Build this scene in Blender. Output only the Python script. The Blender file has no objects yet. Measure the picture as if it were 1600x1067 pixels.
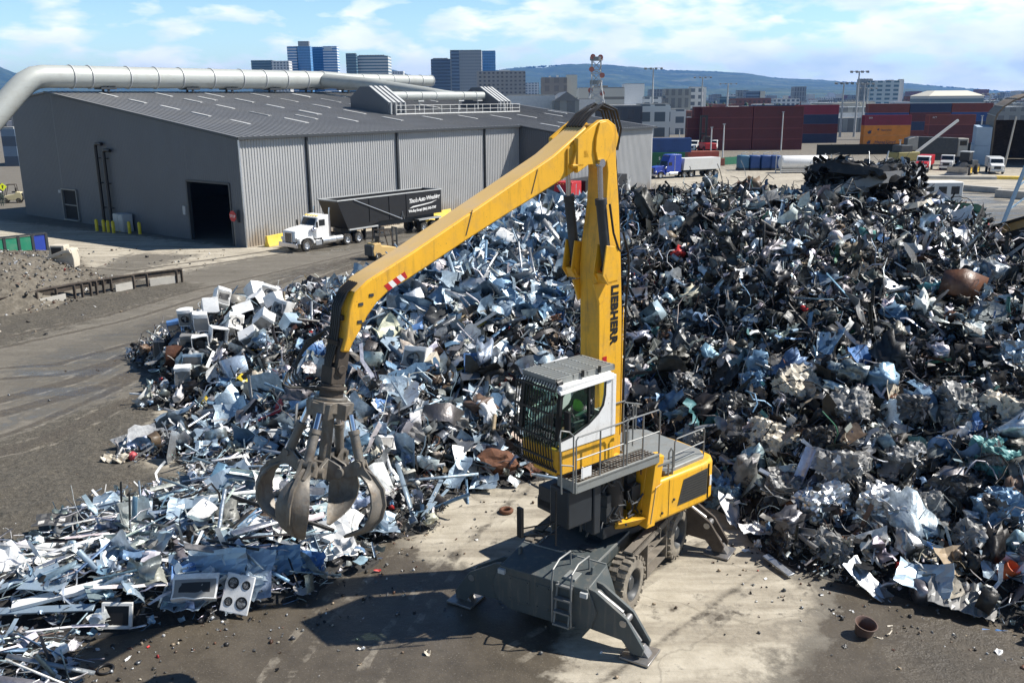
import bpy, bmesh, math, random
import numpy as np
from mathutils import Vector, Matrix, Euler, noise as mnoise
from mathutils.geometry import delaunay_2d_cdt

scene = bpy.context.scene
COL = scene.collection
R = math.radians

# ------------------------------------------------------------------ camera
CAM_H = 12.5
FPX, PITCH, ROLL = 1420.0, R(14.9), R(0.45)
_f = np.array([0, math.cos(PITCH), -math.sin(PITCH)])
_u = np.cross(np.array([1.0, 0, 0]), _f)
CR = math.cos(ROLL) * np.array([1.0, 0, 0]) - math.sin(ROLL) * _u
CU = math.sin(ROLL) * np.array([1.0, 0, 0]) + math.cos(ROLL) * _u
CF = _f
cam = bpy.data.cameras.new("camera")
cam.sensor_width = 36.0
cam.lens = 36.0 * FPX / 1600.0
cam.clip_start = 0.2
cam.clip_end = 40000
camo = bpy.data.objects.new("camera", cam)
COL.objects.link(camo)
camo.matrix_world = Matrix(((CR[0], CU[0], -CF[0], 0), (CR[1], CU[1], -CF[1], 0),
                            (CR[2], CU[2], -CF[2], CAM_H), (0, 0, 0, 1)))
scene.camera = camo

# ------------------------------------------------------------------ sun, sky, exposure
SUN_EL, SUN_AZ = 48.5, 6.0            # azimuth from +X towards +Y, degrees
scene.view_settings.view_transform = 'Standard'
scene.view_settings.look = 'None'
scene.view_settings.exposure = 0.6
scene.view_settings.gamma = 1.0
sl = bpy.data.lights.new("sun", 'SUN')
sl.energy = 5.0
sl.angle = R(0.53)
sl.color = (1.0, 0.955, 0.88)
slo = bpy.data.objects.new("sun", sl)
COL.objects.link(slo)
slo.rotation_euler = Euler((0, R(90 - SUN_EL), R(SUN_AZ)), 'XYZ')

world = bpy.data.worlds.new("World")
scene.world = world
world.use_nodes = True
nt = world.node_tree
nt.nodes.clear()
N = nt.nodes.new
wout = N('ShaderNodeOutputWorld')
bg = N('ShaderNodeBackground')
bg.inputs['Strength'].default_value = 0.08
sky = N('ShaderNodeTexSky')
sky.sky_type = 'NISHITA'
sky.sun_disc = False
sky.sun_elevation = R(SUN_EL)
sky.sun_rotation = R(90 - SUN_AZ)
sky.air_density = 1.0
sky.dust_density = 0.15
sky.ozone_density = 2.5
tc = N('ShaderNodeTexCoord')
# clouds: noise over the view direction, held to a low band
sep = N('ShaderNodeSeparateXYZ')
nt.links.new(tc.outputs['Generated'], sep.inputs[0])
cmb = N('ShaderNodeMapping')
cmb.inputs['Scale'].default_value = (1.0, 1.0, 2.9)
nt.links.new(tc.outputs['Generated'], cmb.inputs['Vector'])
n1 = N('ShaderNodeTexNoise')
n1.inputs['Scale'].default_value = 16
n1.inputs['Detail'].default_value = 9
n1.inputs['Roughness'].default_value = 0.5
n1.inputs['Distortion'].default_value = 0.15
nt.links.new(cmb.outputs[0], n1.inputs['Vector'])
# more cloud to the sunny side and low down, none overhead to lower the ambient fill
gr = N('ShaderNodeMath'); gr.operation = 'MULTIPLY_ADD'
gr.inputs[1].default_value = 0.10; gr.inputs[2].default_value = 0.0
nt.links.new(sep.outputs['X'], gr.inputs[0])
sm0 = N('ShaderNodeMath'); sm0.operation = 'ADD'
nt.links.new(n1.outputs['Fac'], sm0.inputs[0]); nt.links.new(gr.outputs[0], sm0.inputs[1])
hi = N('ShaderNodeMapRange')
hi.inputs['From Min'].default_value = 0.12; hi.inputs['From Max'].default_value = 0.32
hi.inputs['To Min'].default_value = 0.0; hi.inputs['To Max'].default_value = -0.6
nt.links.new(sep.outputs['Z'], hi.inputs['Value'])
sm = N('ShaderNodeMath'); sm.operation = 'ADD'
nt.links.new(sm0.outputs[0], sm.inputs[0]); nt.links.new(hi.outputs[0], sm.inputs[1])
ramp = N('ShaderNodeValToRGB')
ramp.color_ramp.elements[0].position = 0.43
ramp.color_ramp.elements[0].color = (0, 0, 0, 1)
ramp.color_ramp.elements[1].position = 0.57
ramp.color_ramp.elements[1].color = (1, 1, 1, 1)
nt.links.new(sm.outputs[0], ramp.inputs[0])
n2 = N('ShaderNodeTexNoise')
n2.inputs['Scale'].default_value = 11; n2.inputs['Detail'].default_value = 6
nt.links.new(cmb.outputs[0], n2.inputs['Vector'])
ccol = N('ShaderNodeValToRGB')
ccol.color_ramp.elements[0].position = 0.35
ccol.color_ramp.elements[0].color = (7.8, 9.2, 9.7, 1)
ccol.color_ramp.elements[1].position = 0.62
ccol.color_ramp.elements[1].color = (11.2, 11.7, 11.8, 1)
nt.links.new(n2.outputs['Fac'], ccol.inputs[0])
mixs = N('ShaderNodeMixRGB')
nt.links.new(ramp.outputs[0], mixs.inputs[0])
gain = N('ShaderNodeValToRGB')
ge = gain.color_ramp.elements
ge[0].position = 0.0; ge[0].color = (1.0, 1.0, 1.0, 1)
ge[1].position = 0.42; ge[1].color = (0.30, 0.33, 0.36, 1)  # upper sky dimmed to lower the ambient fill
nt.links.new(sep.outputs['Z'], gain.inputs[0])
gm = N('ShaderNodeVectorMath'); gm.operation = 'MULTIPLY'
nt.links.new(sky.outputs[0], gm.inputs[0]); nt.links.new(gain.outputs[0], gm.inputs[1])
gs = N('ShaderNodeVectorMath'); gs.operation = 'MULTIPLY'
gs.inputs[1].default_value = (1.45, 1.66, 1.74)
nt.links.new(gm.outputs[0], gs.inputs[0])
nt.links.new(gs.outputs[0], mixs.inputs[1])
nt.links.new(ccol.outputs[0], mixs.inputs[2])
nt.links.new(mixs.outputs[0], bg.inputs['Color'])
nt.links.new(bg.outputs[0], wout.inputs['Surface'])


# ------------------------------------------------------------------ picture ray helpers (used to survey real positions)
def ray(px, py):
    d = CF * FPX + CR * (px - 800) - CU * (py - 533.5)
    return d / np.linalg.norm(d)


def gp(px, py, z=0.0):
    d = ray(px, py)
    t = (z - CAM_H) / d[2]
    return np.array([0, 0, CAM_H]) + d * t


def atd(px, py, D):
    d = ray(px, py)
    return np.array([0, 0, CAM_H]) + d * (D / d[1])


def proj(p):
    q = np.asarray(p, float) - np.array([0, 0, CAM_H])
    w = q @ CF
    return 800 + FPX * (q @ CR) / w, 533.5 - FPX * (q @ CU) / w


# ------------------------------------------------------------------ mesh helper
class MB:
    def __init__(s, M=None):
        s.v, s.f, s.m, s.M = [], [], [], M

    def add(s, vs, fs, mi=0):
        o = len(s.v)
        if s.M is not None:
            vs = [s.M @ Vector(p) for p in vs]
        s.v.extend([tuple(p) for p in vs])
        s.f.extend([tuple(i + o for i in f) for f in fs])
        s.m.extend([mi] * len(fs))
        return s

    def box(s, x0, x1, y0, y1, z0, z1, mi=0):
        vs = [(x, y, z) for x in (x0, x1) for y in (y0, y1) for z in (z0, z1)]
        return s.add(vs, [(0, 1, 3, 2), (4, 6, 7, 5), (0, 4, 5, 1), (2, 3, 7, 6), (0, 2, 6, 4), (1, 5, 7, 3)], mi)

    def hexa(s, bottom, top, mi=0):
        return s.add(list(bottom) + list(top), [(3, 2, 1, 0), (4, 5, 6, 7), (0, 1, 5, 4), (1, 2, 6, 5), (2, 3, 7, 6), (3, 0, 4, 7)], mi)

    def prism(s, pts, a0, a1, ax='y', mi=0):
        n = len(pts)
        mk = {'x': lambda p, a: (a, p[0], p[1]), 'y': lambda p, a: (p[0], a, p[1]), 'z': lambda p, a: (p[0], p[1], a)}[ax]
        vs = [mk(p, a0) for p in pts] + [mk(p, a1) for p in pts]
        fs = [tuple(range(n)), tuple(range(2 * n - 1, n - 1, -1))]
        fs += [(i, i + n, (i + 1) % n + n, (i + 1) % n) for i in range(n)]
        return s.add(vs, fs, mi)

    def ring(s, c, a, b, r, n):
        return [tuple(c + (a * math.cos(2 * math.pi * k / n) + b * math.sin(2 * math.pi * k / n)) * r) for k in range(n)]

    def cyl(s, p0, p1, r0, r1=None, n=14, mi=0, caps=True):
        r1 = r0 if r1 is None else r1
        p0, p1 = Vector(p0), Vector(p1)
        d = (p1 - p0).normalized()
        a = d.orthogonal().normalized(); b = d.cross(a)
        vs = s.ring(p0, a, b, r0, n) + s.ring(p1, a, b, r1, n)
        fs = [(i, (i + 1) % n, (i + 1) % n + n, i + n) for i in range(n)]
        if caps:
            fs += [tuple(range(n - 1, -1, -1)), tuple(range(n, 2 * n))]
        return s.add(vs, fs, mi)

    def tube(s, pts, r, n=6, mi=0, caps=True):
        pts = [Vector(p) for p in pts]
        vs, fs = [], []
        a = None
        for i, p in enumerate(pts):
            d = (pts[min(i + 1, len(pts) - 1)] - pts[max(i - 1, 0)]).normalized()
            a = d.orthogonal().normalized() if a is None else (a - d * a.dot(d)).normalized()
            b = d.cross(a)
            vs += s.ring(p, a, b, r if not callable(r) else r(i / (len(pts) - 1)), n)
        for i in range(len(pts) - 1):
            for k in range(n):
                fs.append((i * n + k, i * n + (k + 1) % n, (i + 1) * n + (k + 1) % n, (i + 1) * n + k))
        if caps:
            L = (len(pts) - 1) * n
            fs += [tuple(range(n - 1, -1, -1)), tuple(range(L, L + n))]
        return s.add(vs, fs, mi)

    def bar(s, p0, p1, w, h, mi=0, up=(0, 0, 1)):
        p0, p1 = Vector(p0), Vector(p1)
        d = (p1 - p0).normalized()
        upv = Vector(up)
        if abs(d.dot(upv)) > 0.98:
            upv = Vector((1, 0, 0))
        a = d.cross(upv).normalized() * (w / 2); b = a.cross(d).normalized() * (h / 2)
        q = lambda p: [p - a - b, p + a - b, p + a + b, p - a + b]
        return s.hexa(q(p0), q(p1), mi)

    def lathe(s, prof, c, axis, n=20, mi=0):
        """prof: list of (radius, offset along axis)"""
        c = Vector(c); d = Vector(axis).normalized()
        a = d.orthogonal().normalized(); b = d.cross(a)
        vs, fs = [], []
        for r, o in prof:
            vs += s.ring(c + d * o, a, b, max(r, 1e-4), n)
        for i in range(len(prof) - 1):
            for k in range(n):
                fs.append((i * n + k, i * n + (k + 1) % n, (i + 1) * n + (k + 1) % n, (i + 1) * n + k))
        return s.add(vs, fs, mi)

    def build(s, name, mats, parent=None, bevel=0.0, smooth=35, loc=None, rotz=None, segs=2):
        me = bpy.data.meshes.new(name)
        me.from_pydata(s.v, [], s.f)
        if not isinstance(mats, (list, tuple)):
            mats = [mats]
        for m in mats:
            me.materials.append(m)
        me.polygons.foreach_set('material_index', s.m)
        bm = bmesh.new(); bm.from_mesh(me)
        bmesh.ops.recalc_face_normals(bm, faces=bm.faces)
        bm.to_mesh(me); bm.free()
        if smooth:
            me.shade_smooth()
            me.set_sharp_from_angle(angle=R(smooth))
        o = bpy.data.objects.new(name, me)
        COL.objects.link(o)
        if parent is not None:
            o.parent = parent
        if loc is not None:
            o.location = loc
        if rotz is not None:
            o.rotation_euler = (0, 0, rotz)
        if bevel:
            md = o.modifiers.new("bevel", 'BEVEL')
            md.width = bevel; md.segments = segs; md.limit_method = 'ANGLE'; md.angle_limit = R(38)
            md.harden_normals = False
        return o


def tag(o, label, cat, group=None):
    o['label'] = label
    o['category'] = cat
    if group:
        o['group'] = group
    return o


def setting(o):
    o['kind'] = 'structure'
    return o


def stuff(o, label=None, cat=None):
    o['kind'] = 'stuff'
    if label:
        o['label'] = label; o['category'] = cat
    return o


def thing(name, label, cat, loc=(0, 0, 0), rz=0.0, group=None):
    o = bpy.data.objects.new(name, None)
    o.empty_display_size = 0.3
    COL.objects.link(o)
    o.location = loc
    o.rotation_euler = (0, 0, rz)
    return tag(o, label, cat, group)


def copy_tree(o, parent=None):
    c = o.copy()
    COL.objects.link(c)
    if parent is not None:
        c.parent = parent
        c.matrix_parent_inverse = o.matrix_parent_inverse.copy()
    for ch in list(o.children):
        copy_tree(ch, c)
    return c


# ------------------------------------------------------------------ materials
def mat(name, col, rough=0.5, metal=0.0, var=0.12, vscale=1.5, bump=0.0, bscale=8.0, dirt=None, dirt_amt=0.4,
        dscale=0.8, spec=0.5, fine=0.0):
    m = bpy.data.materials.new(name)
    m.use_nodes = True
    t = m.node_tree; L = t.links.new
    b = t.nodes['Principled BSDF']
    b.inputs['Roughness'].default_value = rough
    b.inputs['Metallic'].default_value = metal
    b.inputs['Specular IOR Level'].default_value = spec
    co = t.nodes.new('ShaderNodeTexCoord')
    n = t.nodes.new('ShaderNodeTexNoise')
    n.inputs['Scale'].default_value = vscale; n.inputs['Detail'].default_value = 8; n.inputs['Roughness'].default_value = 0.65
    L(co.outputs['Object'], n.inputs['Vector'])
    r = t.nodes.new('ShaderNodeValToRGB')
    e = r.color_ramp.elements
    e[0].position = 0.3; e[1].position = 0.7
    e[0].color = (*[max(c * (1 - var), 0) for c in col], 1)
    e[1].color = (*[min(c * (1 + var), 1) for c in col], 1)
    L(n.outputs['Fac'], r.inputs[0])
    out = r.outputs[0]
    if dirt is not None:
        n2 = t.nodes.new('ShaderNodeTexNoise')
        n2.inputs['Scale'].default_value = dscale; n2.inputs['Detail'].default_value = 10; n2.inputs['Roughness'].default_value = 0.72
        L(co.outputs['Object'], n2.inputs['Vector'])
        r2 = t.nodes.new('ShaderNodeValToRGB')
        r2.color_ramp.elements[0].position = 0.5; r2.color_ramp.elements[0].color = (0, 0, 0, 1)
        r2.color_ramp.elements[1].position = 0.72; r2.color_ramp.elements[1].color = (dirt_amt,) * 3 + (1,)
        L(n2.outputs['Fac'], r2.inputs[0])
        mx = t.nodes.new('ShaderNodeMixRGB')
        L(r2.outputs[0], mx.inputs[0]); L(out, mx.inputs[1])
        mx.inputs[2].default_value = (*dirt, 1)
        out = mx.outputs[0]
        mr = t.nodes.new('ShaderNodeMapRange')
        mr.inputs['To Min'].default_value = rough; mr.inputs['To Max'].default_value = min(1, rough + 0.5)
        L(r2.outputs[0], mr.inputs['Value']); L(mr.outputs[0], b.inputs['Roughness'])
    L(out, b.inputs['Base Color'])
    if bump:
        n3 = t.nodes.new('ShaderNodeTexNoise')
        n3.inputs['Scale'].default_value = bscale; n3.inputs['Detail'].default_value = 6
        L(co.outputs['Object'], n3.inputs['Vector'])
        bp = t.nodes.new('ShaderNodeBump')
        bp.inputs['Strength'].default_value = bump; bp.inputs['Distance'].default_value = 0.05
        L(n3.outputs['Fac'], bp.inputs['Height']); L(bp.outputs[0], b.inputs['Normal'])
    return m


M = {}
M['yellow'] = mat('yellow_paint', (0.80, 0.425, 0.026), 0.42, 0, 0.08, 0.9, 0.04, 30, dirt=(0.34, 0.22, 0.09), dirt_amt=0.5, dscale=1.7)
M['yellow_dusty'] = mat('yellow_paint_dusty', (0.66, 0.44, 0.17), 0.6, 0, 0.08, 0.9, dirt=(0.50, 0.37, 0.24), dirt_amt=0.85, dscale=0.9)
M['dark_paint'] = mat('dark_grey_paint', (0.035, 0.04, 0.045), 0.5, 0, 0.2, 2, dirt=(0.10, 0.09, 0.075), dirt_amt=0.5, dscale=2)
M['carrier'] = mat('grey_green_paint', (0.066, 0.079, 0.081), 0.5, 0, 0.12, 1.5, dirt=(0.15, 0.13, 0.105), dirt_amt=0.55, dscale=1.2)
M['deep_grey'] = mat('deep_blue_grey_paint', (0.018, 0.023, 0.029), 0.5, 0, 0.2, 2)
M['grey_deck'] = mat('grey_plate', (0.24, 0.25, 0.24), 0.5, 0.1, 0.1, 3, dirt=(0.17, 0.14, 0.11), dirt_amt=0.6, dscale=2)
M['black'] = mat('black_paint', (0.012, 0.012, 0.013), 0.45, 0, 0.2, 2)
M['grille'] = mat('dark_grille', (0.055, 0.052, 0.045), 0.6, 0, 0.15, 6)
M['rubber'] = mat('rubber', (0.03, 0.028, 0.026), 0.85, 0, 0.2, 3, 0.15, 12, dirt=(0.17, 0.145, 0.115), dirt_amt=0.55, dscale=1.8)
M['rubber_mud'] = mat('muddy_rubber', (0.20, 0.175, 0.14), 0.95, 0, 0.3, 3, 0.35, 10, dirt=(0.40, 0.36, 0.29), dirt_amt=0.95, dscale=2.0)
M['mud_steel'] = mat('mud_covered_steel', (0.15, 0.13, 0.105), 0.8, 0, 0.25, 3, 0.15, 10, dirt=(0.30, 0.26, 0.21), dirt_amt=0.7, dscale=1.4)
M['steel'] = mat('worn_steel', (0.34, 0.33, 0.32), 0.38, 0.75, 0.2, 4, 0.06, 15, dirt=(0.16, 0.135, 0.11), dirt_amt=0.55, dscale=1.6)
M['grab_steel'] = mat('grapple_steel', (0.17, 0.155, 0.135), 0.5, 0.3, 0.35, 4, 0.15, 12, dirt=(0.24, 0.185, 0.125), dirt_amt=0.8, dscale=2.5)
M['chrome'] = mat('chrome_rod', (0.55, 0.56, 0.62), 0.18, 1.0, 0.05, 3)
M['alu'] = mat('bare_aluminium', (0.62, 0.63, 0.64), 0.35, 0.9, 0.1, 4)
M['rail'] = mat('grey_rail', (0.22, 0.225, 0.22), 0.5, 0.3, 0.1, 4)
M['white'] = mat('white_paint', (0.78, 0.78, 0.77), 0.35, 0, 0.04, 1, dirt=(0.45, 0.40, 0.33), dirt_amt=0.25, dscale=1.5)
M['white_dull'] = mat('dull_white_paint', (0.66, 0.66, 0.64), 0.55, 0, 0.08, 1, dirt=(0.35, 0.30, 0.25), dirt_amt=0.4, dscale=1.0)
M['light_grey'] = mat('light_grey_paint', (0.45, 0.46, 0.46), 0.5, 0, 0.08, 1, dirt=(0.25, 0.22, 0.19), dirt_amt=0.4)
M['red'] = mat('red_paint', (0.45, 0.018, 0.022), 0.35, 0, 0.1, 1.5, dirt=(0.2, 0.1, 0.08), dirt_amt=0.25)
M['blue'] = mat('blue_paint', (0.025, 0.06, 0.36), 0.3, 0, 0.1, 1.5)
M['hivis'] = mat('hi_vis_green', (0.35, 0.85, 0.08), 0.7, 0, 0.05)
M['skin'] = mat('skin', (0.42, 0.24, 0.16), 0.6, 0, 0.08)
M['cloth_dark'] = mat('dark_work_cloth', (0.05, 0.07, 0.06), 0.9, 0, 0.2, 8)
M['cloth_green'] = mat('green_work_cloth', (0.06, 0.13, 0.08), 0.9, 0, 0.2, 8)
M['rust'] = mat('rusty_steel', (0.15, 0.065, 0.035), 0.8, 0.2, 0.35, 4, 0.2, 12, dirt=(0.07, 0.045, 0.035), dirt_amt=0.8, dscale=3)
M['brown_steel'] = mat('dark_brown_steel', (0.07, 0.055, 0.043), 0.8, 0.1, 0.3, 3, 0.15, 8, dirt=(0.2, 0.16, 0.12), dirt_amt=0.5)
M['bollard'] = mat('yellow_safety_paint', (0.72, 0.55, 0.02), 0.5, 0, 0.12, 3, dirt=(0.25, 0.2, 0.1), dirt_amt=0.4, dscale=2)
M['barrier_yellow'] = mat('yellow_concrete', (0.78, 0.55, 0.08), 0.7, 0, 0.12, 1, dirt=(0.5, 0.42, 0.28), dirt_amt=0.5)
M['concrete'] = mat('pale_concrete', (0.42, 0.40, 0.36), 0.9, 0, 0.15, 0.5, 0.1, 6, dirt=(0.25, 0.22, 0.18), dirt_amt=0.5)
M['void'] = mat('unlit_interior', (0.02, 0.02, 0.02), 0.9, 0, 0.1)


def add_streaks(m, col, amt, scale=(3.0, 3.0, .35)):
    """oil and rain-washed dust run down the paint"""
    t = m.node_tree; L = t.links.new; b = t.nodes['Principled BSDF']
    co = t.nodes.new('ShaderNodeTexCoord'); mp = t.nodes.new('ShaderNodeMapping'); mp.inputs['Scale'].default_value = scale
    L(co.outputs['Object'], mp.inputs[0])
    n = t.nodes.new('ShaderNodeTexNoise'); n.inputs['Scale'].default_value = 2.2; n.inputs['Detail'].default_value = 9; n.inputs['Roughness'].default_value = .68
    L(mp.outputs[0], n.inputs['Vector'])
    r = t.nodes.new('ShaderNodeMapRange'); r.inputs['From Min'].default_value = .53; r.inputs['From Max'].default_value = .74; r.inputs['To Max'].default_value = amt
    L(n.outputs['Fac'], r.inputs['Value'])
    n2 = t.nodes.new('ShaderNodeTexNoise'); n2.inputs['Scale'].default_value = 26; n2.inputs['Detail'].default_value = 3
    L(co.outputs['Object'], n2.inputs['Vector'])
    r2 = t.nodes.new('ShaderNodeMapRange'); r2.inputs['From Min'].default_value = .69; r2.inputs['From Max'].default_value = .73; r2.inputs['To Max'].default_value = .8
    L(n2.outputs['Fac'], r2.inputs['Value'])
    mxm = t.nodes.new('ShaderNodeMath'); mxm.operation = 'MAXIMUM'; L(r.outputs[0], mxm.inputs[0]); L(r2.outputs[0], mxm.inputs[1])
    mx = t.nodes.new('ShaderNodeMixRGB'); L(mxm.outputs[0], mx.inputs[0]); L(b.inputs['Base Color'].links[0].from_socket, mx.inputs[1]); mx.inputs[2].default_value = (*col, 1)
    L(mx.outputs[0], b.inputs['Base Color'])


add_streaks(M['yellow'], (0.13, 0.085, 0.035), .55)
add_streaks(M['white'], (0.22, 0.18, 0.13), .35)
add_streaks(M['carrier'], (0.20, 0.175, 0.14), .6)
add_streaks(M['grab_steel'], (0.10, 0.06, 0.035), .7)


def glass_mat(name, tint, alpha, rough=0.03):
    m = bpy.data.materials.new(name); m.use_nodes = True
    t = m.node_tree; t.nodes.clear(); L = t.links.new
    o = t.nodes.new('ShaderNodeOutputMaterial')
    tr = t.nodes.new('ShaderNodeBsdfTransparent'); tr.inputs[0].default_value = (*tint, 1)
    gl = t.nodes.new('ShaderNodeBsdfGlossy'); gl.inputs['Roughness'].default_value = rough
    fr = t.nodes.new('ShaderNodeLayerWeight'); fr.inputs[0].default_value = 0.5
    pw = t.nodes.new('ShaderNodeMath'); pw.operation = 'POWER'; pw.inputs[1].default_value = 4.0
    L(fr.outputs['Facing'], pw.inputs[0])
    ad = t.nodes.new('ShaderNodeMath'); ad.operation = 'MULTIPLY_ADD'; ad.inputs[1].default_value = 0.6; ad.inputs[2].default_value = 1 - alpha
    L(pw.outputs[0], ad.inputs[0])
    mx = t.nodes.new('ShaderNodeMixShader')
    L(ad.outputs[0], mx.inputs[0]); L(tr.outputs[0], mx.inputs[1]); L(gl.outputs[0], mx.inputs[2])
    L(mx.outputs[0], o.inputs[0])
    return m


M['glass'] = glass_mat('cab_glass', (0.78, 0.88, 0.84), 0.95)
M['dark_glass'] = mat('dark_window_glass', (0.012, 0.016, 0.02), 0.06, 0, 0.1, spec=0.7)


def lettering(name, text, size, M4, material, parent, extrude=0.004, align='LEFT', bold=0.0, shear=0.0, space=1.0):
    cu = bpy.data.curves.new(name, 'FONT')
    cu.body = text; cu.size = size; cu.extrude = extrude; cu.align_x = align; cu.align_y = 'BOTTOM_BASELINE'
    cu.offset = bold; cu.shear = shear; cu.space_character = space
    cu.resolution_u = 3
    tmp = bpy.data.objects.new(name + '_src', cu)
    COL.objects.link(tmp)
    dg = bpy.context.evaluated_depsgraph_get()
    me = bpy.data.meshes.new_from_object(tmp.evaluated_get(dg))
    bpy.data.objects.remove(tmp)
    me.name = name
    me.transform(M4)
    me.materials.clear(); me.materials.append(material)
    o = bpy.data.objects.new(name, me)
    COL.objects.link(o); o.parent = parent
    return o


def frame_mat(origin, xdir, ydir):
    x = Vector(xdir).normalized(); y = Vector(ydir); y = (y - x * y.dot(x)).normalized(); z = x.cross(y)
    m = Matrix((x, y, z)).transposed().to_4x4(); m.translation = Vector(origin)
    return m
# ================================================================== GROUND (one sheet to the horizon)
def axis_vals(lo, hi, step, far):
    mid = np.arange(lo, hi + 1e-6, step)
    g = step * 1.25 ** np.arange(1, 60)
    up = hi + np.cumsum(g); up = up[up < far]
    dn = lo - np.cumsum(g); dn = dn[dn > -far]
    return np.concatenate([dn[::-1], mid, up])


gx = axis_vals(-64, 44, 0.3, 16000); gy = axis_vals(8, 122, 0.3, 16000)
GX, GY = np.meshgrid(gx, gy)


def in_poly(px, py, poly):
    inside = np.zeros(px.shape, bool)
    n = len(poly)
    for i in range(n):
        x0, y0 = poly[i]; x1, y1 = poly[(i + 1) % n]
        c = ((y0 > py) != (y1 > py)) & (px < (x1 - x0) * (py - y0) / (y1 - y0 + 1e-12) + x0)
        inside ^= c
    return inside


def blur(a, k):
    for _ in range(2):
        for ax in (0, 1):
            c = np.cumsum(np.concatenate([np.repeat(np.take(a, [0], ax), k + 1, ax), a, np.repeat(np.take(a, [-1], ax), k, ax)], ax), ax)
            n = a.shape[ax]
            a = (np.take(c, range(2 * k + 1, 2 * k + 1 + n), ax) - np.take(c, range(0, n), ax)) / (2 * k + 1)
    return a


def stain(polys, k=3):
    a = np.zeros(GX.shape)
    for p in polys:
        w = [tuple(gp(x, y)[:2]) for x, y in p]
        a = np.maximum(a, in_poly(GX, GY, w).astype(float))
    return blur(a, k)


PALE = stain([
    [(600, 860), (650, 800), (760, 760), (900, 730), (1150, 790), (1240, 910), (1285, 960), (1200, 1010), (1180, 1090), (560, 1090), (860, 1000), (900, 930), (700, 880)],
    [(170, 650), (330, 590), (420, 690), (330, 740), (200, 730)],
    [(0, 345), (380, 388), (680, 340), (760, 335), (420, 400), (200, 395), (120, 430), (60, 380), (0, 372)],
    [(0, 345), (-300, 300), (-600, 380), (-100, 470), (0, 420), (80, 400)],
    [(150, 445), (300, 402), (440, 392), (300, 420), (180, 448)],
    [(1000, 290), (1000, 262), (1600, 258), (2200, 262), (2200, 300), (1530, 330)],
    [(690, 830), (860, 760), (1000, 760), (900, 880), (700, 900)],
], 3)
WET = stain([
    [(-200, 1150), (-100, 1010), (200, 980), (300, 975), (460, 935), (545, 885), (620, 875), (800, 900), (900, 1010), (850, 1060), (880, 1150)],
    [(1300, 905), (1450, 945), (1700, 960), (1800, 1150), (1190, 1150), (1290, 1000)],
    [(1000, 958), (1100, 945), (1215, 955), (1210, 978), (1010, 975)],
    [(560, 880), (640, 805), (700, 800), (620, 870)],
], 2)
MUD = stain([
    [(0, 690), (120, 640), (250, 610), (330, 560), (250, 650), (190, 720), (330, 760), (60, 850), (-200, 960), (-300, 800)],
    [(-100, 510), (120, 470), (300, 440), (320, 452), (150, 500), (-50, 560)],
    [(0, 480), (60, 470), (290, 445), (150, 430), (120, 400), (0, 390), (-300, 400), (-300, 520)],
    [(200, 520), (430, 455), (520, 440), (400, 480), (250, 530)],
    [(380, 440), (560, 400), (680, 380), (560, 420)],
    [(1400, 960), (1620, 1000), (1700, 1150), (1440, 1150)],
], 3)
PUD = stain([
    [(180, 530), (240, 490), (330, 485), (300, 515), (220, 545)],
    [(440, 392), (700, 338), (730, 345), (600, 385), (480, 402)],
    [(-100, 690), (0, 650), (180, 600), (300, 530), (340, 545), (230, 610), (60, 665)],
    [(300, 470), (420, 432), (560, 402), (600, 405), (480, 432), (360, 470)],
    [(620, 960), (760, 930), (860, 1010), (800, 1060), (640, 1040)],
    [(0, 640), (0, 570), (220, 500), (260, 520), (200, 570), (100, 625)],
    [(1000, 300), (1530, 292), (2200, 290), (2200, 350), (1530, 395), (1000, 400)],
], 4)
TRK = np.zeros(GX.shape)
near_ = (GX > -60) & (GX < 30) & (GY < 100)
for pl, offs in (([(-200, 690), (0, 650), (180, 600), (330, 520), (450, 455), (620, 395), (760, 352)], (0, .45, 1.9, 2.35)), ([(-150, 560), (0, 545), (200, 500), (330, 460), (480, 425), (640, 385)], (0, 2.0)), ([(-100, 740), (80, 690), (230, 620), (340, 560), (430, 500)], (0, .5, 2.1)),
                 ([(560, 1090), (640, 960), (720, 860), (790, 790), (840, 755)], (0, 2.1)), ([(900, 1090), (1040, 1000), (1130, 930), (1200, 890)], (0, 2.1)), ([(0, 420), (200, 432), (420, 400), (640, 360)], (0, 2.1)), ([(-100, 600), (100, 585), (260, 540), (420, 480)], (0, 2.0))):
    W_ = np.array([gp(x, y)[:2] for x, y in pl]); u_ = np.linspace(0, len(W_) - 1, 60); W_ = np.stack([np.interp(u_, range(len(W_)), W_[:, k]) for k in (0, 1)], 1)
    W_[1:-1] = (W_[:-2] + W_[1:-1] * 2 + W_[2:]) / 4
    T_ = np.gradient(W_, axis=0); T_ /= np.linalg.norm(T_, axis=1, keepdims=True); Nn = np.stack([-T_[:, 1], T_[:, 0]], 1)
    for of_ in offs:
        Q = W_ + Nn * of_; d2 = np.full(near_.sum(), 1e9); gxn, gyn = GX[near_], GY[near_]
        for i in range(len(Q) - 1):
            ab = Q[i + 1] - Q[i]; t_ = np.clip(((gxn - Q[i, 0]) * ab[0] + (gyn - Q[i, 1]) * ab[1]) / (ab @ ab), 0, 1)
            d2 = np.minimum(d2, (gxn - Q[i, 0] - ab[0] * t_) ** 2 + (gyn - Q[i, 1] - ab[1] * t_) ** 2)
        TRK[near_] = np.maximum(TRK[near_], np.exp(-d2 / .07) * (1.0 if pl[0][0] < 300 else .62))
nv = GX.size
gz = np.zeros(nv)
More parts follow.
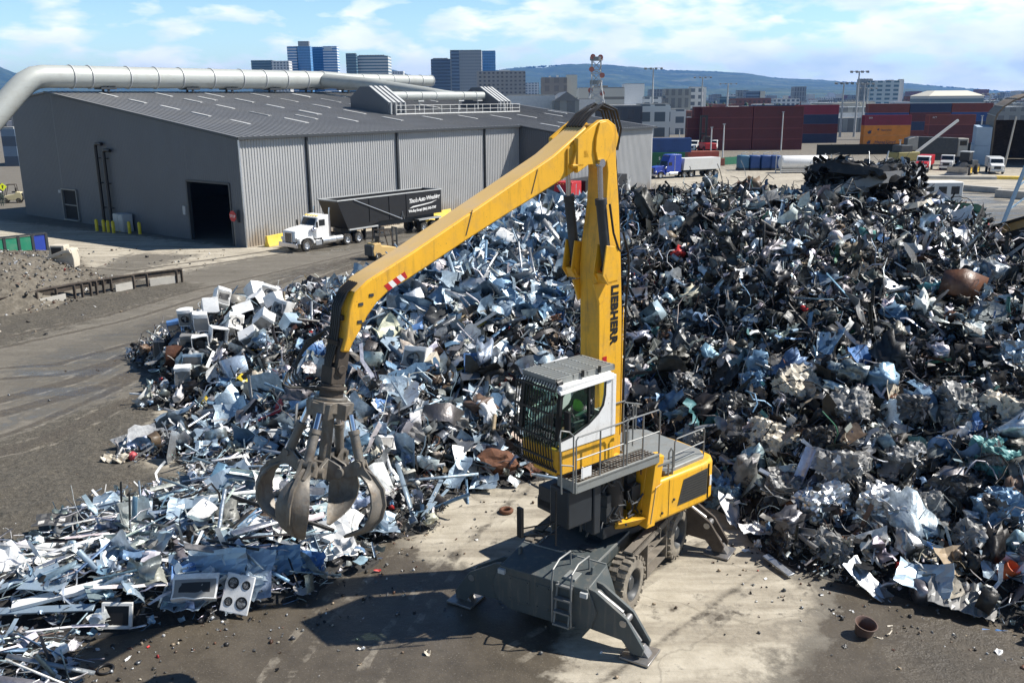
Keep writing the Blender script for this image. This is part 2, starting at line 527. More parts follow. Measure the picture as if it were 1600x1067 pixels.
# gentle ruts and lumps where the yard is mud
mudf = MUD.ravel()
sel = np.where(mudf > 0.02)[0]
fx, fy = GX.ravel(), GY.ravel()
for i in sel:
    v = mnoise.fractal((fx[i] * 0.9, fy[i] * 0.9, 3.1), 0.8, 2.1, 4)
    gz[i] = mudf[i] * (0.06 + 0.10 * v)
me = bpy.data.meshes.new("ground")
ny_, nx_ = GX.shape
idx = np.arange(nv).reshape(ny_, nx_)
quads = np.stack([idx[:-1, :-1], idx[:-1, 1:], idx[1:, 1:], idx[1:, :-1]], -1).reshape(-1, 4)
me.vertices.add(nv); me.vertices.foreach_set('co', np.stack([fx, fy, gz], -1).ravel())
me.loops.add(quads.size); me.loops.foreach_set('vertex_index', quads.ravel())
me.polygons.add(len(quads)); me.polygons.foreach_set('loop_start', np.arange(0, quads.size, 4)); me.polygons.foreach_set('loop_total', np.full(len(quads), 4))
me.update(); me.validate()
at = me.attributes.new('yard', 'FLOAT_COLOR', 'POINT')
at.data.foreach_set('color', np.stack([PALE.ravel(), WET.ravel(), mudf, PUD.ravel()], -1).ravel().astype(np.float32))
at2 = me.attributes.new('tracks', 'FLOAT', 'POINT'); at2.data.foreach_set('value', TRK.ravel().astype(np.float32))
me.shade_smooth()
ground = bpy.data.objects.new("ground", me); COL.objects.link(ground); setting(ground)


def ground_material():
    m = bpy.data.materials.new('yard_ground'); m.use_nodes = True
    t = m.node_tree; L = t.links.new; b = t.nodes['Principled BSDF']
    geo = t.nodes.new('ShaderNodeNewGeometry')
    a = t.nodes.new('ShaderNodeAttribute'); a.attribute_name = 'yard'
    sp = t.nodes.new('ShaderNodeSeparateColor'); L(a.outputs['Color'], sp.inputs[0])

    def noise(scale, detail=8, rough=0.6, dist=0.0):
        n = t.nodes.new('ShaderNodeTexNoise'); n.inputs['Scale'].default_value = scale
        n.inputs['Detail'].default_value = detail; n.inputs['Roughness'].default_value = rough
        n.inputs['Distortion'].default_value = dist
        L(geo.outputs['Position'], n.inputs['Vector']); return n.outputs['Fac']

    def edge(mask, nz, amp, lo, hi):
        x = t.nodes.new('ShaderNodeMath'); x.operation = 'MULTIPLY_ADD'; x.inputs[1].default_value = amp; x.inputs[2].default_value = -amp / 2
        L(nz, x.inputs[0])
        s = t.nodes.new('ShaderNodeMath'); s.operation = 'ADD'; L(mask, s.inputs[0]); L(x.outputs[0], s.inputs[1])
        r = t.nodes.new('ShaderNodeMapRange'); r.interpolation_type = 'SMOOTHSTEP'
        r.inputs['From Min'].default_value = lo; r.inputs['From Max'].default_value = hi
        L(s.outputs[0], r.inputs['Value']); return r.outputs[0]

    def ramp2(f, c0, c1, p0=0.35, p1=0.65):
        r = t.nodes.new('ShaderNodeValToRGB'); e = r.color_ramp.elements
        e[0].position = p0; e[1].position = p1; e[0].color = (*c0, 1); e[1].color = (*c1, 1)
        L(f, r.inputs[0]); return r.outputs[0]

    def mix(f, c1, c2):
        x = t.nodes.new('ShaderNodeMixRGB'); L(f, x.inputs[0]); L(c1, x.inputs[1]); L(c2, x.inputs[2]); return x.outputs[0]
    # tyre-dragged streaks: noise stretched along the traffic direction
    mp = t.nodes.new('ShaderNodeMapping'); mp.inputs['Rotation'].default_value = (0, 0, R(-52)); mp.inputs['Scale'].default_value = (0.25, 2.0, 1)
    L(geo.outputs['Position'], mp.inputs['Vector'])
    ns = t.nodes.new('ShaderNodeTexNoise'); ns.inputs['Scale'].default_value = 0.55; ns.inputs['Detail'].default_value = 9; ns.inputs['Roughness'].default_value = 0.62
    L(mp.outputs[0], ns.inputs['Vector']); streak = ns.outputs['Fac']
    big, mid, fin, grit = noise(0.22, 9, 0.62, 0.4), noise(1.3, 9, 0.68), noise(6, 6, 0.7), noise(24, 3, 0.6)
    base = mix(ramp2(mid, (0, 0, 0), (1, 1, 1), 0.35, 0.68), ramp2(streak, (0.120, 0.107, 0.086), (0.19, 0.172, 0.142), 0.38, 0.62), ramp2(fin, (0.085, 0.074, 0.058), (0.14, 0.125, 0.10)))
    pale = mix(ramp2(streak, (0, 0, 0), (0.75, 0.75, 0.75), 0.46, 0.6), ramp2(mid, (0.36, 0.32, 0.25), (0.49, 0.445, 0.36)), ramp2(fin, (0.17, 0.145, 0.11), (0.28, 0.245, 0.19)))
    mud = ramp2(fin, (0.045, 0.039, 0.030), (0.125, 0.11, 0.086), 0.32, 0.66)
    wet = ramp2(mid, (0.066, 0.055, 0.041), (0.105, 0.088, 0.066))
    pud = ramp2(mid, (0.085, 0.075, 0.058), (0.13, 0.118, 0.095))
    c = mix(edge(sp.outputs[0], mid, 2.2, 0.1, 0.75), base, pale)
    e_p0 = edge(a.outputs['Alpha'], mid, 1.7, 0.35, 0.85)
    e_pm = t.nodes.new('ShaderNodeMath'); e_pm.operation = 'MULTIPLY'; L(e_p0, e_pm.inputs[0]); L(ramp2(streak, (.25, .25, .25), (1, 1, 1), .4, .58), e_pm.inputs[1]); e_p = e_pm.outputs[0]
    c = mix(e_p, c, pud)
    e_m = edge(sp.outputs[2], mid, 1.8, 0.25, 0.75)
    c = mix(e_m, c, mud)
    e_w = edge(sp.outputs[1], mid, 1.7, 0.30, 0.6)
    c = mix(e_w, c, wet)
    # wheel tracks: pressed dark lanes with pale dried rims
    ta = t.nodes.new('ShaderNodeAttribute'); ta.attribute_name = 'tracks'
    c = mix(edge(ta.outputs['Fac'], mid, 1.3, 0.35, 0.75), c, ramp2(fin, (0.062, 0.052, 0.040), (0.105, 0.09, 0.07)))
    rim = t.nodes.new('ShaderNodeMath'); rim.operation = 'COMPARE'; rim.inputs[1].default_value = 0.22; rim.inputs[2].default_value = 0.13; L(ta.outputs['Fac'], rim.inputs[0])
    rm = t.nodes.new('ShaderNodeMath'); rm.operation = 'MULTIPLY'; L(rim.outputs[0], rm.inputs[0]); L(ramp2(mid, (0, 0, 0), (.7, .7, .7), .48, .6), rm.inputs[1])
    c = mix(rm.outputs[0], c, ramp2(fin, (0.22, 0.195, 0.155), (0.32, 0.285, 0.23)))
    # cracks in the slab
    vo = t.nodes.new('ShaderNodeTexVoronoi'); vo.feature = 'DISTANCE_TO_EDGE'; vo.inputs['Scale'].default_value = 0.22; vo.inputs['Randomness'].default_value = 0.9
    wv = t.nodes.new('ShaderNodeVectorMath'); wv.operation = 'ADD'; nv_ = t.nodes.new('ShaderNodeTexNoise'); nv_.inputs['Scale'].default_value = 0.9; nv_.inputs['Detail'].default_value = 6
    L(geo.outputs['Position'], nv_.inputs['Vector']); L(geo.outputs['Position'], wv.inputs[0]); L(nv_.outputs['Color'], wv.inputs[1]); L(wv.outputs[0], vo.inputs['Vector'])
    cr = t.nodes.new('ShaderNodeMapRange'); cr.inputs['From Min'].default_value = 0.002; cr.inputs['From Max'].default_value = 0.009; cr.inputs['To Min'].default_value = 0.28; cr.inputs['To Max'].default_value = 0.0
    L(vo.outputs['Distance'], cr.inputs['Value']); c = mix(cr.outputs[0], c, ramp2(fin, (0.05, 0.042, 0.032), (0.08, 0.07, 0.055)))
    # scattered pale crumbs and dark oil spots everywhere
    sp1 = ramp2(grit, (0, 0, 0), (0.5, 0.5, 0.5), 0.60, 0.72)
    c = mix(sp1, c, ramp2(fin, (0.30, 0.27, 0.22), (0.36, 0.33, 0.28)))
    sp2 = ramp2(mid, (0, 0, 0), (0.8, 0.8, 0.8), 0.60, 0.70)
    c = mix(sp2, c, ramp2(fin, (0.055, 0.048, 0.038), (0.10, 0.088, 0.07)))
    L(c, b.inputs['Base Color'])
    # wet parts are glossier
    mx = t.nodes.new('ShaderNodeMath'); mx.operation = 'MAXIMUM'; L(e_w, mx.inputs[0]); L(e_p, mx.inputs[1])
    rr = t.nodes.new('ShaderNodeMapRange'); rr.inputs['To Min'].default_value = 0.92; rr.inputs['To Max'].default_value = 0.42
    pr_ = t.nodes.new('ShaderNodeMapRange'); pr_.inputs['To Min'].default_value = 0; pr_.inputs['To Max'].default_value = -0.17; L(e_p, pr_.inputs['Value'])
    ra = t.nodes.new('ShaderNodeMath'); ra.operation = 'ADD'; L(mx.outputs[0], rr.inputs['Value']); L(rr.outputs[0], ra.inputs[0]); L(pr_.outputs[0], ra.inputs[1]); L(ra.outputs[0], b.inputs['Roughness'])
    hs = t.nodes.new('ShaderNodeMath'); hs.operation = 'MULTIPLY_ADD'; hs.inputs[1].default_value = 0.6; L(mid, hs.inputs[0]); L(fin, hs.inputs[2])
    bs = t.nodes.new('ShaderNodeMapRange'); bs.inputs['To Min'].default_value = 0.25; bs.inputs['To Max'].default_value = 1.0; L(e_m, bs.inputs['Value'])
    bp = t.nodes.new('ShaderNodeBump'); bp.inputs['Distance'].default_value = 0.10
    fl = t.nodes.new('ShaderNodeMapRange'); fl.inputs['To Min'].default_value = 1.0; fl.inputs['To Max'].default_value = 0.12; L(e_p, fl.inputs['Value'])
    bm_ = t.nodes.new('ShaderNodeMath'); bm_.operation = 'MULTIPLY'; L(bs.outputs[0], bm_.inputs[0]); L(fl.outputs[0], bm_.inputs[1]); L(bm_.outputs[0], bp.inputs['Strength']); L(hs.outputs[0], bp.inputs['Height']); L(bp.outputs[0], b.inputs['Normal'])
    return m


ground.data.materials.append(ground_material())

# ================================================================== WAREHOUSE
WA = (-23.51, 80.01, 0.0); WRZ = R(51.5)


def wl(x, y, z=0.0):
    c, s = math.cos(WRZ), math.sin(WRZ)
    return np.array([WA[0] + x * c - y * s, WA[1] + x * s + y * c, z])


def cladding(name, col, var=0.06, rust=True):
    m = mat(name, col, 0.55, 0.15, var, 0.35)
    t = m.node_tree; L = t.links.new; b = t.nodes['Principled BSDF']
    if rust:                                   # mud splashed up the foot of the sheets
        co = t.nodes.new('ShaderNodeTexCoord'); sp = t.nodes.new('ShaderNodeSeparateXYZ'); L(co.outputs['Object'], sp.inputs[0])
        n = t.nodes.new('ShaderNodeTexNoise'); n.inputs['Scale'].default_value = 1.4; n.inputs['Detail'].default_value = 8
        mp = t.nodes.new('ShaderNodeMapping'); mp.inputs['Scale'].default_value = (1, 1, 0.25); L(co.outputs['Object'], mp.inputs[0]); L(mp.outputs[0], n.inputs['Vector'])
        a = t.nodes.new('ShaderNodeMath'); a.operation = 'MULTIPLY_ADD'; a.inputs[1].default_value = -0.32; L(sp.outputs['Z'], a.inputs[0]); L(n.outputs['Fac'], a.inputs[2])
        r = t.nodes.new('ShaderNodeMapRange'); r.inputs['From Min'].default_value = -0.05; r.inputs['From Max'].default_value = 0.45; r.inputs['To Max'].default_value = 0.75; L(a.outputs[0], r.inputs['Value'])
        mx = t.nodes.new('ShaderNodeMixRGB'); L(r.outputs[0], mx.inputs[0]); mx.inputs[2].default_value = (0.30, 0.23, 0.155, 1)
        src = b.inputs['Base Color'].links[0].from_socket
        L(src, mx.inputs[1]); L(mx.outputs[0], b.inputs['Base Color'])
    return m


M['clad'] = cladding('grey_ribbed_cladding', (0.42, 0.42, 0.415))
M['clad_side'] = cladding('shade_toned_cladding', (0.115, 0.125, 0.14), rust=False)  # shade of gable and return walls darkened into the colour
M['trim'] = mat('dark_trim', (0.04, 0.045, 0.05), 0.5)
M['roof'] = mat('grey_roof_sheet', (0.19, 0.192, 0.197), 0.5, 0.1, 0.12, 0.25, dirt=(0.22, 0.21, 0.19), dirt_amt=0.35, dscale=0.15)
M['skylight'] = mat('translucent_sheet', (0.44, 0.44, 0.43), 0.5, 0, 0.15, 2)
M['duct'] = mat('grey_duct_paint', (0.40, 0.42, 0.40), 0.5, 0.1, 0.06, 0.4, dirt=(0.25, 0.24, 0.21), dirt_amt=0.5, dscale=0.4)

add_streaks(M['duct'], (0.22, 0.20, 0.17), .45, (.25, .25, 1.2))

shed = thing('warehouse', 'large grey ribbed metal warehouse with low pitched roof and rows of skylights', 'warehouse', WA, WRZ)


def corr(mb, p0, p1, nrm, zb, zt, period=0.30, depth=0.055, mi=0):
    p0, p1 = np.array(p0, float), np.array(p1, float); nrm = np.array(nrm, float)
    Ln = np.linalg.norm(p1 - p0); d = (p1 - p0) / Ln
    s = [0.0]; o = [0.0]; k = 0
    while s[-1] < Ln - period * 1.01:
        b0 = k * period
        for ds, dd in ((0.45, 0), (0.55, 1), (0.9, 1), (1.0, 0)):
            s.append(b0 + ds * period); o.append(dd * depth)
        k += 1
    s.append(Ln); o.append(0)
    vs, fs = [], []
    for a, dd in zip(s, o):
        q = p0 + d * a + nrm * dd
        vs += [(q[0], q[1], zb(a) if callable(zb) else zb), (q[0], q[1], zt(a) if callable(zt) else zt)]
    for i in range(len(s) - 1):
        fs.append((2 * i, 2 * i + 2, 2 * i + 3, 2 * i + 1))
    mb.add(vs, fs, mi)


SL = 0.124
zf = lambda y: 9.6 + SL * y if y <= 33.1 else 9.6 + SL * 33.1 - 0.09 * (y - 33.1)
XE, XN, YP = 61.6, 39.43, -5.42
w = MB(); corr(w, (0.02, 0), (XN, 0), (0, -1), 0, 9.3)
w.build('wall', M['clad'], shed, smooth=0)['label'] = 'long sunlit ribbed front wall'
w = MB(); corr(w, (XN, YP), (XE, YP), (0, -1), 0, zf(YP) - 0.3)
w.build('wall', M['clad'], shed, smooth=0)['label'] = 'ribbed front wall of the projecting bay'
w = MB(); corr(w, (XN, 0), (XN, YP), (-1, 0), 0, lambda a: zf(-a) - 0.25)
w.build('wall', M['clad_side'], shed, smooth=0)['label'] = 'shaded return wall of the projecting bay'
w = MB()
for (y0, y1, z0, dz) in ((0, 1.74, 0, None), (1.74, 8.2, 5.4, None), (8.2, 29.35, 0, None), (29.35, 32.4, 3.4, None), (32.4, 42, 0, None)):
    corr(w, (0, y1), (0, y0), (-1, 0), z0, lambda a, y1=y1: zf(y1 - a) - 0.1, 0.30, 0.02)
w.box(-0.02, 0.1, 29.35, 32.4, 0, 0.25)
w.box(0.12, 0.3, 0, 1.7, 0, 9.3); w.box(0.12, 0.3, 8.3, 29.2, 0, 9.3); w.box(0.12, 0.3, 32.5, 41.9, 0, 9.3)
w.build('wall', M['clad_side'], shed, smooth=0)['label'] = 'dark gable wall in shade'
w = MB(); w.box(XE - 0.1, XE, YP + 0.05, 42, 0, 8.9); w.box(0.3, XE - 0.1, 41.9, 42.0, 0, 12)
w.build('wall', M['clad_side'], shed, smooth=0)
w = MB()
pr = lambda y0, y1, x0, x1: w.hexa([(x0, y0, zf(y0) - 0.14), (x1, y0, zf(y0) - 0.14), (x1, y1, zf(y1) - 0.14), (x0, y1, zf(y1) - 0.14)],
                                   [(x0, y0, zf(y0)), (x1, y0, zf(y0)), (x1, y1, zf(y1)), (x0, y1, zf(y1))])
pr(-0.35, 33.1, -0.25, XN - 0.3); pr(YP - 0.35, 33.1, XN - 0.3, XE + 0.3); pr(33.1, 42.3, -0.25, XE + 0.3)
roof = w.build('roof', M['roof'], shed, smooth=0)
w = MB()
for k in range(1, 103):
    x = -0.25 + k * 0.6
    y0 = -0.33 if x < XN - 0.3 else YP - 0.33
    w.bar((x, y0, zf(y0) + 0.025), (x, 33.0, zf(33.0) + 0.025), 0.035, 0.05)
w.build('standing_seam', M['roof'], roof, smooth=0)
w = MB(); w.box(-0.25, XN - 0.32, -0.5, -0.352, 9.33, 9.56); w.box(XN - 0.3, XE + 0.3, YP - 0.5, YP - 0.352, zf(YP) - 0.3, zf(YP) - 0.04)
w.hexa([(-0.36, -0.4, 9.35), (-0.255, -0.4, 9.35), (-0.255, 33.1, zf(33.1) - 0.2), (-0.36, 33.1, zf(33.1) - 0.2)],
       [(-0.36, -0.4, 9.58), (-0.255, -0.4, 9.58), (-0.255, 33.1, zf(33.1) + 0.02), (-0.36, 33.1, zf(33.1) + 0.02)])
w.build('gutter', M['trim'], shed, smooth=0)
# downpipes at the panel seams
for x, zb in ((7.4, 1.2), (19.0, 0.2), (32.9, 2.6)):
    w = MB(); w.bar((x, -0.14, zb), (x, -0.14, 9.4), 0.24, 0.16); w.build('downpipe', M['trim'], shed)
w = MB(); w.bar((51.6, YP - 0.14, 2.4), (51.6, YP - 0.14, 8.6), 0.2, 0.16); w.build('downpipe', M['trim'], shed)
w = MB(); w.bar((0.05, -0.09, 0), (0.05, -0.09, 9.3), 0.12, 0.1); w.build('corner_flashing', M['alu'], shed)
# skylight strips, surveyed from the roof
SKY_A = [(500, 264), (635, 293), (780, 322), (937, 355), (1110, 390), (760, 264), (895, 291), (990, 265), (960, 281), (1043, 320), (1200, 350), (1372, 384), (1130, 290), (1202, 265), (1278, 318), (1420, 367), (1435, 345), (1340, 290), (1395, 266), (1485, 316), (1530, 290), (1560, 267)]
SKY_B = [(75, 295), (75, 380), (268, 297), (215, 320), (360, 345), (308, 376), (295, 396), (245, 412), (445, 297), (405, 320), (530, 342), (515, 373), (478, 407), (685, 403), (865, 399), (1035, 396), (1185, 395), (1315, 393), (1415, 433), (1430, 385), (1500, 428), (870, 320), (860, 345), (1450, 372)]
for (qx, qy) in [(a / 2.963, b / 2.963 + 60) for a, b in SKY_A] + [(a / 2.963 + 380, b / 2.963 + 50) for a, b in SKY_B]:
    d = ray(qx, qy); gdv = np.array([-math.sin(WRZ), math.cos(WRZ)]); A2 = np.array(WA[:2])
    k = (9.6 - SL * A2 @ gdv - CAM_H) / (d[2] - SL * (d[:2] @ gdv)); P = np.array([0, 0, CAM_H]) + d * k
    q = P[:2] - A2; x = q @ np.array([math.cos(WRZ), math.sin(WRZ)]); y = q @ gdv
    if y > 30.5 or x > 60:
        continue
    w = MB(); y0, y1 = y - 1.2 - .6 * abs(math.sin(x * 7.3)), y + 1.2 + .6 * abs(math.cos(x * 3.1 + y))
    w.hexa([(x - .22, y0, zf(y0) + .01), (x + .22, y0, zf(y0) + .01), (x + .22, y1, zf(y1) + .01), (x - .22, y1, zf(y1) + .01)],
           [(x - .2, y0, zf(y0) + .075), (x + .2, y0, zf(y0) + .075), (x + .2, y1, zf(y1) + .075), (x - .2, y1, zf(y1) + .075)])
    w.build('skylight', M['skylight'], shed, smooth=0)
# big door opening with frame, small door, conduits, box
w = MB()
w.box(-0.1, 0.25, 1.55, 1.74, 0, 5.55); w.box(-0.1, 0.25, 8.2, 8.4, 0, 5.55); w.box(-0.1, 0.25, 1.74, 8.2, 5.4, 5.6)
w.build('door_frame', M['trim'], shed)
w = MB(); w.box(-0.2, 0.2, 29.2, 29.35, 0.2, 3.5); w.box(-0.2, 0.2, 32.4, 32.55, 0.2, 3.5); w.box(-0.2, 0.2, 29.35, 32.4, 3.4, 3.55); w.box(-0.06, 0.02, 29.35, 32.4, 1.72, 1.84); w.box(-0.3, 0.1, 29.35, 32.4, 0.12, 0.26)
w.build('service_door_frame', M['rail'], shed)
w = MB(); w.box(0.05, 0.1, 29.35, 32.4, 0.26, 3.4); w.build('service_door', M['void'], shed)  # dark sheet standing for the unlit interior of the doorway
for y, zt in ((23.6, 8.2), (22.1, 7.6)):
    w = MB(); w.tube([(-0.35, y, 0.5), (-0.35, y, zt)], 0.17, 10)
    w.tube([(-0.35, y, zt), (-0.35, y - 0.15, zt + 0.25), (-0.35, y - 0.8, zt + 0.3), (-0.35, y - 1.3, zt + 0.25)], 0.17, 10)
    for zz_ in (2, 4.5, 7): w.box(-0.5, 0.0, y - 0.22, y + 0.22, zz_, zz_ + 0.08)
    w.build('wall_pipe', M['black'], shed)
for s in (7.2, 31.2):
    w = MB(); w.box(-0.16, 0, s + 1.6, s + 2.0, 3.0 if s > 20 else 2.3, 3.3 if s > 20 else 3.1); w.build('wall_box', M['light_grey'], shed)
w = MB(); w.box(-0.22, -0.05, 0.5, 0.62, 2.2, 3.3); w.build('lamp_arm', M['trim'], shed)
# roof hoods and guard rail
for x0, x1, yb in ((28.2, 31.0, 10.4), (48.3, 50.9, 10.4)):
    prof = [(yb, zf(yb) + .02), (yb + 6.4, zf(yb + 6.4) + .02), (yb + 6.4, zf(yb) + 2.0), (yb + 4.6, zf(yb) + 3.2), (yb + 3.2, zf(yb) + 3.2), (yb, zf(yb) + 1.35)]
    w = MB(); w.prism([(p[0], p[1]) for p in prof], x0, x1, 'x')
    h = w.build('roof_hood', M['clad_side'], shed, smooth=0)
    for j in range(4):
        xx = x0 + 0.25 + j * (x1 - x0 - 0.5) / 3
        r = MB(); r.bar((xx, yb - .06, zf(yb) + .05), (xx, yb - .06, zf(yb) + 1.36), 0.4, 0.1)
        r.bar((xx, yb - .06, zf(yb) + 1.36), (xx, yb + 3.14, zf(yb) + 3.24), 0.4, 0.1)
        r.build('hood_rib', M['light_grey'], h, smooth=0)
w = MB()
yr = 9.9
for j in range(16):
    x = 29.0 + j * 1.55
    w.bar((x, yr, zf(yr)), (x, yr, zf(yr) + 1.1), 0.05, 0.05)
for h_ in (0.12, 0.6, 1.1):
    w.bar((29.0, yr, zf(yr) + h_), (29.0 + 15 * 1.55, yr, zf(yr) + h_), 0.05, 0.05 if h_ > .2 else 0.12)
w.build('roof_guard_rail', M['white_dull'], shed, smooth=0)

# ------------------------------------------------------------------ the big duct on the ridge
duct = thing('exhaust_duct', 'fat grey banded exhaust duct running along the warehouse ridge', 'duct', WA, WRZ)
w = MB(); w.tube([(1.5, 32, 15.2), (37.5, 32, 15.2)], 1.17, 24); w.build('duct_run', M['duct'], duct, smooth=50)
w = MB(); w.cyl((37.5, 32, 15.2), (42, 32, 15.35), 1.17, 0.8, 24); w.build('reducer', M['duct'], duct, smooth=50)
w = MB(); w.tube([(42, 32, 15.35), (58.5, 32, 15.35)], 0.8, 20); w.build('duct_run', M['duct'], duct, smooth=50)
el = [(1.5, 32, 15.2), (-0.6, 32, 15.2), (-1.6, 32, 15.05), (-2.5, 32, 14.6), (-3.4, 32, 13.85), (-5.0, 32, 12.3), (-7.2, 32, 10.1), (-9.5, 32, 7.8), (-14, 32, 3.3)]
w = MB(); w.tube(el, 1.17, 24); w.build('elbow', M['duct'], duct, smooth=25)
w = MB(); w.tube([(36.5, 31, 15.1), (38.5, 25, 14.6), (40.6, 16, 13.4), (41.3, 13.6, 13.1), (42.5, 13, 13.05)], lambda u: 0.95 - 0.45 * u, 18); w.build('branch', M['duct'], duct, smooth=50)
w = MB(); w.tube([(31.0, 13, 13.0), (49.2, 13, 13.0)], 0.52, 18); w.build('duct_run', M['duct'], duct, smooth=50)
for x in (2.2, 4.2, 8.6, 12.0, 15.2, 19.4, 23.6, 27.0, 30.4, 33.8, 36.8):
    w = MB(); w.lathe([(1.17, -.06), (1.26, -.06), (1.26, .06), (1.17, .06)], (x, 32, 15.2), (1, 0, 0), 24); w.build('band', M['light_grey'], duct, smooth=40)
for x in (44, 47, 50, 53, 56, 58.4):
    w = MB(); w.lathe([(.8, -.05), (.87, -.05), (.87, .05), (.8, .05)], (x, 32, 15.35), (1, 0, 0), 20); w.build('band', M['light_grey'], duct, smooth=40)
for x in (33.5, 36.2, 38.8, 44, 46.5):
    w = MB(); w.lathe([(.52, -.04), (.58, -.04), (.58, .04), (.52, .04)], (x, 13, 13.0), (1, 0, 0), 18); w.build('band', M['light_grey'], duct, smooth=40)
for x in (6.0, 16.5, 22, 28.5, 34.5, 41, 52):
    w = MB(); w.box(x - .9, x + .9, 31.2, 32.8, 13.9, 14.12); w.bar((x, 31.4, 13.6), (x, 31.4, 14.3), .2, .2); w.bar((x, 32.6, 13.6), (x, 32.6, 14.3), .2, .2)
    w.build('support', M['trim'], duct, smooth=0)
for x in (36, 43.5, 47.2):
    w = MB(); w.bar((x, 13, zf(13)), (x, 13, 12.5), .14, .14); w.box(x - .5, x + .5, 12.6, 13.4, 12.32, 12.47); w.build('support', M['light_grey'], duct, smooth=0)

# ------------------------------------------------------------------ small fixed things by the gable
for i, (px, py) in enumerate([(152, 361), (163, 362), (170, 363), (178, 364), (189, 362), (203, 365), (219, 366)]):
    p = gp(px, py)
    w = MB(); w.lathe([(0.0, 0), (.16, 0), (.16, 1.05), (.13, 1.14), (.06, 1.19), (0, 1.2)], (0, 0, 0), (0, 0, 1), 12)
    o = w.build('bollard', M['bollard'], None, loc=tuple(p), smooth=50)
    who = ['leftmost of seven yellow bollards in the shade of the gable wall', 'second yellow bollard from the open service door side', 'third yellow bollard from the left along the gable', 'middle yellow bollard of the seven along the gable',
           'yellow bollard standing apart just left of the pale cabinet', 'yellow bollard right in front of the pale electrical cabinet', 'rightmost yellow bollard just right of the pale cabinet']
    tag(o, who[i], 'bollard', 'yellow bollards by the gable wall')
cab_ = thing('electrical_cabinet', 'pale blue grey electrical cabinet against the dark gable wall', 'cabinet', tuple(wl(-0.75, 19.1)), WRZ)
w = MB(); w.box(-.5, .5, -.95, .95, 0, 1.75); w.build('housing', M['light_grey'], cab_, bevel=.02)
w = MB(); w.box(-.56, -.503, -.9, -.02, .12, 1.7); w.build('door', M['light_grey'], cab_); w = MB(); w.box(-.56, -.503, .02, .9, .12, 1.7); w.build('door', M['light_grey'], cab_)
# STOP sign on the corner of the gable
sg = thing('stop_sign', 'red octagonal STOP sign at the corner of the warehouse door', 'sign', tuple(wl(-0.35, 0.95)), WRZ)
w = MB(); w.bar((0, 0, 0), (0, 0, 3.3), .07, .07); w.build('post', M['rail'], sg)
w = MB(); w.prism([(0.5 * math.cos(R(22.5 + 45 * k)), 2.75 + 0.5 * math.sin(R(22.5 + 45 * k))) for k in range(8)], -.09, -.06, 'x'); w.build('sign_plate', M['red'], sg, smooth=0)
lettering('lettering', 'STOP', 0.34, frame_mat((-.095, 0.42, 2.63), (0, -1, 0), (0, 0, 1)), M['white'], sg)
# yellow concrete barriers by the truck
bp = [(0.25, 0.62), (0.25, .0), (-.25, 0), (-.25, .62)]
for i, (q0, q1, lab) in enumerate((((417, 386), (446, 380), 'yellow concrete barrier against the ribbed wall in front of the white truck'),
                                   ((588, 352), (640, 345), 'yellow barrier seen under the black trailer'),
                                   ((668, 347), (704, 340), 'yellow barrier behind the tail of the black trailer'))):
    a, c = gp(*q0), gp(*q1); d = c - a; Ln = np.linalg.norm(d); rz = math.atan2(d[1], d[0])
    b_ = MB(); b_.prism([(-.3, 0), (.3, 0), (.3, .12), (.16, .4), (.11, .95), (-.11, .95), (-.16, .4), (-.3, .12)], 0, Ln, 'x')
    o = b_.build('concrete_barrier', M['barrier_yellow'], None, loc=tuple(a), rotz=rz, bevel=.02)
    tag(o, lab, 'barrier', 'yellow barriers along the warehouse wall')
# low steel retaining beam on the left, with posts
P = [gp(-60, 503), gp(60, 477), gp(115, 466), gp(210, 450), gp(286, 440)]
wall = thing('steel_retaining_beam', 'low rusty steel beam fence on short posts holding back shredded scrap', 'retaining fence', tuple(P[0]))
w = MB()
for a, c in zip(P[:-1], P[1:]):
    a, c = a - P[0], c - P[0]
    w.bar(a + [0, 0, .78], c + [0, 0, .78], .16, .34); w.bar(a + [0, 0, .62], c + [0, 0, .62], .34, .04); w.bar(a + [0, 0, .96], c + [0, 0, .96], .34, .05)
w.build('beam', M['brown_steel'], wall, smooth=0)
for px, py in ((118, 468), (130, 466), (143, 463), (152, 461), (163, 459), (175, 457), (210, 452), (231, 449), (277, 443), (285, 442), (60, 480), (90, 473)):
    p = gp(px, py) - P[0]; w = MB(); w.bar(p, p + [0, 0, .95], .14, .14); w.build('post', M['brown_steel'], wall)
w = MB()
for (a, c) in (((232, 449), (276, 443)), ((60, 481), (100, 472)), ((178, 458), (208, 452))):
    a, c = gp(*a) - P[0], gp(*c) - P[0]; w.bar(a + [0.1, 0.1, .3], c + [0.1, .1, .3], .08, .5)
w.build('infill_plate', M['concrete'], wall, smooth=0)
# green fence at far left
M['green_sheet'] = mat('green_sheet', (0.02, 0.23, 0.13), 0.5, 0, 0.12, 0.8, dirt=(0.2, 0.2, 0.16), dirt_amt=0.4)
a, c = gp(-60, 408), gp(75, 392); d = c - a; Ln = np.linalg.norm(d); rz = math.atan2(d[1], d[0])
gf = thing('green_panel_fence', 'low green panel fence with dark posts behind the shredded heap', 'fence', tuple(a), rz)
for k in range(6):
    w = MB(); w.box(k * Ln / 6 + .12, (k + 1) * Ln / 6 - .12, -.04, .04, 0, 1.45); w.build('panel', M['blue'] if k == 5 else M['green_sheet'], gf)
for k in range(7):
    w = MB(); w.bar((k * Ln / 6, 0, 0), (k * Ln / 6, 0, 1.55), .2, .2); w.build('post', M['trim'], gf)
w = MB(); w.bar((0, 0, 1.56), (Ln, 0, 1.56), .22, .14); w.build('top_rail', M['trim'], gf)
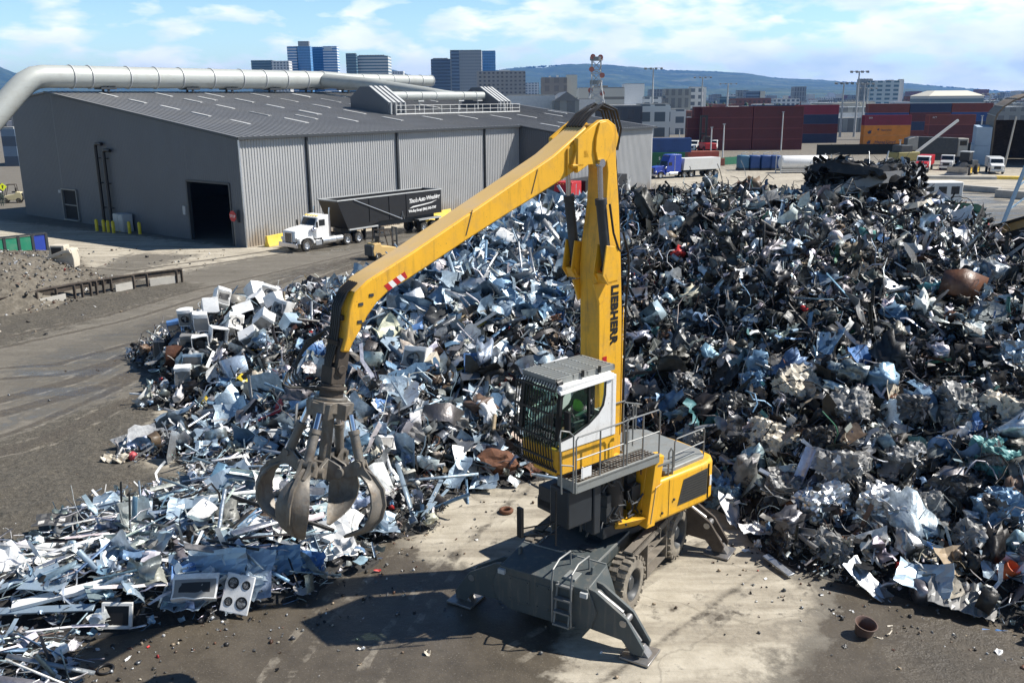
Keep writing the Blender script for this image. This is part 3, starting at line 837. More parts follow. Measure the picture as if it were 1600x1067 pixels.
# ================================================================== MATERIAL HANDLER (excavator with grapple)
EXC = (2.6, 22.7, 0.0); EXR = R(219.75)
ex = thing('material_handler', 'yellow wheeled material handler with raised boom and open grapple on outriggers', 'excavator', EXC, EXR)
KC = Matrix.Rotation(R(239 - 219.75), 4, 'Z')          # undercarriage is turned against the upper body


def C():
    return MB(KC)


# ---- undercarriage
w = C()
w.box(-2.6, 2.5, -.72, .72, .62, 1.32)
w.prism([(.55, 1.5), (1.45, 1.56), (2.62, 1.52), (3.1, 1.44), (3.1, 1.2), (.55, 1.2)], -.86, .86, 'y')
w.build('carrier_deck', M['carrier'], ex, bevel=.025)
w = C()
for x in (1.25, 1.62, 1.99):
    w.box(x - .12, x + .12, .12, .52, 1.565, 1.575)
w.build('deck_slot', M['dark_paint'], ex)
w = C(); w.box(2.80, 3.02, -.52, -.18, 1.495, 1.505); w.build('deck_plate', M['light_grey'], ex)
for sx, x0, x1 in ((1, 2.62, 3.72), (-1, -2.62, -1.95)):
    w = C()
    pr_ = [(-1.18, 1.62), (1.18, 1.62), (1.32, 1.25), (1.42, .95), (1.30, .52), (.9, .36), (-.9, .36), (-1.30, .52), (-1.42, .95), (-1.32, 1.25)]
    if sx > 0:
        n = len(pr_)
        b0 = [(x1, p[0], p[1] if p[1] < 1.3 else p[1] - .14) for p in pr_]; b1 = [(x0, p[0], p[1]) for p in pr_]
        w.add(b0 + b1, [tuple(range(n)), tuple(range(2 * n - 1, n - 1, -1))] + [(i, i + n, (i + 1) % n + n, (i + 1) % n) for i in range(n)])
    else:
        w.prism([(p[0], p[1] - .1) for p in pr_], x0, x1, 'x')
    w.build('outrigger_beam', M['carrier'], ex, bevel=.02)
for sx, xa in ((1, 3.42), (-1, -2.3)):
    for sy in (1, -1):
        w = C()
        pts = [(1.12, 1.50), (1.36, 1.46), (2.16, .98), (2.60, .34), (2.56, .16), (2.30, .14), (2.05, .42), (1.25, .46), (1.08, .7)]
        for xo in (-.24, .15):
            w.prism([(sy * p[0], p[1]) for p in pts], xa + xo, xa + xo + .09, 'x')
        w.prism([(sy * p[0], p[1]) for p in [(1.15, 1.38), (1.36, 1.34), (1.75, 1.02), (1.72, .9), (1.15, .9)]], xa - .16, xa + .16, 'x')
        leg = w.build('outrigger', M['carrier'] if sx > 0 else M['brown_steel'], ex, bevel=.012)
        w = C(); w.prism([(sy * p[0], p[1]) for p in [(2.05, .02), (2.78, .02), (2.78, .08), (2.05, .08)]], xa - .38, xa + .38, 'x')
        w.prism([(sy * 2.2, .08), (sy * 2.68, .08), (sy * 2.5, .3), (sy * 2.4, .3)], xa - .14, xa + .12, 'x')
        w.build('foot_pad', M['steel'], leg, bevel=.01)
        w = C(); w.cyl((xa, sy * 1.3, 1.3), (xa, sy * 1.95, .95), .095, n=12); w.cyl((xa, sy * 1.95, .95), (xa, sy * 2.42, .38), .055, n=10)
        w.cyl((xa - .26, sy * 2.08, .86), (xa + .26, sy * 2.08, .86), .09, n=12)
        w.build('cylinder', M['steel'], leg, smooth=50)


def wheel(x, y, muddy):
    s = 1 if y > 0 else -1
    tr = M['rubber_mud'] if muddy else M['rubber']
    w = C(); w.lathe([(.40, -.22), (.52, -.24), (.64, -.22), (.69, -.16), (.70, 0), (.69, .16), (.64, .22), (.52, .24), (.40, .22)], (x, y, .69), (0, s, 0), 40)
    for k in range(22):
        a = 2 * math.pi * k / 22
        for o in (0, 1):
            aa = a + (math.pi / 22) * o
            ca_, sa_ = math.cos(aa), math.sin(aa); y0 = y + (0.01 if o else -.24); y1 = y + (.24 if o else -.01)
            t_ = .05
            vs = []
            for rr in (.66, .735):
                for yy in (y0, y1):
                    for tt in (-t_, t_):
                        vs.append((x + rr * ca_ - tt * sa_, yy, .69 + rr * sa_ + tt * ca_))
            w.add(vs, [(0, 1, 3, 2), (4, 6, 7, 5), (0, 4, 5, 1), (2, 3, 7, 6), (0, 2, 6, 4), (1, 5, 7, 3)])
    ob = w.build('wheel', tr, ex, smooth=40)
    w = C(); w.lathe([(.43, .2), (.42, .23), (.38, .2), (.34, .05), (.22, .02), (.21, .10), (.16, .16), (0.0, .17)], (x, y, .69), (0, s, 0), 30)
    for k in range(10):
        a = 2 * math.pi * k / 10; w.cyl((x + .27 * math.cos(a), y + s * .02, .69 + .27 * math.sin(a)), (x + .27 * math.cos(a), y + s * .08, .69 + .27 * math.sin(a)), .025, n=6)
    w.build('rim', M['dark_paint'], ob, smooth=40)


for x in (1.64, -1.55):
    for y in (1.25, -1.25):
        wheel(x, y, True)
w = C()
for x in (1.64, -1.55):
    w.cyl((x, -1.15, .69), (x, 1.15, .69), .17, n=12); w.box(x - .3, x + .3, -.3, .3, .45, .95)
w.build('axle', M['dark_paint'], ex)
for s in (1, -1):
    w = C(); y0, y1 = sorted((s * 1.16, s * 1.42))
    w.box(-2.05, 1.62, y0, y1, 1.47, 1.53)
    w.box(-2.05, 1.62, s * 1.40 - .02, s * 1.40 + .02, 1.32, 1.53)
    y2, y3 = sorted((s * .92, s * 1.16))
    w.hexa([(2.28, y2, .98), (2.28, y3, .98), (2.60, y3, .55), (2.60, y2, .55)], [(2.24, y2, 1.1), (2.24, y3, 1.1), (2.66, y3, .58), (2.66, y2, .58)])
    w.build('fender', M['mud_steel'], ex, bevel=.01)
    w = C()
    for x in (-.72, .62): w.box(x - .03, x + .03, y0, y1, .32, 1.36)
    for z in (.32, .66, 1.0): w.box(-.69, .59, s * 1.28 - .12, s * 1.28 + .12, z, z + .05)
    w.box(-.69, .59, s * 1.15 - .02, s * 1.15 + .02, .3, 1.36)
    st = w.build('side_steps', M['mud_steel'], ex, bevel=.008)
    w = C()
    for x in (-.55, .05):
        w.tube([(x, s * 1.42, 1.22), (x, s * 1.52, 1.25), (x, s * 1.52, 1.55), (x, s * 1.42, 1.58)], .017, 6)
    w.build('grab_handle', M['mud_steel'], st)
for y0, y1 in ((-.95, -.35), (-.2, .22)):
    w = C(); w.box(3.72, 3.735, y0, y1, .62, 1.28)
    for yy in (y0 + .06, y1 - .06):
        for zz_ in (.68, 1.22): w.cyl((3.73, yy, zz_), (3.76, yy, zz_), .022, n=8)
    w.build('cover_plate', M['carrier'], ex, bevel=.006)
for y in (-1.0, 1.0):
    w = C(); w.prism([(2.95, 1.52), (3.15, 1.52), (3.1, 1.72), (3.0, 1.72)], y - .03, y + .03, 'y'); w.build('lifting_lug', M['carrier'], ex, bevel=.008)
w = C()
for y in (-1.12, 1.12): w.box(3.70, 3.80, y - .09, y + .09, 1.30, 1.42)
w.build('marker_lamp', M['light_grey'], ex)
w = C()
for y in (-.86, .86): w.box(.6, 3.05, y - .012, y + .012, 1.50, 1.56)
w.box(2.60, 2.63, -1.15, 1.15, 1.545, 1.64)
w.build('pale_edge', M['grey_deck'], ex)  # paler strips along the deck and housing edges
# front ladder
w = C()
for y in (.36, .86):
    w.tube([(2.95, y, 1.55), (2.98, y, 1.93), (3.55, y, 1.98), (3.86, y, 1.86), (3.92, y, 1.6), (3.9, y, .5), (3.76, y, .45)], .024, 7)
    w.bar((3.72, y + .06 if y < .6 else y - .06, 1.5), (3.92, y + .06 if y < .6 else y - .06, .45), .04, .05)
for z, xx in ((.5, 3.9), (.82, 3.87), (1.14, 3.83), (1.44, 3.74)):
    w.box(xx - .07, xx + .07, .40, .82, z - .025, z + .02)
w.build('ladder', M['rail'], ex)
w = C()
w.box(3.18, 3.55, .46, .78, 1.49, 1.56); w.build('ladder_box', M['grey_deck'], ex, bevel=.01)
# ---- slew ring, upper frame
w = MB(); w.cyl((0, 0, 1.3), (0, 0, 1.78), .95, n=36); w.cyl((0, 0, 1.45), (0, 0, 1.62), 1.05, n=36); w.build('slew_ring', M['dark_paint'], ex)
w = MB(); w.box(-2.3, 1.5, -1.25, 1.25, 1.8, 2.12); w.box(-.3, 1.0, -.85, -.42, 2.1, 3.3); w.box(-.3, 1.0, .42, .85, 2.1, 3.1)
w.box(.9, 1.5, -1.2, -.3, 1.9, 2.5)
w.build('upper_frame', M['deep_grey'], ex, bevel=.02)
w = MB()
random.seed(5)
for k in range(26):
    a = (random.uniform(.25, 1.9), random.uniform(.9, 1.45), random.uniform(2.1, 3.5)); pts = [Vector(a)]
    for j in range(4):
        pts.append(pts[-1] + Vector((random.uniform(-.25, .25), random.uniform(-.1, .1), random.uniform(-.35, .25))))
    w.tube(pts, random.choice((.018, .028, .035)), 6)
for k in range(9):
    x, y, z = random.uniform(.3, 1.7), random.uniform(.7, 1.2), random.uniform(2.1, 3.0); w.box(x - .16, x + .16, y - .14, y + .14, z, z + random.uniform(.2, .5))
w.build('hydraulic_valves', M['dark_paint'], ex)
w = MB(); w.cyl((1.0, 1.0, 2.1), (1.0, 1.0, 3.5), .33, n=24); w.build('swivel_tank', M['black'], ex)
w = MB(); w.box(2.15, 2.95, .85, 1.5, 2.62, 3.60); w.box(1.85, 2.1, 1.2, 1.5, 2.2, 3.5); w.build('tool_box', M['deep_grey'], ex, bevel=.04)
# ---- engine house and counterweight
plan = [(.02, 1.6), (-2.05, 1.6), (-2.45, 1.5), (-2.66, 1.28), (-2.78, .6), (-2.82, 0), (-2.78, -.6), (-2.66, -1.28), (-2.45, -1.5), (-2.05, -1.6), (.02, -1.6)]
w = MB(); w.prism(plan, 1.86, 3.02, 'z'); w.build('engine_house', M['yellow'], ex, bevel=.09, segs=3)
w = MB()
g_ = [(-.92, 2.12), (-1.13, 2.80), (-2.12, 2.86), (-2.12, 2.12)]
w.prism(g_, 1.598, 1.612, 'y'); w.build('side_grille', M['grille'], ex)
w = MB()
for k in range(9):
    z = 2.18 + k * .072; w.box(-2.08, -1.0 - .02 * k, 1.612, 1.618, z, z + .012)
w.build('grille_slat', M['black'], ex)
w = MB(); w.box(-.565, -.55, 1.597, 1.606, 1.95, 2.95); w.box(-2.215, -2.20, 1.56, 1.592, 1.95, 2.95); w.build('panel_gap', M['black'], ex)
w = MB()
for F, z in ((-.76, 2.35), (-.3, 2.1)): w.cyl((F, 1.59, z), (F, 1.63, z), .035, n=10)
w.build('latch', M['dark_paint'], ex)
w = MB(); w.prism([(-2.37, 2.28), (-2.30, 2.28), (-2.30, 2.58), (-2.37, 2.58)], 1.545, 1.56, 'y'); w.build('sticker', M['white'], ex)
w = MB()
w.prism([(-.55, 1.42), (-2.25, 1.36), (-2.5, 1.0), (-2.55, -1.0), (-2.25, -1.36), (-.2, -1.42), (-.2, .95), (-.55, .95)], 2.95, 3.13, 'z'); w.build('hood', M['grey_deck'], ex, bevel=.035)
w = MB(); w.prism([(-.75, 1.25), (-2.1, 1.2), (-2.25, .85), (-2.25, .2), (-.75, .2)], 3.13, 3.2, 'z'); w.build('hood_lid', M['grey_deck'], ex, bevel=.02)
w = MB(); w.cyl((-1.3, -.6, 3.1), (-1.3, -.6, 3.5), .07, n=12); w.build('exhaust_stack', M['rail'], ex)
# open yellow service door and bay
w = MB(); w.hexa([(.30, 1.36, 1.86), (.30, 1.62, 1.84), (-.02, 1.62, 1.84), (-.02, 1.36, 1.86)], [(.0, 1.36, 3.78), (.0, 1.62, 3.76), (-.3, 1.62, 3.70), (-.3, 1.36, 3.74)])
w.hexa([(.30, .6, 1.86), (.30, 1.36, 1.86), (.25, 1.36, 1.86), (.25, .6, 1.86)], [(.02, .6, 3.5), (.02, 1.36, 3.74), (-.03, 1.36, 3.74), (-.03, .6, 3.5)])
dr = w.build('service_door', M['yellow'], ex, bevel=.015)
w = MB(); w.tube([(.20, 1.64, 1.98), (.24, 1.7, 2.0), (.08, 1.7, 2.95), (-.12, 1.7, 3.0), (-.16, 1.63, 2.96)], .018, 6); w.build('handle', M['yellow_dusty'], dr)
w = MB(); w.bar((.05, 1.45, 3.62), (.95, 1.0, 3.62), .07, .12); w.build('door_stay', M['yellow'], ex, bevel=.01)
w = MB(); w.hexa([(.35, 1.35, 1.86), (1.05, 1.2, 1.9), (1.05, .7, 1.9), (.35, .7, 1.86)], [(.32, 1.62, 2.16), (1.15, 1.45, 2.18), (1.08, .66, 2.18), (.35, .66, 2.16)]); w.build('catch_tray', M['yellow'], ex, bevel=.01)
# ---- walkway and rails
w = MB(); w.box(-.05, 2.84, 1.04, 1.66, 3.74, 3.80)
w.box(-.05, 2.84, 1.60, 1.66, 3.58, 3.83); w.box(-.05, 2.84, 1.02, 1.06, 3.62, 3.83); w.box(2.80, 2.86, 1.02, 1.66, 3.58, 3.86)
wk = w.build('walkway', M['grey_deck'], ex, bevel=.008)
w = MB()
for k in range(26):
    F = .05 + k * .105; w.box(F, F + .03, 1.10, 1.58, 3.80, 3.812)
for k in range(5):
    y = 1.12 + k * .105; w.box(0, 2.78, y, y + .02, 3.811, 3.822)
w.build('grating', M['brown_steel'], wk, smooth=0)
w = MB(); w.box(-.55, -.05, .2, 1.62, 3.44, 3.50); w.box(-.9, -.5, .2, 1.5, 3.1, 3.16); w.build('walkway_step', M['grey_deck'], ex)


def rail(pts, posts=(), mid=None, r=.021):
    w = MB(); w.tube(pts, r, 7)
    if mid: w.tube(mid, r * .9, 7)
    for a, b in posts: w.tube([a, b], r * 1.05, 7)
    w.build('hand_rail', M['rail'], ex)


y = 1.635
rail([(2.84, y, 3.62), (2.84, y, 4.9), (2.78, y, 4.97), (1.30, y, 4.98), (1.24, y, 4.9), (1.24, y, 3.6)], [((2.05, y, 3.6), (2.05, y, 4.97))], [(2.84, y, 4.42), (1.24, y, 4.42)])
rail([(1.12, y, 3.6), (1.12, y, 4.93), (1.05, y, 5.0), (.0, y, 5.0), (-.06, y, 4.93), (-.06, y, 3.6)], [((.55, y, 3.6), (.55, y, 4.99))], [(1.12, y, 4.42), (-.06, y, 4.42)])
rail([(3.28, 1.62, 3.7), (3.34, 1.62, 5.1), (3.25, 1.55, 5.22), (3.05, 1.62, 5.16), (2.93, 1.64, 5.04), (2.93, 1.64, 3.62)], [], [(3.3, 1.62, 4.42), (2.93, 1.64, 4.3)])
rail([(-.1, .35, 3.5), (-.1, .35, 4.8), (-.15, .35, 4.88), (.9, .35, 4.9)], [((.35, .35, 3.3), (.35, .35, 4.88))], [(-.1, .35, 4.3), (.9, .35, 4.3)])
rail([(-.1, .35, 4.85), (-2.2, -.9, 4.0), (-2.3, -1.2, 3.95), (-2.3, -1.2, 3.1)], [((-1.2, -.3, 3.1), (-1.2, -.3, 4.42))], [(-.1, .35, 4.3), (-2.3, -1.2, 3.55)])
rail([(-.98, 1.38, 3.05), (-.98, 1.38, 3.82), (-1.05, 1.38, 3.9), (-2.22, 1.34, 3.9), (-2.3, 1.3, 3.82), (-2.3, 1.3, 3.05)], [], [(-.98, 1.38, 3.48), (-2.3, 1.3, 3.48)])
rail([(-.62, 1.5, 3.0), (-.62, 1.5, 3.66), (-.7, 1.5, 3.75), (-.78, 1.5, 3.66), (-.78, 1.5, 3.0)], r=.024)
w = MB(); w.box(2.62, 2.64, 1.62, 1.66, 3.9, 4.2); w.box(2.35, 2.68, 1.648, 1.655, 3.92, 4.17); w.build('notice_plate', M['white'], ex)
# ladder and arm in front of the tool box
w = MB(); w.tube([(3.25, 1.4, 3.7), (3.25, 1.4, 2.3)], .02, 6); w.tube([(3.25, 1.4, 2.9), (3.9, .9, 2.75), (3.9, .9, 3.05)], .02, 6); w.tube([(3.25, 1.4, 2.6), (3.9, .9, 2.55)], .02, 6)
w.box(3.88, 3.96, .82, .98, 2.55, 3.3); w.build('mirror_bracket', M['black'], ex)
# ---- cab
w = MB()
w.box(1.30, 3.05, .06, 1.38, 4.02, 4.62); w.hexa([(2.9, .06, 4.02), (3.12, .06, 4.1), (3.12, 1.2, 4.1), (2.9, 1.38, 4.02)], [(2.9, .06, 4.62), (3.12, .06, 4.62), (3.12, 1.2, 4.62), (2.9, 1.38, 4.62)])
w.box(1.45, 2.9, .2, 1.0, 3.82, 4.02)
cb = w.build('cab_base', M['yellow'], ex, bevel=.02)
# white side wall = outline minus window, made as a strip round the window
outer = [(3.10, 4.62), (1.47, 4.62), (1.47, 6.14), (2.95, 6.10)]


def side_panel(mb, L0, L1):
    mb.prism([(3.12, 4.62), (3.12, 4.88), (2.72, 4.93), (2.20, 5.10), (1.86, 5.30), (1.74, 5.45), (1.68, 5.7), (1.67, 6.06), (1.47, 6.14), (1.46, 4.62)], L0, L1, 'y')
    mb.prism([(1.67, 6.03), (1.47, 6.14), (2.85, 6.12), (3.12, 6.06), (3.12, 5.98), (2.15, 6.02)], L0, L1, 'y')


w = MB(); side_panel(w, 1.34, 1.40); side_panel(w, .06, .12)
w.box(1.40, 1.47, .06, 1.40, 4.62, 5.15); w.box(1.40, 1.47, 1.25, 1.40, 5.15, 6.14); w.box(1.40, 1.47, .06, .2, 5.15, 6.14); w.box(1.3, 1.46, 1.25, 1.40, 4.62, 6.14)
cw = w.build('cab', M['white'], ex, bevel=.012)
w = MB(); w.box(2.16, 2.21, 1.335, 1.395, 5.08, 6.04); w.prism([(3.14, 4.88), (3.22, 4.9), (3.12, 6.02), (3.03, 6.02)], 1.30, 1.40, 'y'); w.prism([(3.14, 4.88), (3.22, 4.9), (3.12, 6.02), (3.03, 6.02)], .06, .14, 'y')
w.prism([(3.12, 4.86), (2.72, 4.91), (2.20, 5.08), (1.88, 5.27), (1.71, 5.45), (1.65, 5.7), (1.64, 6.04), (1.69, 6.04), (1.70, 5.7), (1.76, 5.48), (1.92, 5.30), (2.22, 5.13), (2.73, 4.96), (3.12, 4.92)], 1.395, 1.407, 'y')
w.build('window_frame', M['black'], cw)
w = MB(); w.prism([(3.14, 4.88), (2.72, 4.93), (2.20, 5.10), (1.86, 5.30), (1.74, 5.45), (1.68, 5.7), (1.67, 6.06), (2.15, 6.04), (3.04, 6.0)], 1.355, 1.365, 'y'); w.build('side_window', M['glass'], cw, smooth=0)
w = MB(); w.hexa([(3.15, .12, 4.62), (3.16, .12, 4.62), (3.16, 1.34, 4.62), (3.15, 1.34, 4.62)], [(3.05, .12, 6.05), (3.06, .12, 6.05), (3.06, 1.34, 6.05), (3.05, 1.34, 6.05)]); w.build('windscreen', M['glass'], cw, smooth=0)
w = MB(); w.prism([(3.14, 4.88), (2.72, 4.93), (2.20, 5.10), (1.86, 5.30), (1.74, 5.45), (1.68, 5.7), (1.67, 6.06), (2.15, 6.04), (3.04, 6.0)], .085, .095, 'y'); w.build('side_window', M['glass'], cw, smooth=0)
w = MB(); w.box(1.40, 3.1, .04, 1.42, 6.10, 6.2); w.hexa([(1.42, 1.30, 6.14), (3.16, 1.30, 6.05), (3.16, 1.45, 6.0), (1.42, 1.45, 6.06)], [(1.42, 1.30, 6.24), (3.16, 1.30, 6.14), (3.16, 1.43, 6.08), (1.42, 1.43, 6.16)])
w.build('cab_roof', M['white'], ex, bevel=.015)
w = MB(); w.box(1.2, 3.12, .08, 1.22, 6.2, 6.23); w.box(1.2, 3.12, .08, .12, 6.2, 6.33); w.box(1.2, 3.12, 1.2, 1.24, 6.2, 6.33)
for F in (1.2, 1.65, 2.1, 2.55, 3.08): w.box(F, F + .05, .08, 1.24, 6.24, 6.33)
for k in range(9):
    y = .2 + k * .12; w.box(1.2, 3.12, y, y + .05, 6.29, 6.335)
w.build('roof_guard', M['grey_deck'], ex, smooth=0)
w = MB()
for F in (1.75, 2.3): w.cyl((F, 1.27, 6.25), (F, 1.27, 6.4), .04, n=10)
w.cyl((2.95, 1.2, 6.22), (3.1, 1.2, 6.2), .11, n=12)
w.build('roof_lamp', M['black'], ex)
# front guard of vertical bars
w = MB()
for k in range(15):
    y = .02 + k * .093
    w.tube([(3.16, y, 6.22), (3.24, y, 6.1), (3.3, y, 5.6), (3.36, y, 4.9), (3.3, y, 4.3), (3.18, y, 4.1)], .016, 6)
for z, F in ((6.1, 3.24), (5.55, 3.31), (4.95, 3.36), (4.45, 3.33), (4.15, 3.2)):
    w.bar((F, -.02, z), (F, 1.36, z), .04, .05)
w.build('front_guard', M['black'], ex)
w = MB(); w.box(3.0, 3.06, 1.46, 1.62, 5.15, 5.62); w.bar((3.03, 1.38, 5.4), (3.03, 1.5, 5.4), .03, .03); w.build('mirror', M['black'], ex)
w = MB(); w.box(1.62, 2.05, .38, .98, 4.62, 5.1); w.box(1.55, 1.72, .40, .96, 5.05, 5.85); w.build('seat', M['black'], ex, bevel=.05)
w = MB(); w.box(2.85, 3.0, .3, 1.1, 4.62, 5.05); w.box(1.9, 2.5, 1.0, 1.15, 4.7, 5.12); w.box(1.9, 2.5, .25, .4, 4.7, 5.12); w.build('console', M['dark_paint'], ex, bevel=.03)
# ---- boom (near vertical) in the plane y = 0
BW = .33
front = [(4.0, .74), (5.0, .80), (6.2, .84), (7.3, .86), (8.0, .89), (8.45, .91), (9.1, .85), (10.0, .69), (10.8, .64)]
rear = [(4.0, -.05), (6.0, -.03), (7.4, .03), (8.7, .11), (10.0, .22), (11.0, .34)]
prof = [(F, z) for z, F in [(2.3, .62)] + front] + [(.70, 11.1), (1.02, 11.35), (1.08, 11.65), (.9, 11.9), (.62, 11.93), (.42, 11.75), (.36, 11.4)] + [(F, z) for z, F in rear[::-1]] + [(-.05, 2.3)]
w = MB(); w.prism(prof, -BW, BW, 'y'); w.build('boom', M['yellow'], ex, bevel=.03)
w = MB()
for s in (1, -1):
    y0, y1 = sorted((s * .335, s * .345)); w.box(-.03, .0, y0, y1, 4, 7.4)
    y0, y1 = sorted((s * BW, s * .62))
    w.prism([(.05, 2.2), (.75, 2.2), (.6, 3.5), (.1, 3.5)], y0, y1 - .12, 'y')
w.build('boom_foot', M['yellow'], ex, bevel=.02)
w = MB()
for s in (1, -1):
    for a_, b_ in ((.37, .41), (.68, .72)):
        y0, y1 = sorted((s * a_, s * b_))
        w.prism([(1.02, 9.12), (.62, 9.05), (.55, 8.6), (.62, 8.2), (.95, 8.15), (1.14, 8.4)], y0, y1, 'y')
    y0, y1 = sorted((s * .33, s * .72)); w.prism([(1.08, 8.42), (.95, 8.17), (.62, 8.2), (.62, 8.26), (.93, 8.24), (1.03, 8.45)], y0, y1, 'y')
    w.prism([(1.10, 8.15), (.62, 8.15), (.72, 7.75), (.9, 7.6)], s * .33 if s > 0 else -.40, .40 if s > 0 else -.33, 'y')
w.build('cylinder_bracket', M['yellow'], ex, bevel=.012)
lettering('lettering', 'LIEBHERR', .335, frame_mat((.42, .337, 8.02), (0, 0, -1), (-1, 0, 0)) @ Matrix.Diagonal((1.0, 1.0, 1, 1)), M['black'], ex, bold=.017, space=1.08)
w = MB(); w.box(.55, .70, .333, .338, 6.06, 6.22); w.build('warning_label', M['red'], ex)
# hoses up the back of the boom
w = MB()
for j, L in enumerate((-.16, -.05, .07, .18)):
    w.tube([(-.12, L, 3.6), (-.13, L, 5.5), (-.09, L, 7.3), (.0, L, 8.7), (.10, L, 10), (.22, L, 11.0), (.3, L, 11.6)], .035, 8)
for z, F in ((4.6, -.12), (5.8, -.13), (7.0, -.1), (8.1, -.05), (9.3, .05), (10.4, .14)):
    w.box(F - .05, F + .09, -.24, .26, z, z + .06)
w.tube([(.02, .3, 9.3), (-.12, .36, 8.8), (-.16, .36, 8.3), (-.14, .30, 7.4), (-.15, .28, 6), (-.16, .28, 4)], .03, 7)
w.build('hose_bundle', M['black'], ex, smooth=50)
# ---- stick / arm
AW = .33
top = [(1.0, 12.02), (1.36, 11.88), (2.4, 11.26), (4.0, 10.53), (5.1, 10.03), (6.3, 9.49), (6.95, 9.22), (7.36, 9.05), (7.65, 8.85), (7.80, 8.57), (7.86, 8.31), (7.91, 8.0), (8.03, 7.70)]
bot = [(7.86, 7.66), (7.76, 7.85), (7.6, 8.05), (7.4, 8.34), (7.16, 8.58), (6.88, 8.77), (6.45, 8.93), (6.0, 9.12), (4.9, 9.59), (3.9, 10.0), (2.1, 10.71), (1.42, 11.02)]
w = MB(); w.prism(top[1:] + bot, -AW, AW, 'y')
arm = w.build('stick', M['yellow'], ex, bevel=.035)
w = MB()
cap = [(F, z + .002) for F, z in top[1:10]] + [(F, z - .05) for F, z in top[1:10]][::-1]
w.prism([(F, z + .012) for F, z in top[1:9]] + [(F, z) for F, z in top[1:9]][::-1], -.29, .29, 'y'); w.build('dusty_top', M['yellow_dusty'], ex, bevel=0)
for s in (1, -1):
    w = MB(); y0, y1 = sorted((s * .37, s * .50))
    w.prism([(1.8, 11.62), (1.36, 11.88), (1.08, 12.02), (.82, 12.03), (.58, 11.9), (.46, 11.62), (.52, 11.4), (.75, 11.2), (.95, 10.98), (1.14, 10.93), (1.26, 11.02), (1.45, 11.02), (1.8, 10.85)], y0, y1, 'y')
    w.prism([(2.0, 11.4), (1.3, 11.85), (1.2, 11.3), (1.5, 11.0), (2.0, 10.8)], *sorted((s * .32, s * .38)), 'y')
    w.cyl((.85, s * .36, 11.55), (.85, s * .54, 11.55), .12, n=18); w.cyl((1.12, s * .36, 11.05), (1.12, s * .53, 11.05), .07, n=12)
    w.build('stick_head', M['yellow'], ex, bevel=.015)
    w = MB(); y0, y1 = sorted((s * .50, s * .56))
    w.prism([(1.15, 11.97), (1.26, 11.64), (1.28, 11.35), (1.2, 11.08), (1.12, 10.98), (1.02, 11.06), (.88, 11.26), (.74, 11.5), (.70, 11.72), (.78, 11.9), (.95, 12.0)], y0, y1, 'y')
    w.build('ear_plate', M['yellow'], ex, bevel=.012)
w = MB()
w.box(1.6, 1.95, .34, .50, 11.0, 11.05); w.hexa([(1.80, .335, 10.95), (1.95, .335, 10.98), (1.95, .47, 10.98), (1.80, .47, 10.95)], [(1.62, .335, 11.38), (1.78, .335, 11.42), (1.78, .47, 11.42), (1.62, .47, 11.38)])
w.box(1.44, 1.62, .335, .50, 11.18, 11.36); w.build('stop_bracket', M['yellow'], ex, bevel=.012)
w = MB(); w.prism([(1.77, 11.60), (1.54, 11.72), (1.46, 11.53), (1.66, 11.45)], .331, .337, 'y'); w.build('sticker', M['white'], ex)
# red and white warning stripe
for j in range(5):
    a0, a1 = j / 5, (j + 1) / 5
    P0, P1 = np.array((7.0, 8.90)), np.array((6.49, 9.125)); Q0, Q1 = np.array((6.94, 8.76)), np.array((6.43, 8.995))
    w = MB(); sk = .09
    q = [P0 + (P1 - P0) * a0, P0 + (P1 - P0) * a1, Q0 + (Q1 - Q0) * min(1, a1 + sk), Q0 + (Q1 - Q0) * min(1, a0 + sk)]
    w.prism([tuple(x) for x in q], .3305, .3355, 'y'); w.build('warning_stripe', M['red'] if j % 2 == 0 else M['white'], ex)
for (F, z) in ((7.3, 8.75), (7.55, 8.6), (7.6, 8.25), (7.5, 8.2)):
    w = MB(); w.box(F - .05, F + .05, .33, .345, z - .03, z + .03); w.build('hose_clamp', M['dark_paint'], ex)
for F, z in ((2.9, 10.7), (4.75, 9.95)):
    w = MB(); w.bar((F - .02, .334, z + .28), (F + .16, .334, z - .24), .012, .02); w.build('weld_seam', M['dark_paint'], ex)
# hydraulic cylinders at both sides of the boom
for s in (1, -1):
    y = s * .55
    w = MB(); w.cyl((.82, y, 8.5), (1.08, y, 10.2), .125, n=18); w.cyl((1.06, y, 10.08), (1.08, y, 10.22), .145, n=18); w.cyl((.82, y - .14, 8.5), (.82, y + .14, 8.5), .10, n=12)
    cyl = w.build('hydraulic_cylinder', M['dark_paint'], ex, smooth=50)
    w = MB(); w.cyl((1.08, y, 10.2), (1.13, y, 11.05), .065, n=14); w.cyl((1.13, y - .09, 11.05), (1.13, y + .09, 11.05), .10, n=12); w.build('rod', M['chrome'], cyl, smooth=50)
    w = MB(); w.tube([(.95, y + s * .17, 10.1), (.80, y + s * .17, 9.4), (.62, y + s * .17, 9.0), (.4, y + s * .05, 8.9), (.1, .38 * s, 9.0)], .028, 7); w.build('hose', M['black'], cyl, smooth=50)
# hoses over the joint
w = MB()
for j in range(6):
    L = -.25 + j * .1
    w.tube([(.25, L, 11.3), (.12, L, 11.8), (.3, L, 12.22 + .03 * (j % 2)), (.75, L, 12.33 + .03 * (j % 3)), (1.15, L, 12.15), (1.45, L, 11.88)], .03, 7)
w.build('joint_hoses', M['black'], ex, smooth=50)
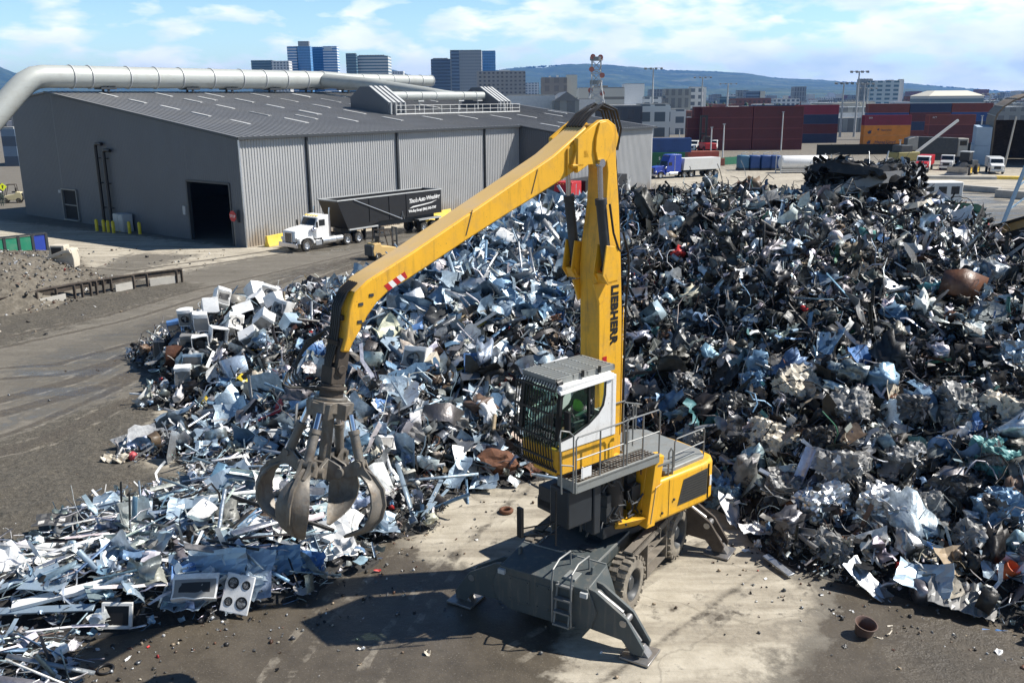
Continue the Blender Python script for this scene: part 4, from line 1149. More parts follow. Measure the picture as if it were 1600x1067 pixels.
# ---- stick tip: dark fork, hoses, rotator
w = MB()
for s in (1, -1):
    y0, y1 = sorted((s * .10, s * .25))
    w.prism([(7.80, 7.9), (7.98, 7.95), (8.06, 7.6), (8.14, 7.25), (8.02, 7.15), (7.88, 7.3), (7.82, 7.6)], y0, y1, 'y')
w.cyl((8.02, -.29, 7.32), (8.02, .29, 7.32), .09, n=14)
w.build('stick_tip', M['brown_steel'], ex, bevel=.01)
w = MB()
for j in range(5):
    L = -.17 + j * .075
    w.tube([(7.50, L, 9.0), (7.73, L, 8.84), (7.90, L, 8.55), (7.95, L, 8.2), (8.04, L, 7.8), (8.16, L * .8, 7.45), (8.2, L * .6, 7.1), (8.12, L * .5, 6.85)], .026, 8)
w.box(7.87, 7.93, -.2, .2, 8.3, 8.4); w.box(7.95, 8.06, -.2, .2, 7.8, 7.9)
w.build('hose_bundle', M['black'], ex, smooth=50)
w = MB()
for j in range(5):
    o = j * .07
    c4 = [(7.98, -.30 + .03 * j, 8.1), (8.12 + o, -.42, 7.86), (8.36 + o, -.5, 7.7 - o), (8.58 + o, -.48, 7.5 - o), (8.70 + o, -.40, 7.24 - o * .6), (8.62 + o, -.3, 7.0), (8.42 + o * .5, -.18, 6.88 + o * .3), (8.15, -.05, 6.84)]
    w.tube(c4, .021, 7)
w.build('loop_hose', M['grille'], ex, smooth=50)
# ---- grapple: hub, rotator, four tines, four cylinders; hangs a little aslant
TILT = Matrix.Translation((8.05, 0, 7.28)) @ Matrix.Rotation(R(4), 4, 'X') @ Matrix.Rotation(R(-13), 4, 'Y')


def G(M2=None):
    return MB(TILT if M2 is None else TILT @ M2)


w = G()
w.box(-.16, .16, -.22, .22, -.28, .06); w.cyl((0, 0, -.55), (0, 0, -.28), .24, n=20); w.cyl((0, 0, -.40), (0, 0, -.34), .30, n=20)
w.build('rotator', M['brown_steel'], ex, bevel=.012)
w = G()
w.cyl((0, 0, -.62), (0, 0, -.55), .34, n=20)
w.prism([(-.34, -.34), (.34, -.34), (.42, 0), (.34, .34), (-.34, .34), (-.42, 0)], -.86, -.62, 'z')
for k in range(4):
    a = R(45 + 90 * k)
hub_a0 = 160 - 219.75
w.cyl((0, 0, -2.0), (0, 0, -.86), .12, n=16)
w.cyl((0, 0, -2.2), (0, 0, -1.85), .22, n=16)
gh = w.build('grapple', M['grab_steel'], ex, bevel=.015)
for k in range(4):
    rot = Matrix.Rotation(R(hub_a0 + 7 + 90 * k), 4, 'Z')
    # head block and ears
    w = G(rot); w.hexa([(.2, -.2, -.95), (.42, -.16, -.98), (.42, .16, -.98), (.2, .2, -.95)], [(.2, -.24, -.62), (.44, -.2, -.66), (.44, .2, -.66), (.2, .24, -.62)])
    w.build('cylinder_mount', M['grab_steel'], gh, bevel=.01)
    w = G(rot)
    for s in (-.17, .09): w.prism([(.12, -1.77), (.42, -1.89), (.52, -2.03), (.44, -2.15), (.12, -2.22)], s, s + .08, 'y')
    w.cyl((.42, -.2, -2.03), (.42, .2, -2.03), .075, n=12)
    w.build('hub_ear', M['grab_steel'], gh, bevel=.01)
    # tine: curved shell with a rib, tapering to the tip
    path = [(.36, -2.05), (.62, -1.95), (.88, -1.95), (1.10, -2.07), (1.28, -2.26), (1.37, -2.55), (1.33, -2.83), (1.17, -3.09), (.90, -3.25), (.64, -3.36)]
    half = [.06, .08, .13, .21, .30, .35, .34, .27, .17, .05]
    w = G(rot); n = len(path); vs = []
    for i, ((r_, z_), h_) in enumerate(zip(path, half)):
        d = np.array(path[min(i + 1, n - 1)]) - np.array(path[max(i - 1, 0)]); d = d / np.linalg.norm(d); no = np.array((-d[1], d[0]))   # outward
        if no[0] * (r_ - .3) + no[1] * (z_ + 2.62) < 0: no = -no
        dish = .10 * h_ / .4; t_ = .035
        for yy, off in ((-1, -dish - .02), (-.5, -dish * .25), (0, 0), (.5, -dish * .25), (1, -dish - .02)):
            vs.append((r_ + no[0] * off, yy * h_, z_ + no[1] * off))
        for yy, off in ((1, -dish - .02 - t_), (.5, -dish * .25 - t_), (0, -t_), (-.5, -dish * .25 - t_), (-1, -dish - .02 - t_)):
            vs.append((r_ + no[0] * off, yy * h_ * .98, z_ + no[1] * off))
    fs = []
    for i in range(n - 1):
        for j in range(10):
            fs.append((i * 10 + j, i * 10 + (j + 1) % 10, (i + 1) * 10 + (j + 1) % 10, (i + 1) * 10 + j))
    fs += [tuple(range(9, -1, -1)), tuple(range((n - 1) * 10, n * 10))]
    w.add(vs, fs)
    # outer spine rib
    rib_o = []; rib_i = []
    for i, (r_, z_) in enumerate(path[:9]):
        d = np.array(path[min(i + 1, n - 1)]) - np.array(path[max(i - 1, 0)]); d = d / np.linalg.norm(d); no = np.array((-d[1], d[0]))
        if no[0] * (r_ - .3) + no[1] * (z_ + 2.62) < 0: no = -no
        hgt = (.0, .05, .07, .07, .07, .06, .05, .03, .01)[i]
        rib_o.append((r_ + no[0] * hgt, z_ + no[1] * hgt)); rib_i.append((r_ - no[0] * .02, z_ - no[1] * .02))
    w.prism(rib_o + rib_i[::-1], -.035, .035, 'y')
    # arm plates from the pin to the shell
    for s in (-.12, .06):
        w.prism([(.34, -1.97), (.50, -1.91), (.72, -1.71), (.86, -1.73), (.92, -1.87), (1.1, -2.05), (.98, -2.13), (.78, -2.03), (.56, -2.11), (.38, -2.13)], s, s + .06, 'y')
    w.cyl((.78, -.18, -1.81), (.78, .18, -1.81), .07, n=12); w.cyl((.42, -.22, -2.03), (.42, .22, -2.03), .10, n=12)
    w.build('tine', M['grab_steel'], gh, smooth=40)
    # cylinder: rod at the head, barrel towards the tine
    p0, p1 = Vector((.46, 0, -.86)), Vector((.78, 0, -1.81)); pm = p0.lerp(p1, .34)
    w = G(rot); w.cyl(pm, p1, .095, n=16); w.cyl(pm - (p1 - p0) * .02, pm + (p1 - p0) * .07, .115, n=16); w.cyl((.78, -.1, -1.81), (.78, .1, -1.81), .1, n=12)
    cy = w.build('cylinder', M['grab_steel'], gh, smooth=50)
    w = G(rot); w.cyl(p0, pm, .062, n=14); w.build('cylinder', M['chrome'], gh, smooth=50)

# ------------------------------------------------------------------ the operator in the cab
op = thing('person', 'seated operator in hi-vis green vest and white helmet inside the cab', 'person', EXC, EXR)


def skin_body(name, joints, edges, mats, parent, sub=2):
    me = bpy.data.meshes.new(name)
    me.from_pydata([j[0] for j in joints], edges, [])
    o = bpy.data.objects.new(name, me); COL.objects.link(o); o.parent = parent
    me.materials.append(mats)
    md = o.modifiers.new('skin', 'SKIN'); md.use_smooth_shade = True
    for i, j in enumerate(joints):
        me.skin_vertices[0].data[i].radius = (j[1], j[1]) if not isinstance(j[1], tuple) else j[1]
        me.skin_vertices[0].data[i].use_root = (i == 0)
    s = o.modifiers.new('sub', 'SUBSURF'); s.levels = sub; s.render_levels = sub
    return o


bx, by, bz = 2.0, .86, 5.12
J = [((bx, by, bz), .15), ((bx - .06, by, bz + .22), .16), ((bx - .08, by, bz + .42), .18), ((bx - .08, by, bz + .52), .12), ((bx - .06, by, bz + .60), .058), ((bx - .02, by, bz + .68), .09), ((bx - .01, by, bz + .78), .095),
     ((bx - .06, by + .2, bz + .46), .07), ((bx + .05, by + .27, bz + .2), .055), ((bx + .3, by + .24, bz + .12), .042), ((bx + .38, by + .22, bz + .13), .035),
     ((bx - .06, by - .2, bz + .46), .07), ((bx + .05, by - .27, bz + .2), .055), ((bx + .3, by - .24, bz + .12), .042), ((bx + .38, by - .22, bz + .13), .035),
     ((bx + .05, by + .1, bz - .02), .10), ((bx + .45, by + .13, bz + .02), .08), ((bx + .6, by + .13, bz - .4), .055), ((bx + .75, by + .13, bz - .44), .05),
     ((bx + .05, by - .1, bz - .02), .10), ((bx + .45, by - .13, bz + .02), .08), ((bx + .6, by - .13, bz - .4), .055), ((bx + .75, by - .13, bz - .44), .05)]
Ed = [(0, 1), (1, 2), (2, 3), (3, 4), (4, 5), (5, 6), (2, 7), (7, 8), (8, 9), (9, 10), (2, 11), (11, 12), (12, 13), (13, 14), (0, 15), (15, 16), (16, 17), (17, 18), (0, 19), (19, 20), (20, 21), (21, 22)]
skin_body('body', J, Ed, M['cloth_green'], op)
w = MB(); w.lathe([(0, .11), (.07, .10), (.115, .05), (.125, 0), (.16, -.01), (.16, -.02), (.11, -.02)], (bx - .01, by, bz + .82), (0, 0, 1), 16); w.build('helmet', M['white'], op, smooth=60)
skin_body('vest', [((bx - .02, by, bz + .06), (.20, .21)), ((bx - .07, by, bz + .26), (.21, .23)), ((bx - .09, by, bz + .44), (.20, .22))], [(0, 1), (1, 2)], M['hivis'], op)
w = MB(); w.box(bx + .05, bx + .10, by - .06, by + .06, bz + .66, bz + .79); w.build('face', M['skin'], op, bevel=.03)
# ================================================================== SCRAP HEAP: surveyed surface
HP = []          # (X, Y, z)


def col_pts(lst, px):
    for py, z in lst:
        p = gp(px, py, z); HP.append((p[0], p[1], z))


def main_col(px, foot, fz, ridge, Yr, bulge=1.6):
    a = gp(px, foot, fz); b = atd(px, ridge, Yr)
    for t in (0, .2, .4, .6, .8, 1.0):
        z = fz + (b[2] - fz) * (1 - (1 - t) ** bulge)
        q = a[:2] + (b[:2] - a[:2]) * t
        HP.append((q[0], q[1], z))
    d = b[:2] / np.linalg.norm(b[:2])
    for dd, f in ((3.5, .86), (13, 0.0), (17, 0)):
        q = b[:2] + d * dd; HP.append((q[0], q[1], b[2] * f))


for c_ in ((300, 640, 0, 530, 41, 1.3), (345, 655, .4, 512, 42, 1.3), (430, 690, .8, 477, 45, 1.4), (500, 712, 1.1, 466, 45, 1.4), (560, 735, 1.1, 452, 44, 1.5),
           (640, 768, .3, 434, 43, 1.5), (740, 772, 0, 372, 46, 1.5), (830, 758, 0, 326, 50, 1.5), (900, 748, 0, 320, 50, 1.5), (985, 755, 0, 300, 50, 1.6),
           (1060, 775, 0, 303, 49, 1.7), (1140, 812, 0, 301, 48, 1.8), (1205, 885, 0, 304, 48, 1.9), (1300, 915, 0, 307, 48, 2.0), (1400, 940, 0, 316, 48, 2.0),
           (1460, 955, 0, 324, 47, 2.0), (1530, 972, 0, 348, 44, 2.0), (1600, 1000, 0, 402, 38, 1.8), (1720, 1050, 0, 440, 34, 1.6), (1900, 1100, 0, 600, 30, 1.5)):
    main_col(*c_)
col_pts([(1040, 0), (940, .6), (895, .7), (850, 0)], -140)
col_pts([(1000, 0), (950, .6), (890, .8), (845, 0)], 0)
col_pts([(992, 0), (930, .7), (880, .8), (825, 0)], 80)
col_pts([(988, 0), (930, .8), (850, 1.0), (795, .5), (766, 0)], 170)
col_pts([(974, 0), (900, .9), (840, 1.15), (785, .8), (748, 0)], 270)
col_pts([(962, 0), (905, .8), (830, 1.2), (775, 1.0), (725, .5), (690, .4)], 360)
col_pts([(930, 0), (880, .8), (820, 1.1), (765, .9), (720, .8)], 440)
col_pts([(890, 0), (850, .7), (795, .9), (745, 1.0)], 520)
col_pts([(848, 0), (805, .5), (765, .8)], 590)
col_pts([(722, 0), (700, .25), (668, 0)], 250)
col_pts([(700, .35), (665, .3), (640, 0)], 310)
col_pts([(1100, .6), (1050, .75), (1015, .6), (995, .3)], 10)
col_pts([(1100, .6), (1045, .7), (1010, .4), (995, 0)], 70)
col_pts([(1100, .6), (1050, .75), (1010, .5)], -80)
col_pts([(1090, 0), (1040, .0), (1003, 0)], 135)
for px, py in ((800, 900), (900, 800), (1000, 900), (1100, 850), (950, 775), (620, 885), (700, 835), (1150, 960), (1300, 1000), (200, 745), (120, 715), (210, 645), (190, 560), (290, 495), (370, 455),
               (490, 415), (560, 385), (0, 800), (-100, 800), (100, 785), (600, 950), (400, 1010), (250, 1020), (150, 1030), (1500, 1030), (1600, 1070), (1420, 985), (250, 590), (-300, 900), (-300, 1100), (300, 1150), (900, 1150), (1600, 1200), (2000, 1300), (540, 900), (470, 950),
               (1170, 870), (1130, 800), (860, 770)):
    p = gp(px, py); HP.append((p[0], p[1], 0))
for X, Y in ((-45, 14), (-45, 75), (60, 75), (60, 12), (-25, 50), (-20, 60), (45, 60), (45, 40), (0, 75), (-45, 40)):
    HP.append((X, Y, 0))
vs2 = [Vector((p[0], p[1])) for p in HP]
ov, oe, of, o1, o2, o3 = delaunay_2d_cdt(vs2, [], [], 0, 1e-4)
oz = [HP[o1[i][0]][2] if o1[i] else 0 for i in range(len(ov))]
HS = 0.25
HX = np.arange(-30, 40, HS); HY = np.arange(14, 66, HS)
HGX, HGY = np.meshgrid(HX, HY)
HZ = np.zeros(HGX.shape)
for t in of:
    (x0, y0), (x1, y1), (x2, y2) = [ov[i] for i in t]; z0, z1, z2 = [oz[i] for i in t]
    if max(z0, z1, z2) <= 0: continue
    i0, i1 = np.searchsorted(HX, [min(x0, x1, x2) - HS, max(x0, x1, x2) + HS]); j0, j1 = np.searchsorted(HY, [min(y0, y1, y2) - HS, max(y0, y1, y2) + HS])
    X, Y = HGX[j0:j1, i0:i1], HGY[j0:j1, i0:i1]
    dn = (y1 - y2) * (x0 - x2) + (x2 - x1) * (y0 - y2)
    if abs(dn) < 1e-9: continue
    a = ((y1 - y2) * (X - x2) + (x2 - x1) * (Y - y2)) / dn; b = ((y2 - y0) * (X - x2) + (x0 - x2) * (Y - y2)) / dn; c = 1 - a - b
    m_ = (a > -1e-3) & (b > -1e-3) & (c > -1e-3)
    HZ[j0:j1, i0:i1][m_] = (a * z0 + b * z1 + c * z2)[m_]
HZ = blur(HZ, 1)
lump = np.array([[mnoise.fractal((x * .33, y * .33, 7.7), 0.7, 2.1, 4) for x in HX[::2]] for y in HY[::2]])
lump = np.repeat(np.repeat(lump, 2, 0), 2, 1)[:HZ.shape[0], :HZ.shape[1]]
HZ = np.maximum(HZ, 0)
HZ = np.where(HZ > 0.02, np.maximum(HZ + np.clip(HZ / 3.0, 0, 1) * lump * 0.6, 0), 0)


def hz(x, y):
    u = np.clip((np.asarray(x) - HX[0]) / HS, 0, len(HX) - 1.001); v = np.clip((np.asarray(y) - HY[0]) / HS, 0, len(HY) - 1.001)
    i, j = u.astype(int), v.astype(int); fu, fv = u - i, v - j
    return (HZ[j, i] * (1 - fu) * (1 - fv) + HZ[j, i + 1] * fu * (1 - fv) + HZ[j + 1, i] * (1 - fu) * fv + HZ[j + 1, i + 1] * fu * fv)


def hn(x, y):
    e = .5
    n = np.stack([hz(x - e, y) - hz(x + e, y), hz(x, y - e) - hz(x, y + e), np.full(np.shape(x), 2 * e)], -1)
    return n / np.linalg.norm(n, axis=-1, keepdims=True)


def heap_hit(px, py):
    """where a sight line first meets the heap or the ground"""
    d = ray(px, py); o = np.array([0, 0, CAM_H])
    t = np.arange(10, 110, .1)
    P = o + d * t[:, None]
    zg = np.where((P[:, 1] < 65) & (P[:, 0] > -30) & (P[:, 0] < 39.5) & (P[:, 1] > 14), hz(P[:, 0], P[:, 1]), 0)
    k = np.argmax(P[:, 2] <= zg)
    return P[k]


# heap body: a coarse core, coloured dark for the shade of deep gaps
hm = HZ > 0.03
hm = blur(hm.astype(float), 1) > 0.05
nid = -np.ones(HZ.shape, int); nid[hm] = np.arange(hm.sum())
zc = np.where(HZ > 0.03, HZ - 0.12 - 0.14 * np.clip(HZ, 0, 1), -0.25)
rng = np.random.default_rng(3)
zc = zc + rng.normal(0, .07, zc.shape) * np.clip(HZ, 0, 1)
q = np.stack([nid[:-1, :-1], nid[:-1, 1:], nid[1:, 1:], nid[1:, :-1]], -1).reshape(-1, 4)
q = q[(q >= 0).all(1)]


def mesh_np(name, co, faces_list, mats, cols=None, mi=None):
    """faces_list: list of int arrays, each n x k"""
    me = bpy.data.meshes.new(name)
    me.vertices.add(len(co)); me.vertices.foreach_set('co', np.ascontiguousarray(co, np.float32).ravel())
    li = np.concatenate([f.ravel() for f in faces_list]); tot = np.concatenate([np.full(len(f), f.shape[1]) for f in faces_list])
    st = np.concatenate([[0], np.cumsum(tot)[:-1]])
    me.loops.add(len(li)); me.loops.foreach_set('vertex_index', li.astype(np.int32))
    me.polygons.add(len(tot)); me.polygons.foreach_set('loop_start', st.astype(np.int32)); me.polygons.foreach_set('loop_total', tot.astype(np.int32))
    if cols is not None:
        a = me.attributes.new('col', 'FLOAT_COLOR', 'POINT'); a.data.foreach_set('color', np.ascontiguousarray(cols, np.float32).ravel())
    for m in mats: me.materials.append(m)
    me.update(); me.validate()
    o = bpy.data.objects.new(name, me); COL.objects.link(o)
    return o


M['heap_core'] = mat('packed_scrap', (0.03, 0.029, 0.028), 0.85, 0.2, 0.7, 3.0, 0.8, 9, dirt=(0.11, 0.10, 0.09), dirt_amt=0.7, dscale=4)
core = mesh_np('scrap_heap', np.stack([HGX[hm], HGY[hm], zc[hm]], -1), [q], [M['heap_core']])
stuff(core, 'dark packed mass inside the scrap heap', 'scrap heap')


# ------------------------------------------------------------------ loose scrap: a stock of bent, torn and crumpled shapes
def scrap_material():
    m = bpy.data.materials.new('mixed_scrap_metal'); m.use_nodes = True
    t = m.node_tree; L = t.links.new; b = t.nodes['Principled BSDF']
    a = t.nodes.new('ShaderNodeAttribute'); a.attribute_name = 'col'
    geo = t.nodes.new('ShaderNodeNewGeometry')
    n = t.nodes.new('ShaderNodeTexNoise'); n.inputs['Scale'].default_value = 3.5; n.inputs['Detail'].default_value = 8; n.inputs['Roughness'].default_value = .7
    L(geo.outputs['Position'], n.inputs['Vector'])
    r = t.nodes.new('ShaderNodeMapRange'); r.inputs['From Min'].default_value = .35; r.inputs['From Max'].default_value = .7
    r.inputs['To Min'].default_value = 1.12; r.inputs['To Max'].default_value = .55; L(n.outputs['Fac'], r.inputs['Value'])
    mx = t.nodes.new('ShaderNodeVectorMath'); mx.operation = 'SCALE'; L(a.outputs['Color'], mx.inputs[0]); L(r.outputs[0], mx.inputs['Scale'])
    L(mx.outputs[0], b.inputs['Base Color']); L(a.outputs['Alpha'], b.inputs['Metallic'])
    rr = t.nodes.new('ShaderNodeMapRange'); rr.inputs['To Min'].default_value = .22; rr.inputs['To Max'].default_value = .7; L(n.outputs['Fac'], rr.inputs['Value']); L(rr.outputs[0], b.inputs['Roughness'])
    n3 = t.nodes.new('ShaderNodeTexNoise'); n3.inputs['Scale'].default_value = 7; n3.inputs['Detail'].default_value = 3; L(geo.outputs['Position'], n3.inputs['Vector'])
    bp = t.nodes.new('ShaderNodeBump'); bp.inputs['Strength'].default_value = .35; bp.inputs['Distance'].default_value = .06
    L(n3.outputs['Fac'], bp.inputs['Height']); L(bp.outputs[0], b.inputs['Normal'])
    return m


M['scrap'] = scrap_material()
RS = np.random.default_rng(11)


def t_strip(k=6, w=.09):
    p = np.zeros(3); d = np.array([1., 0, 0]); s = np.array([0, 1., 0]); vs = []
    pts = []
    for i in range(k + 1):
        pts.append(p.copy()); p = p + d / k * (1.0 if i else 1)
        d = d + RS.normal(0, .38, 3); d /= np.linalg.norm(d)
    pts = np.array(pts); pts -= pts.mean(0)
    sd = RS.normal(0, 1, 3)
    for i in range(k + 1):
        tn = pts[min(i + 1, k)] - pts[max(i - 1, 0)]; tn /= np.linalg.norm(tn); sd = sd - tn * (sd @ tn); sd /= np.linalg.norm(sd); sd = sd + RS.normal(0, .18, 3)
        vs += [pts[i] - sd * w / 2, pts[i] + sd * w / 2]
    f = [(2 * i, 2 * i + 1, 2 * i + 3, 2 * i + 2) for i in range(k)]
    return np.array(vs), [np.array(f)]


def waves(X, Y, k, amp):
    Z = np.zeros(X.shape)
    for _ in range(k):
        f = RS.uniform(2, 9); th = RS.uniform(0, math.pi); s = np.sin(f * (X * math.cos(th) + Y * math.sin(th)) + RS.uniform(0, 6))
        Z = Z + amp / k * (np.abs(s) * 2 - 1 if RS.random() < .5 else s)
    return Z


def t_sheet(n=6, amp=.08, fold=.25, asp=.7):
    u = np.linspace(-.5, .5, n); X, Y = np.meshgrid(u, u * asp)
    c, a, q = RS.uniform(-.3, .3), RS.uniform(-fold, fold) * 2, RS.uniform(-1.4, 1.4)
    Z = a * np.abs(X + RS.uniform(-.6, .6) * Y - c) + q * X ** 2 + waves(X, Y, 2, amp)
    co = np.stack([X * (1 - .25 * abs(q)) + RS.normal(0, .02, X.shape), Y + RS.normal(0, .03, X.shape), Z], -1).reshape(-1, 3)
    i = np.arange(n * n).reshape(n, n)
    f = np.stack([i[:-1, :-1], i[:-1, 1:], i[1:, 1:], i[1:, :-1]], -1).reshape(-1, 4)
    return co - co.mean(0), [f]


def t_crumple(n=8, amp=.22):
    u = np.linspace(-.5, .5, n); X, Y = np.meshgrid(u, u * RS.uniform(.6, 1))
    Z = waves(X, Y, 4, amp * 1.5); dx = waves(X, Y, 3, amp * .8); dy = waves(X, Y, 3, amp * .8)
    co = np.stack([X * .8 + dx, Y * .8 + dy, Z], -1).reshape(-1, 3) + RS.normal(0, .012, (n * n, 3))
    i = np.arange(n * n).reshape(n, n)
    q = np.stack([i[:-1, :-1], i[:-1, 1:], i[1:, 1:], i[1:, :-1]], -1).reshape(-1, 4)
    return co - co.mean(0), [np.concatenate([q[:, [0, 1, 2]], q[:, [0, 2, 3]]])]


def t_lump():
    bm = bmesh.new(); bmesh.ops.create_cube(bm, size=1.0); bmesh.ops.subdivide_edges(bm, edges=bm.edges[:], cuts=3, use_grid_fill=True); o_ = Vector(RS.uniform(-40, 40, 3)); dm = RS.uniform(.45, 1.15, 3)
    v = []
    for x in bm.verts:
        q = Vector((x.co.x * dm[0], x.co.y * dm[1], x.co.z * dm[2])); v.append(tuple(q * (1 + .9 * (.42 - 1.7 * abs(mnoise.noise(q * 3.3 + o_)))) + mnoise.noise_vector(q * 6 + o_) * .16))
    bmesh.ops.triangulate(bm, faces=bm.faces[:]); f = np.array([[y.index for y in x.verts] for x in bm.faces]); bm.free()
    return np.array(v), [f]


def t_plank(w=.1, t=.02):
    v = np.array([(x, y, z) for x in (-.8, .8) for y in (-w / 2, w / 2) for z in (-t / 2, t / 2)], float)
    return v, [np.array([(0, 1, 3, 2), (4, 6, 7, 5), (0, 4, 5, 1), (2, 3, 7, 6), (0, 2, 6, 4), (1, 5, 7, 3)])]


def t_box(open_=True, j=.05):
    v = np.array([(x, y, z) for x in (-.5, .5) for y in (-.4, .4) for z in (-.3, .3)], float) + RS.normal(0, j, (8, 3))
    f = [(0, 1, 3, 2), (4, 6, 7, 5), (0, 4, 5, 1), (2, 3, 7, 6), (0, 2, 6, 4)] + ([] if open_ else [(1, 5, 7, 3)])
    return v, [np.array(f)]


def t_angle(w=.08):
    a = np.array([(-.5, 0, 0), (-.5, w, 0), (-.5, 0, w), (.5, 0, 0), (.5, w, 0), (.5, 0, w)], float)
    a[3:] += RS.normal(0, .05, 3)
    return a, [np.array([(0, 3, 4, 1), (0, 2, 5, 3)])]


def t_tube(k=4, r=.035, n=5, bend=.25, mx=1.0):
    p = np.zeros(3); d = np.array([1., 0, 0]); pts = []
    for i in range(k + 1):
        pts.append(p.copy()); p = p + d / k; d = d + RS.normal(0, bend, 3); d /= np.linalg.norm(d)
    pts = np.array(pts) * mx; pts -= pts.mean(0); vs = []
    a = np.array([0, 0, 1.])
    for i in range(k + 1):
        tn = pts[min(i + 1, k)] - pts[max(i - 1, 0)]; tn /= np.linalg.norm(tn); a = a - tn * (a @ tn)
        if np.linalg.norm(a) < 1e-3: a = np.cross(tn, [1, 0, 0.3])
        a /= np.linalg.norm(a); b = np.cross(tn, a)
        for q_ in range(n):
            th = 2 * math.pi * q_ / n; vs.append(pts[i] + r * (a * math.cos(th) + b * math.sin(th)))
    f = [(i * n + q_, i * n + (q_ + 1) % n, (i + 1) * n + (q_ + 1) % n, (i + 1) * n + q_) for i in range(k) for q_ in range(n)]
    return np.array(vs), [np.array(f)]


def t_chunk(j=.18):
    bm = bmesh.new(); bmesh.ops.create_icosphere(bm, subdivisions=1, radius=.5)
    v = np.array([x.co for x in bm.verts]); f = np.array([[y.index for y in x.verts] for x in bm.faces]); bm.free()
    v = v * RS.uniform(.55, 1.0, 3) + RS.normal(0, j * .4, v.shape)
    return v, [f]


def t_disc(n=12, dish=.06):
    v = [(0, 0, dish)] + [(.5 * math.cos(2 * math.pi * k / n), .5 * math.sin(2 * math.pi * k / n), 0) for k in range(n)]
    return np.array(v), [np.array([(0, 1 + k, 1 + (k + 1) % n) for k in range(n)])]


TPL = dict(strip=[t_strip(9, w) for w in (.035, .05, .08, .12, .06, .1, .15, .045, .07, .05)], long=[t_strip(5, w) for w in (.03, .045, .07)], sheet=[t_sheet(6, a, f, s_) for a, f, s_ in ((.05, .1, .7), (.08, .4, .5), (.1, .6, .8), (.04, .3, .35), (.12, .2, .6), (.06, .5, .45), (.1, .3, .3), (.05, .05, .9))],
           crumple=[t_crumple(7, a) for a in (.2, .25, .3, .22, .28, .35, .18, .3, .25)], lump=[t_lump() for _ in range(6)], plank=[t_plank(w, t) for w, t in ((.06, .03), (.1, .02), (.16, .03), (.05, .05))], box=[t_box(True) for _ in range(4)] + [t_box(False)], angle=[t_angle(w) for w in (.05, .08, .12)], pipe=[t_tube(4, r, 6, .12, 1.3) for r in (.014, .022, .035, .05)],
           wire=[t_tube(11, r, 3, b_, 1.6) for r, b_ in ((.008, .5), (.011, .35), (.014, .6), (.010, .25), (.012, .7), (.009, .45))], chunk=[t_chunk() for _ in range(6)], disc=[t_disc() for _ in range(2)])


def rot_batch(n, nrm, lay, bias=None):
    """random rotations; lay 0..1 = how far a piece lies down on the slope"""
    a = RS.normal(0, 1, (n, 3)); z = a / np.linalg.norm(a, axis=1, keepdims=True)
    z = z * (1 - lay[:, None]) + nrm * lay[:, None] * 1.2; z /= np.linalg.norm(z, axis=1, keepdims=True)
    h = RS.normal(0, 1, (n, 3))
    if bias is not None: h = h * .45 + bias * np.array([1.0, .42, 0]) * RS.choice([-1, 1], (n, 1))
    x = h - z * (h * z).sum(1, keepdims=True); x /= np.linalg.norm(x, axis=1, keepdims=True)
    y = np.cross(z, x)
    return np.stack([x, y, z], 2)


def scatter(name, P, kinds, size, colr, lay, label, cat, bias=None):
    """P n x 3 positions; kinds n names; size n; colr n x 4; lay n -> ONE object of loose pieces"""
    V, F, Cc = [], {3: [], 4: []}, []
    off = 0
    nrm = hn(P[:, 0], P[:, 1])
    for kd in TPL:
        ids = np.where(kinds == kd)[0]
        var = RS.integers(0, len(TPL[kd]), len(ids))
        for v_ in range(len(TPL[kd])):
            jj = ids[var == v_]
            if len(jj) == 0: continue
            tv, tf = TPL[kd][v_]
            Rm = rot_batch(len(jj), nrm[jj], lay[jj], None if bias is None else bias[jj][:, None])
            sc = RS.uniform(.75, 1.3, (len(jj), 1, 3))
            co = np.einsum('nij,nkj->nki', Rm, tv[None] * sc * size[jj][:, None, None]) + P[jj][:, None, :]
            V.append(co.reshape(-1, 3)); Cc.append(np.repeat(colr[jj], len(tv), 0))
            for f in tf:
                F[f.shape[1]].append((f[None] + (off + np.arange(len(jj)) * len(tv))[:, None, None]).reshape(-1, f.shape[1]))
            off += len(jj) * len(tv)
    o = mesh_np(name, np.concatenate(V), [np.concatenate(F[k]) for k in F if F[k]], [M['scrap']], np.concatenate(Cc))
    return stuff(o, label, cat)


PAL = {  # rgb, metallic
    'dark': (0.035, 0.034, 0.033, .3), 'black': (0.014, 0.014, 0.015, 0), 'steel': (0.30, 0.31, 0.32, .9), 'bright': (0.62, 0.64, 0.66, .95), 'grey': (0.22, 0.22, 0.215, .1), 'midgrey': (0.11, 0.11, 0.11, .3),
    'white': (0.78, 0.78, 0.77, 0), 'cream': (0.58, 0.52, 0.42, 0), 'blue': (0.15, 0.26, 0.39, .25), 'paleblue': (0.36, 0.46, 0.55, .5), 'rust': (0.13, 0.06, 0.035, 0), 'brown': (0.16, 0.11, 0.075, 0), 'tan': (0.36, 0.28, 0.19, 0),  # blue, paleblue: partly sky reflection on shaded metal, set as colour
    'red': (0.42, 0.03, 0.03, 0), 'teal': (0.09, 0.25, 0.25, .1), 'yellow': (0.6, 0.45, 0.04, 0), 'vblue': (0.09, 0.21, 0.46, 0), 'green': (0.05, 0.16, 0.09, 0)}
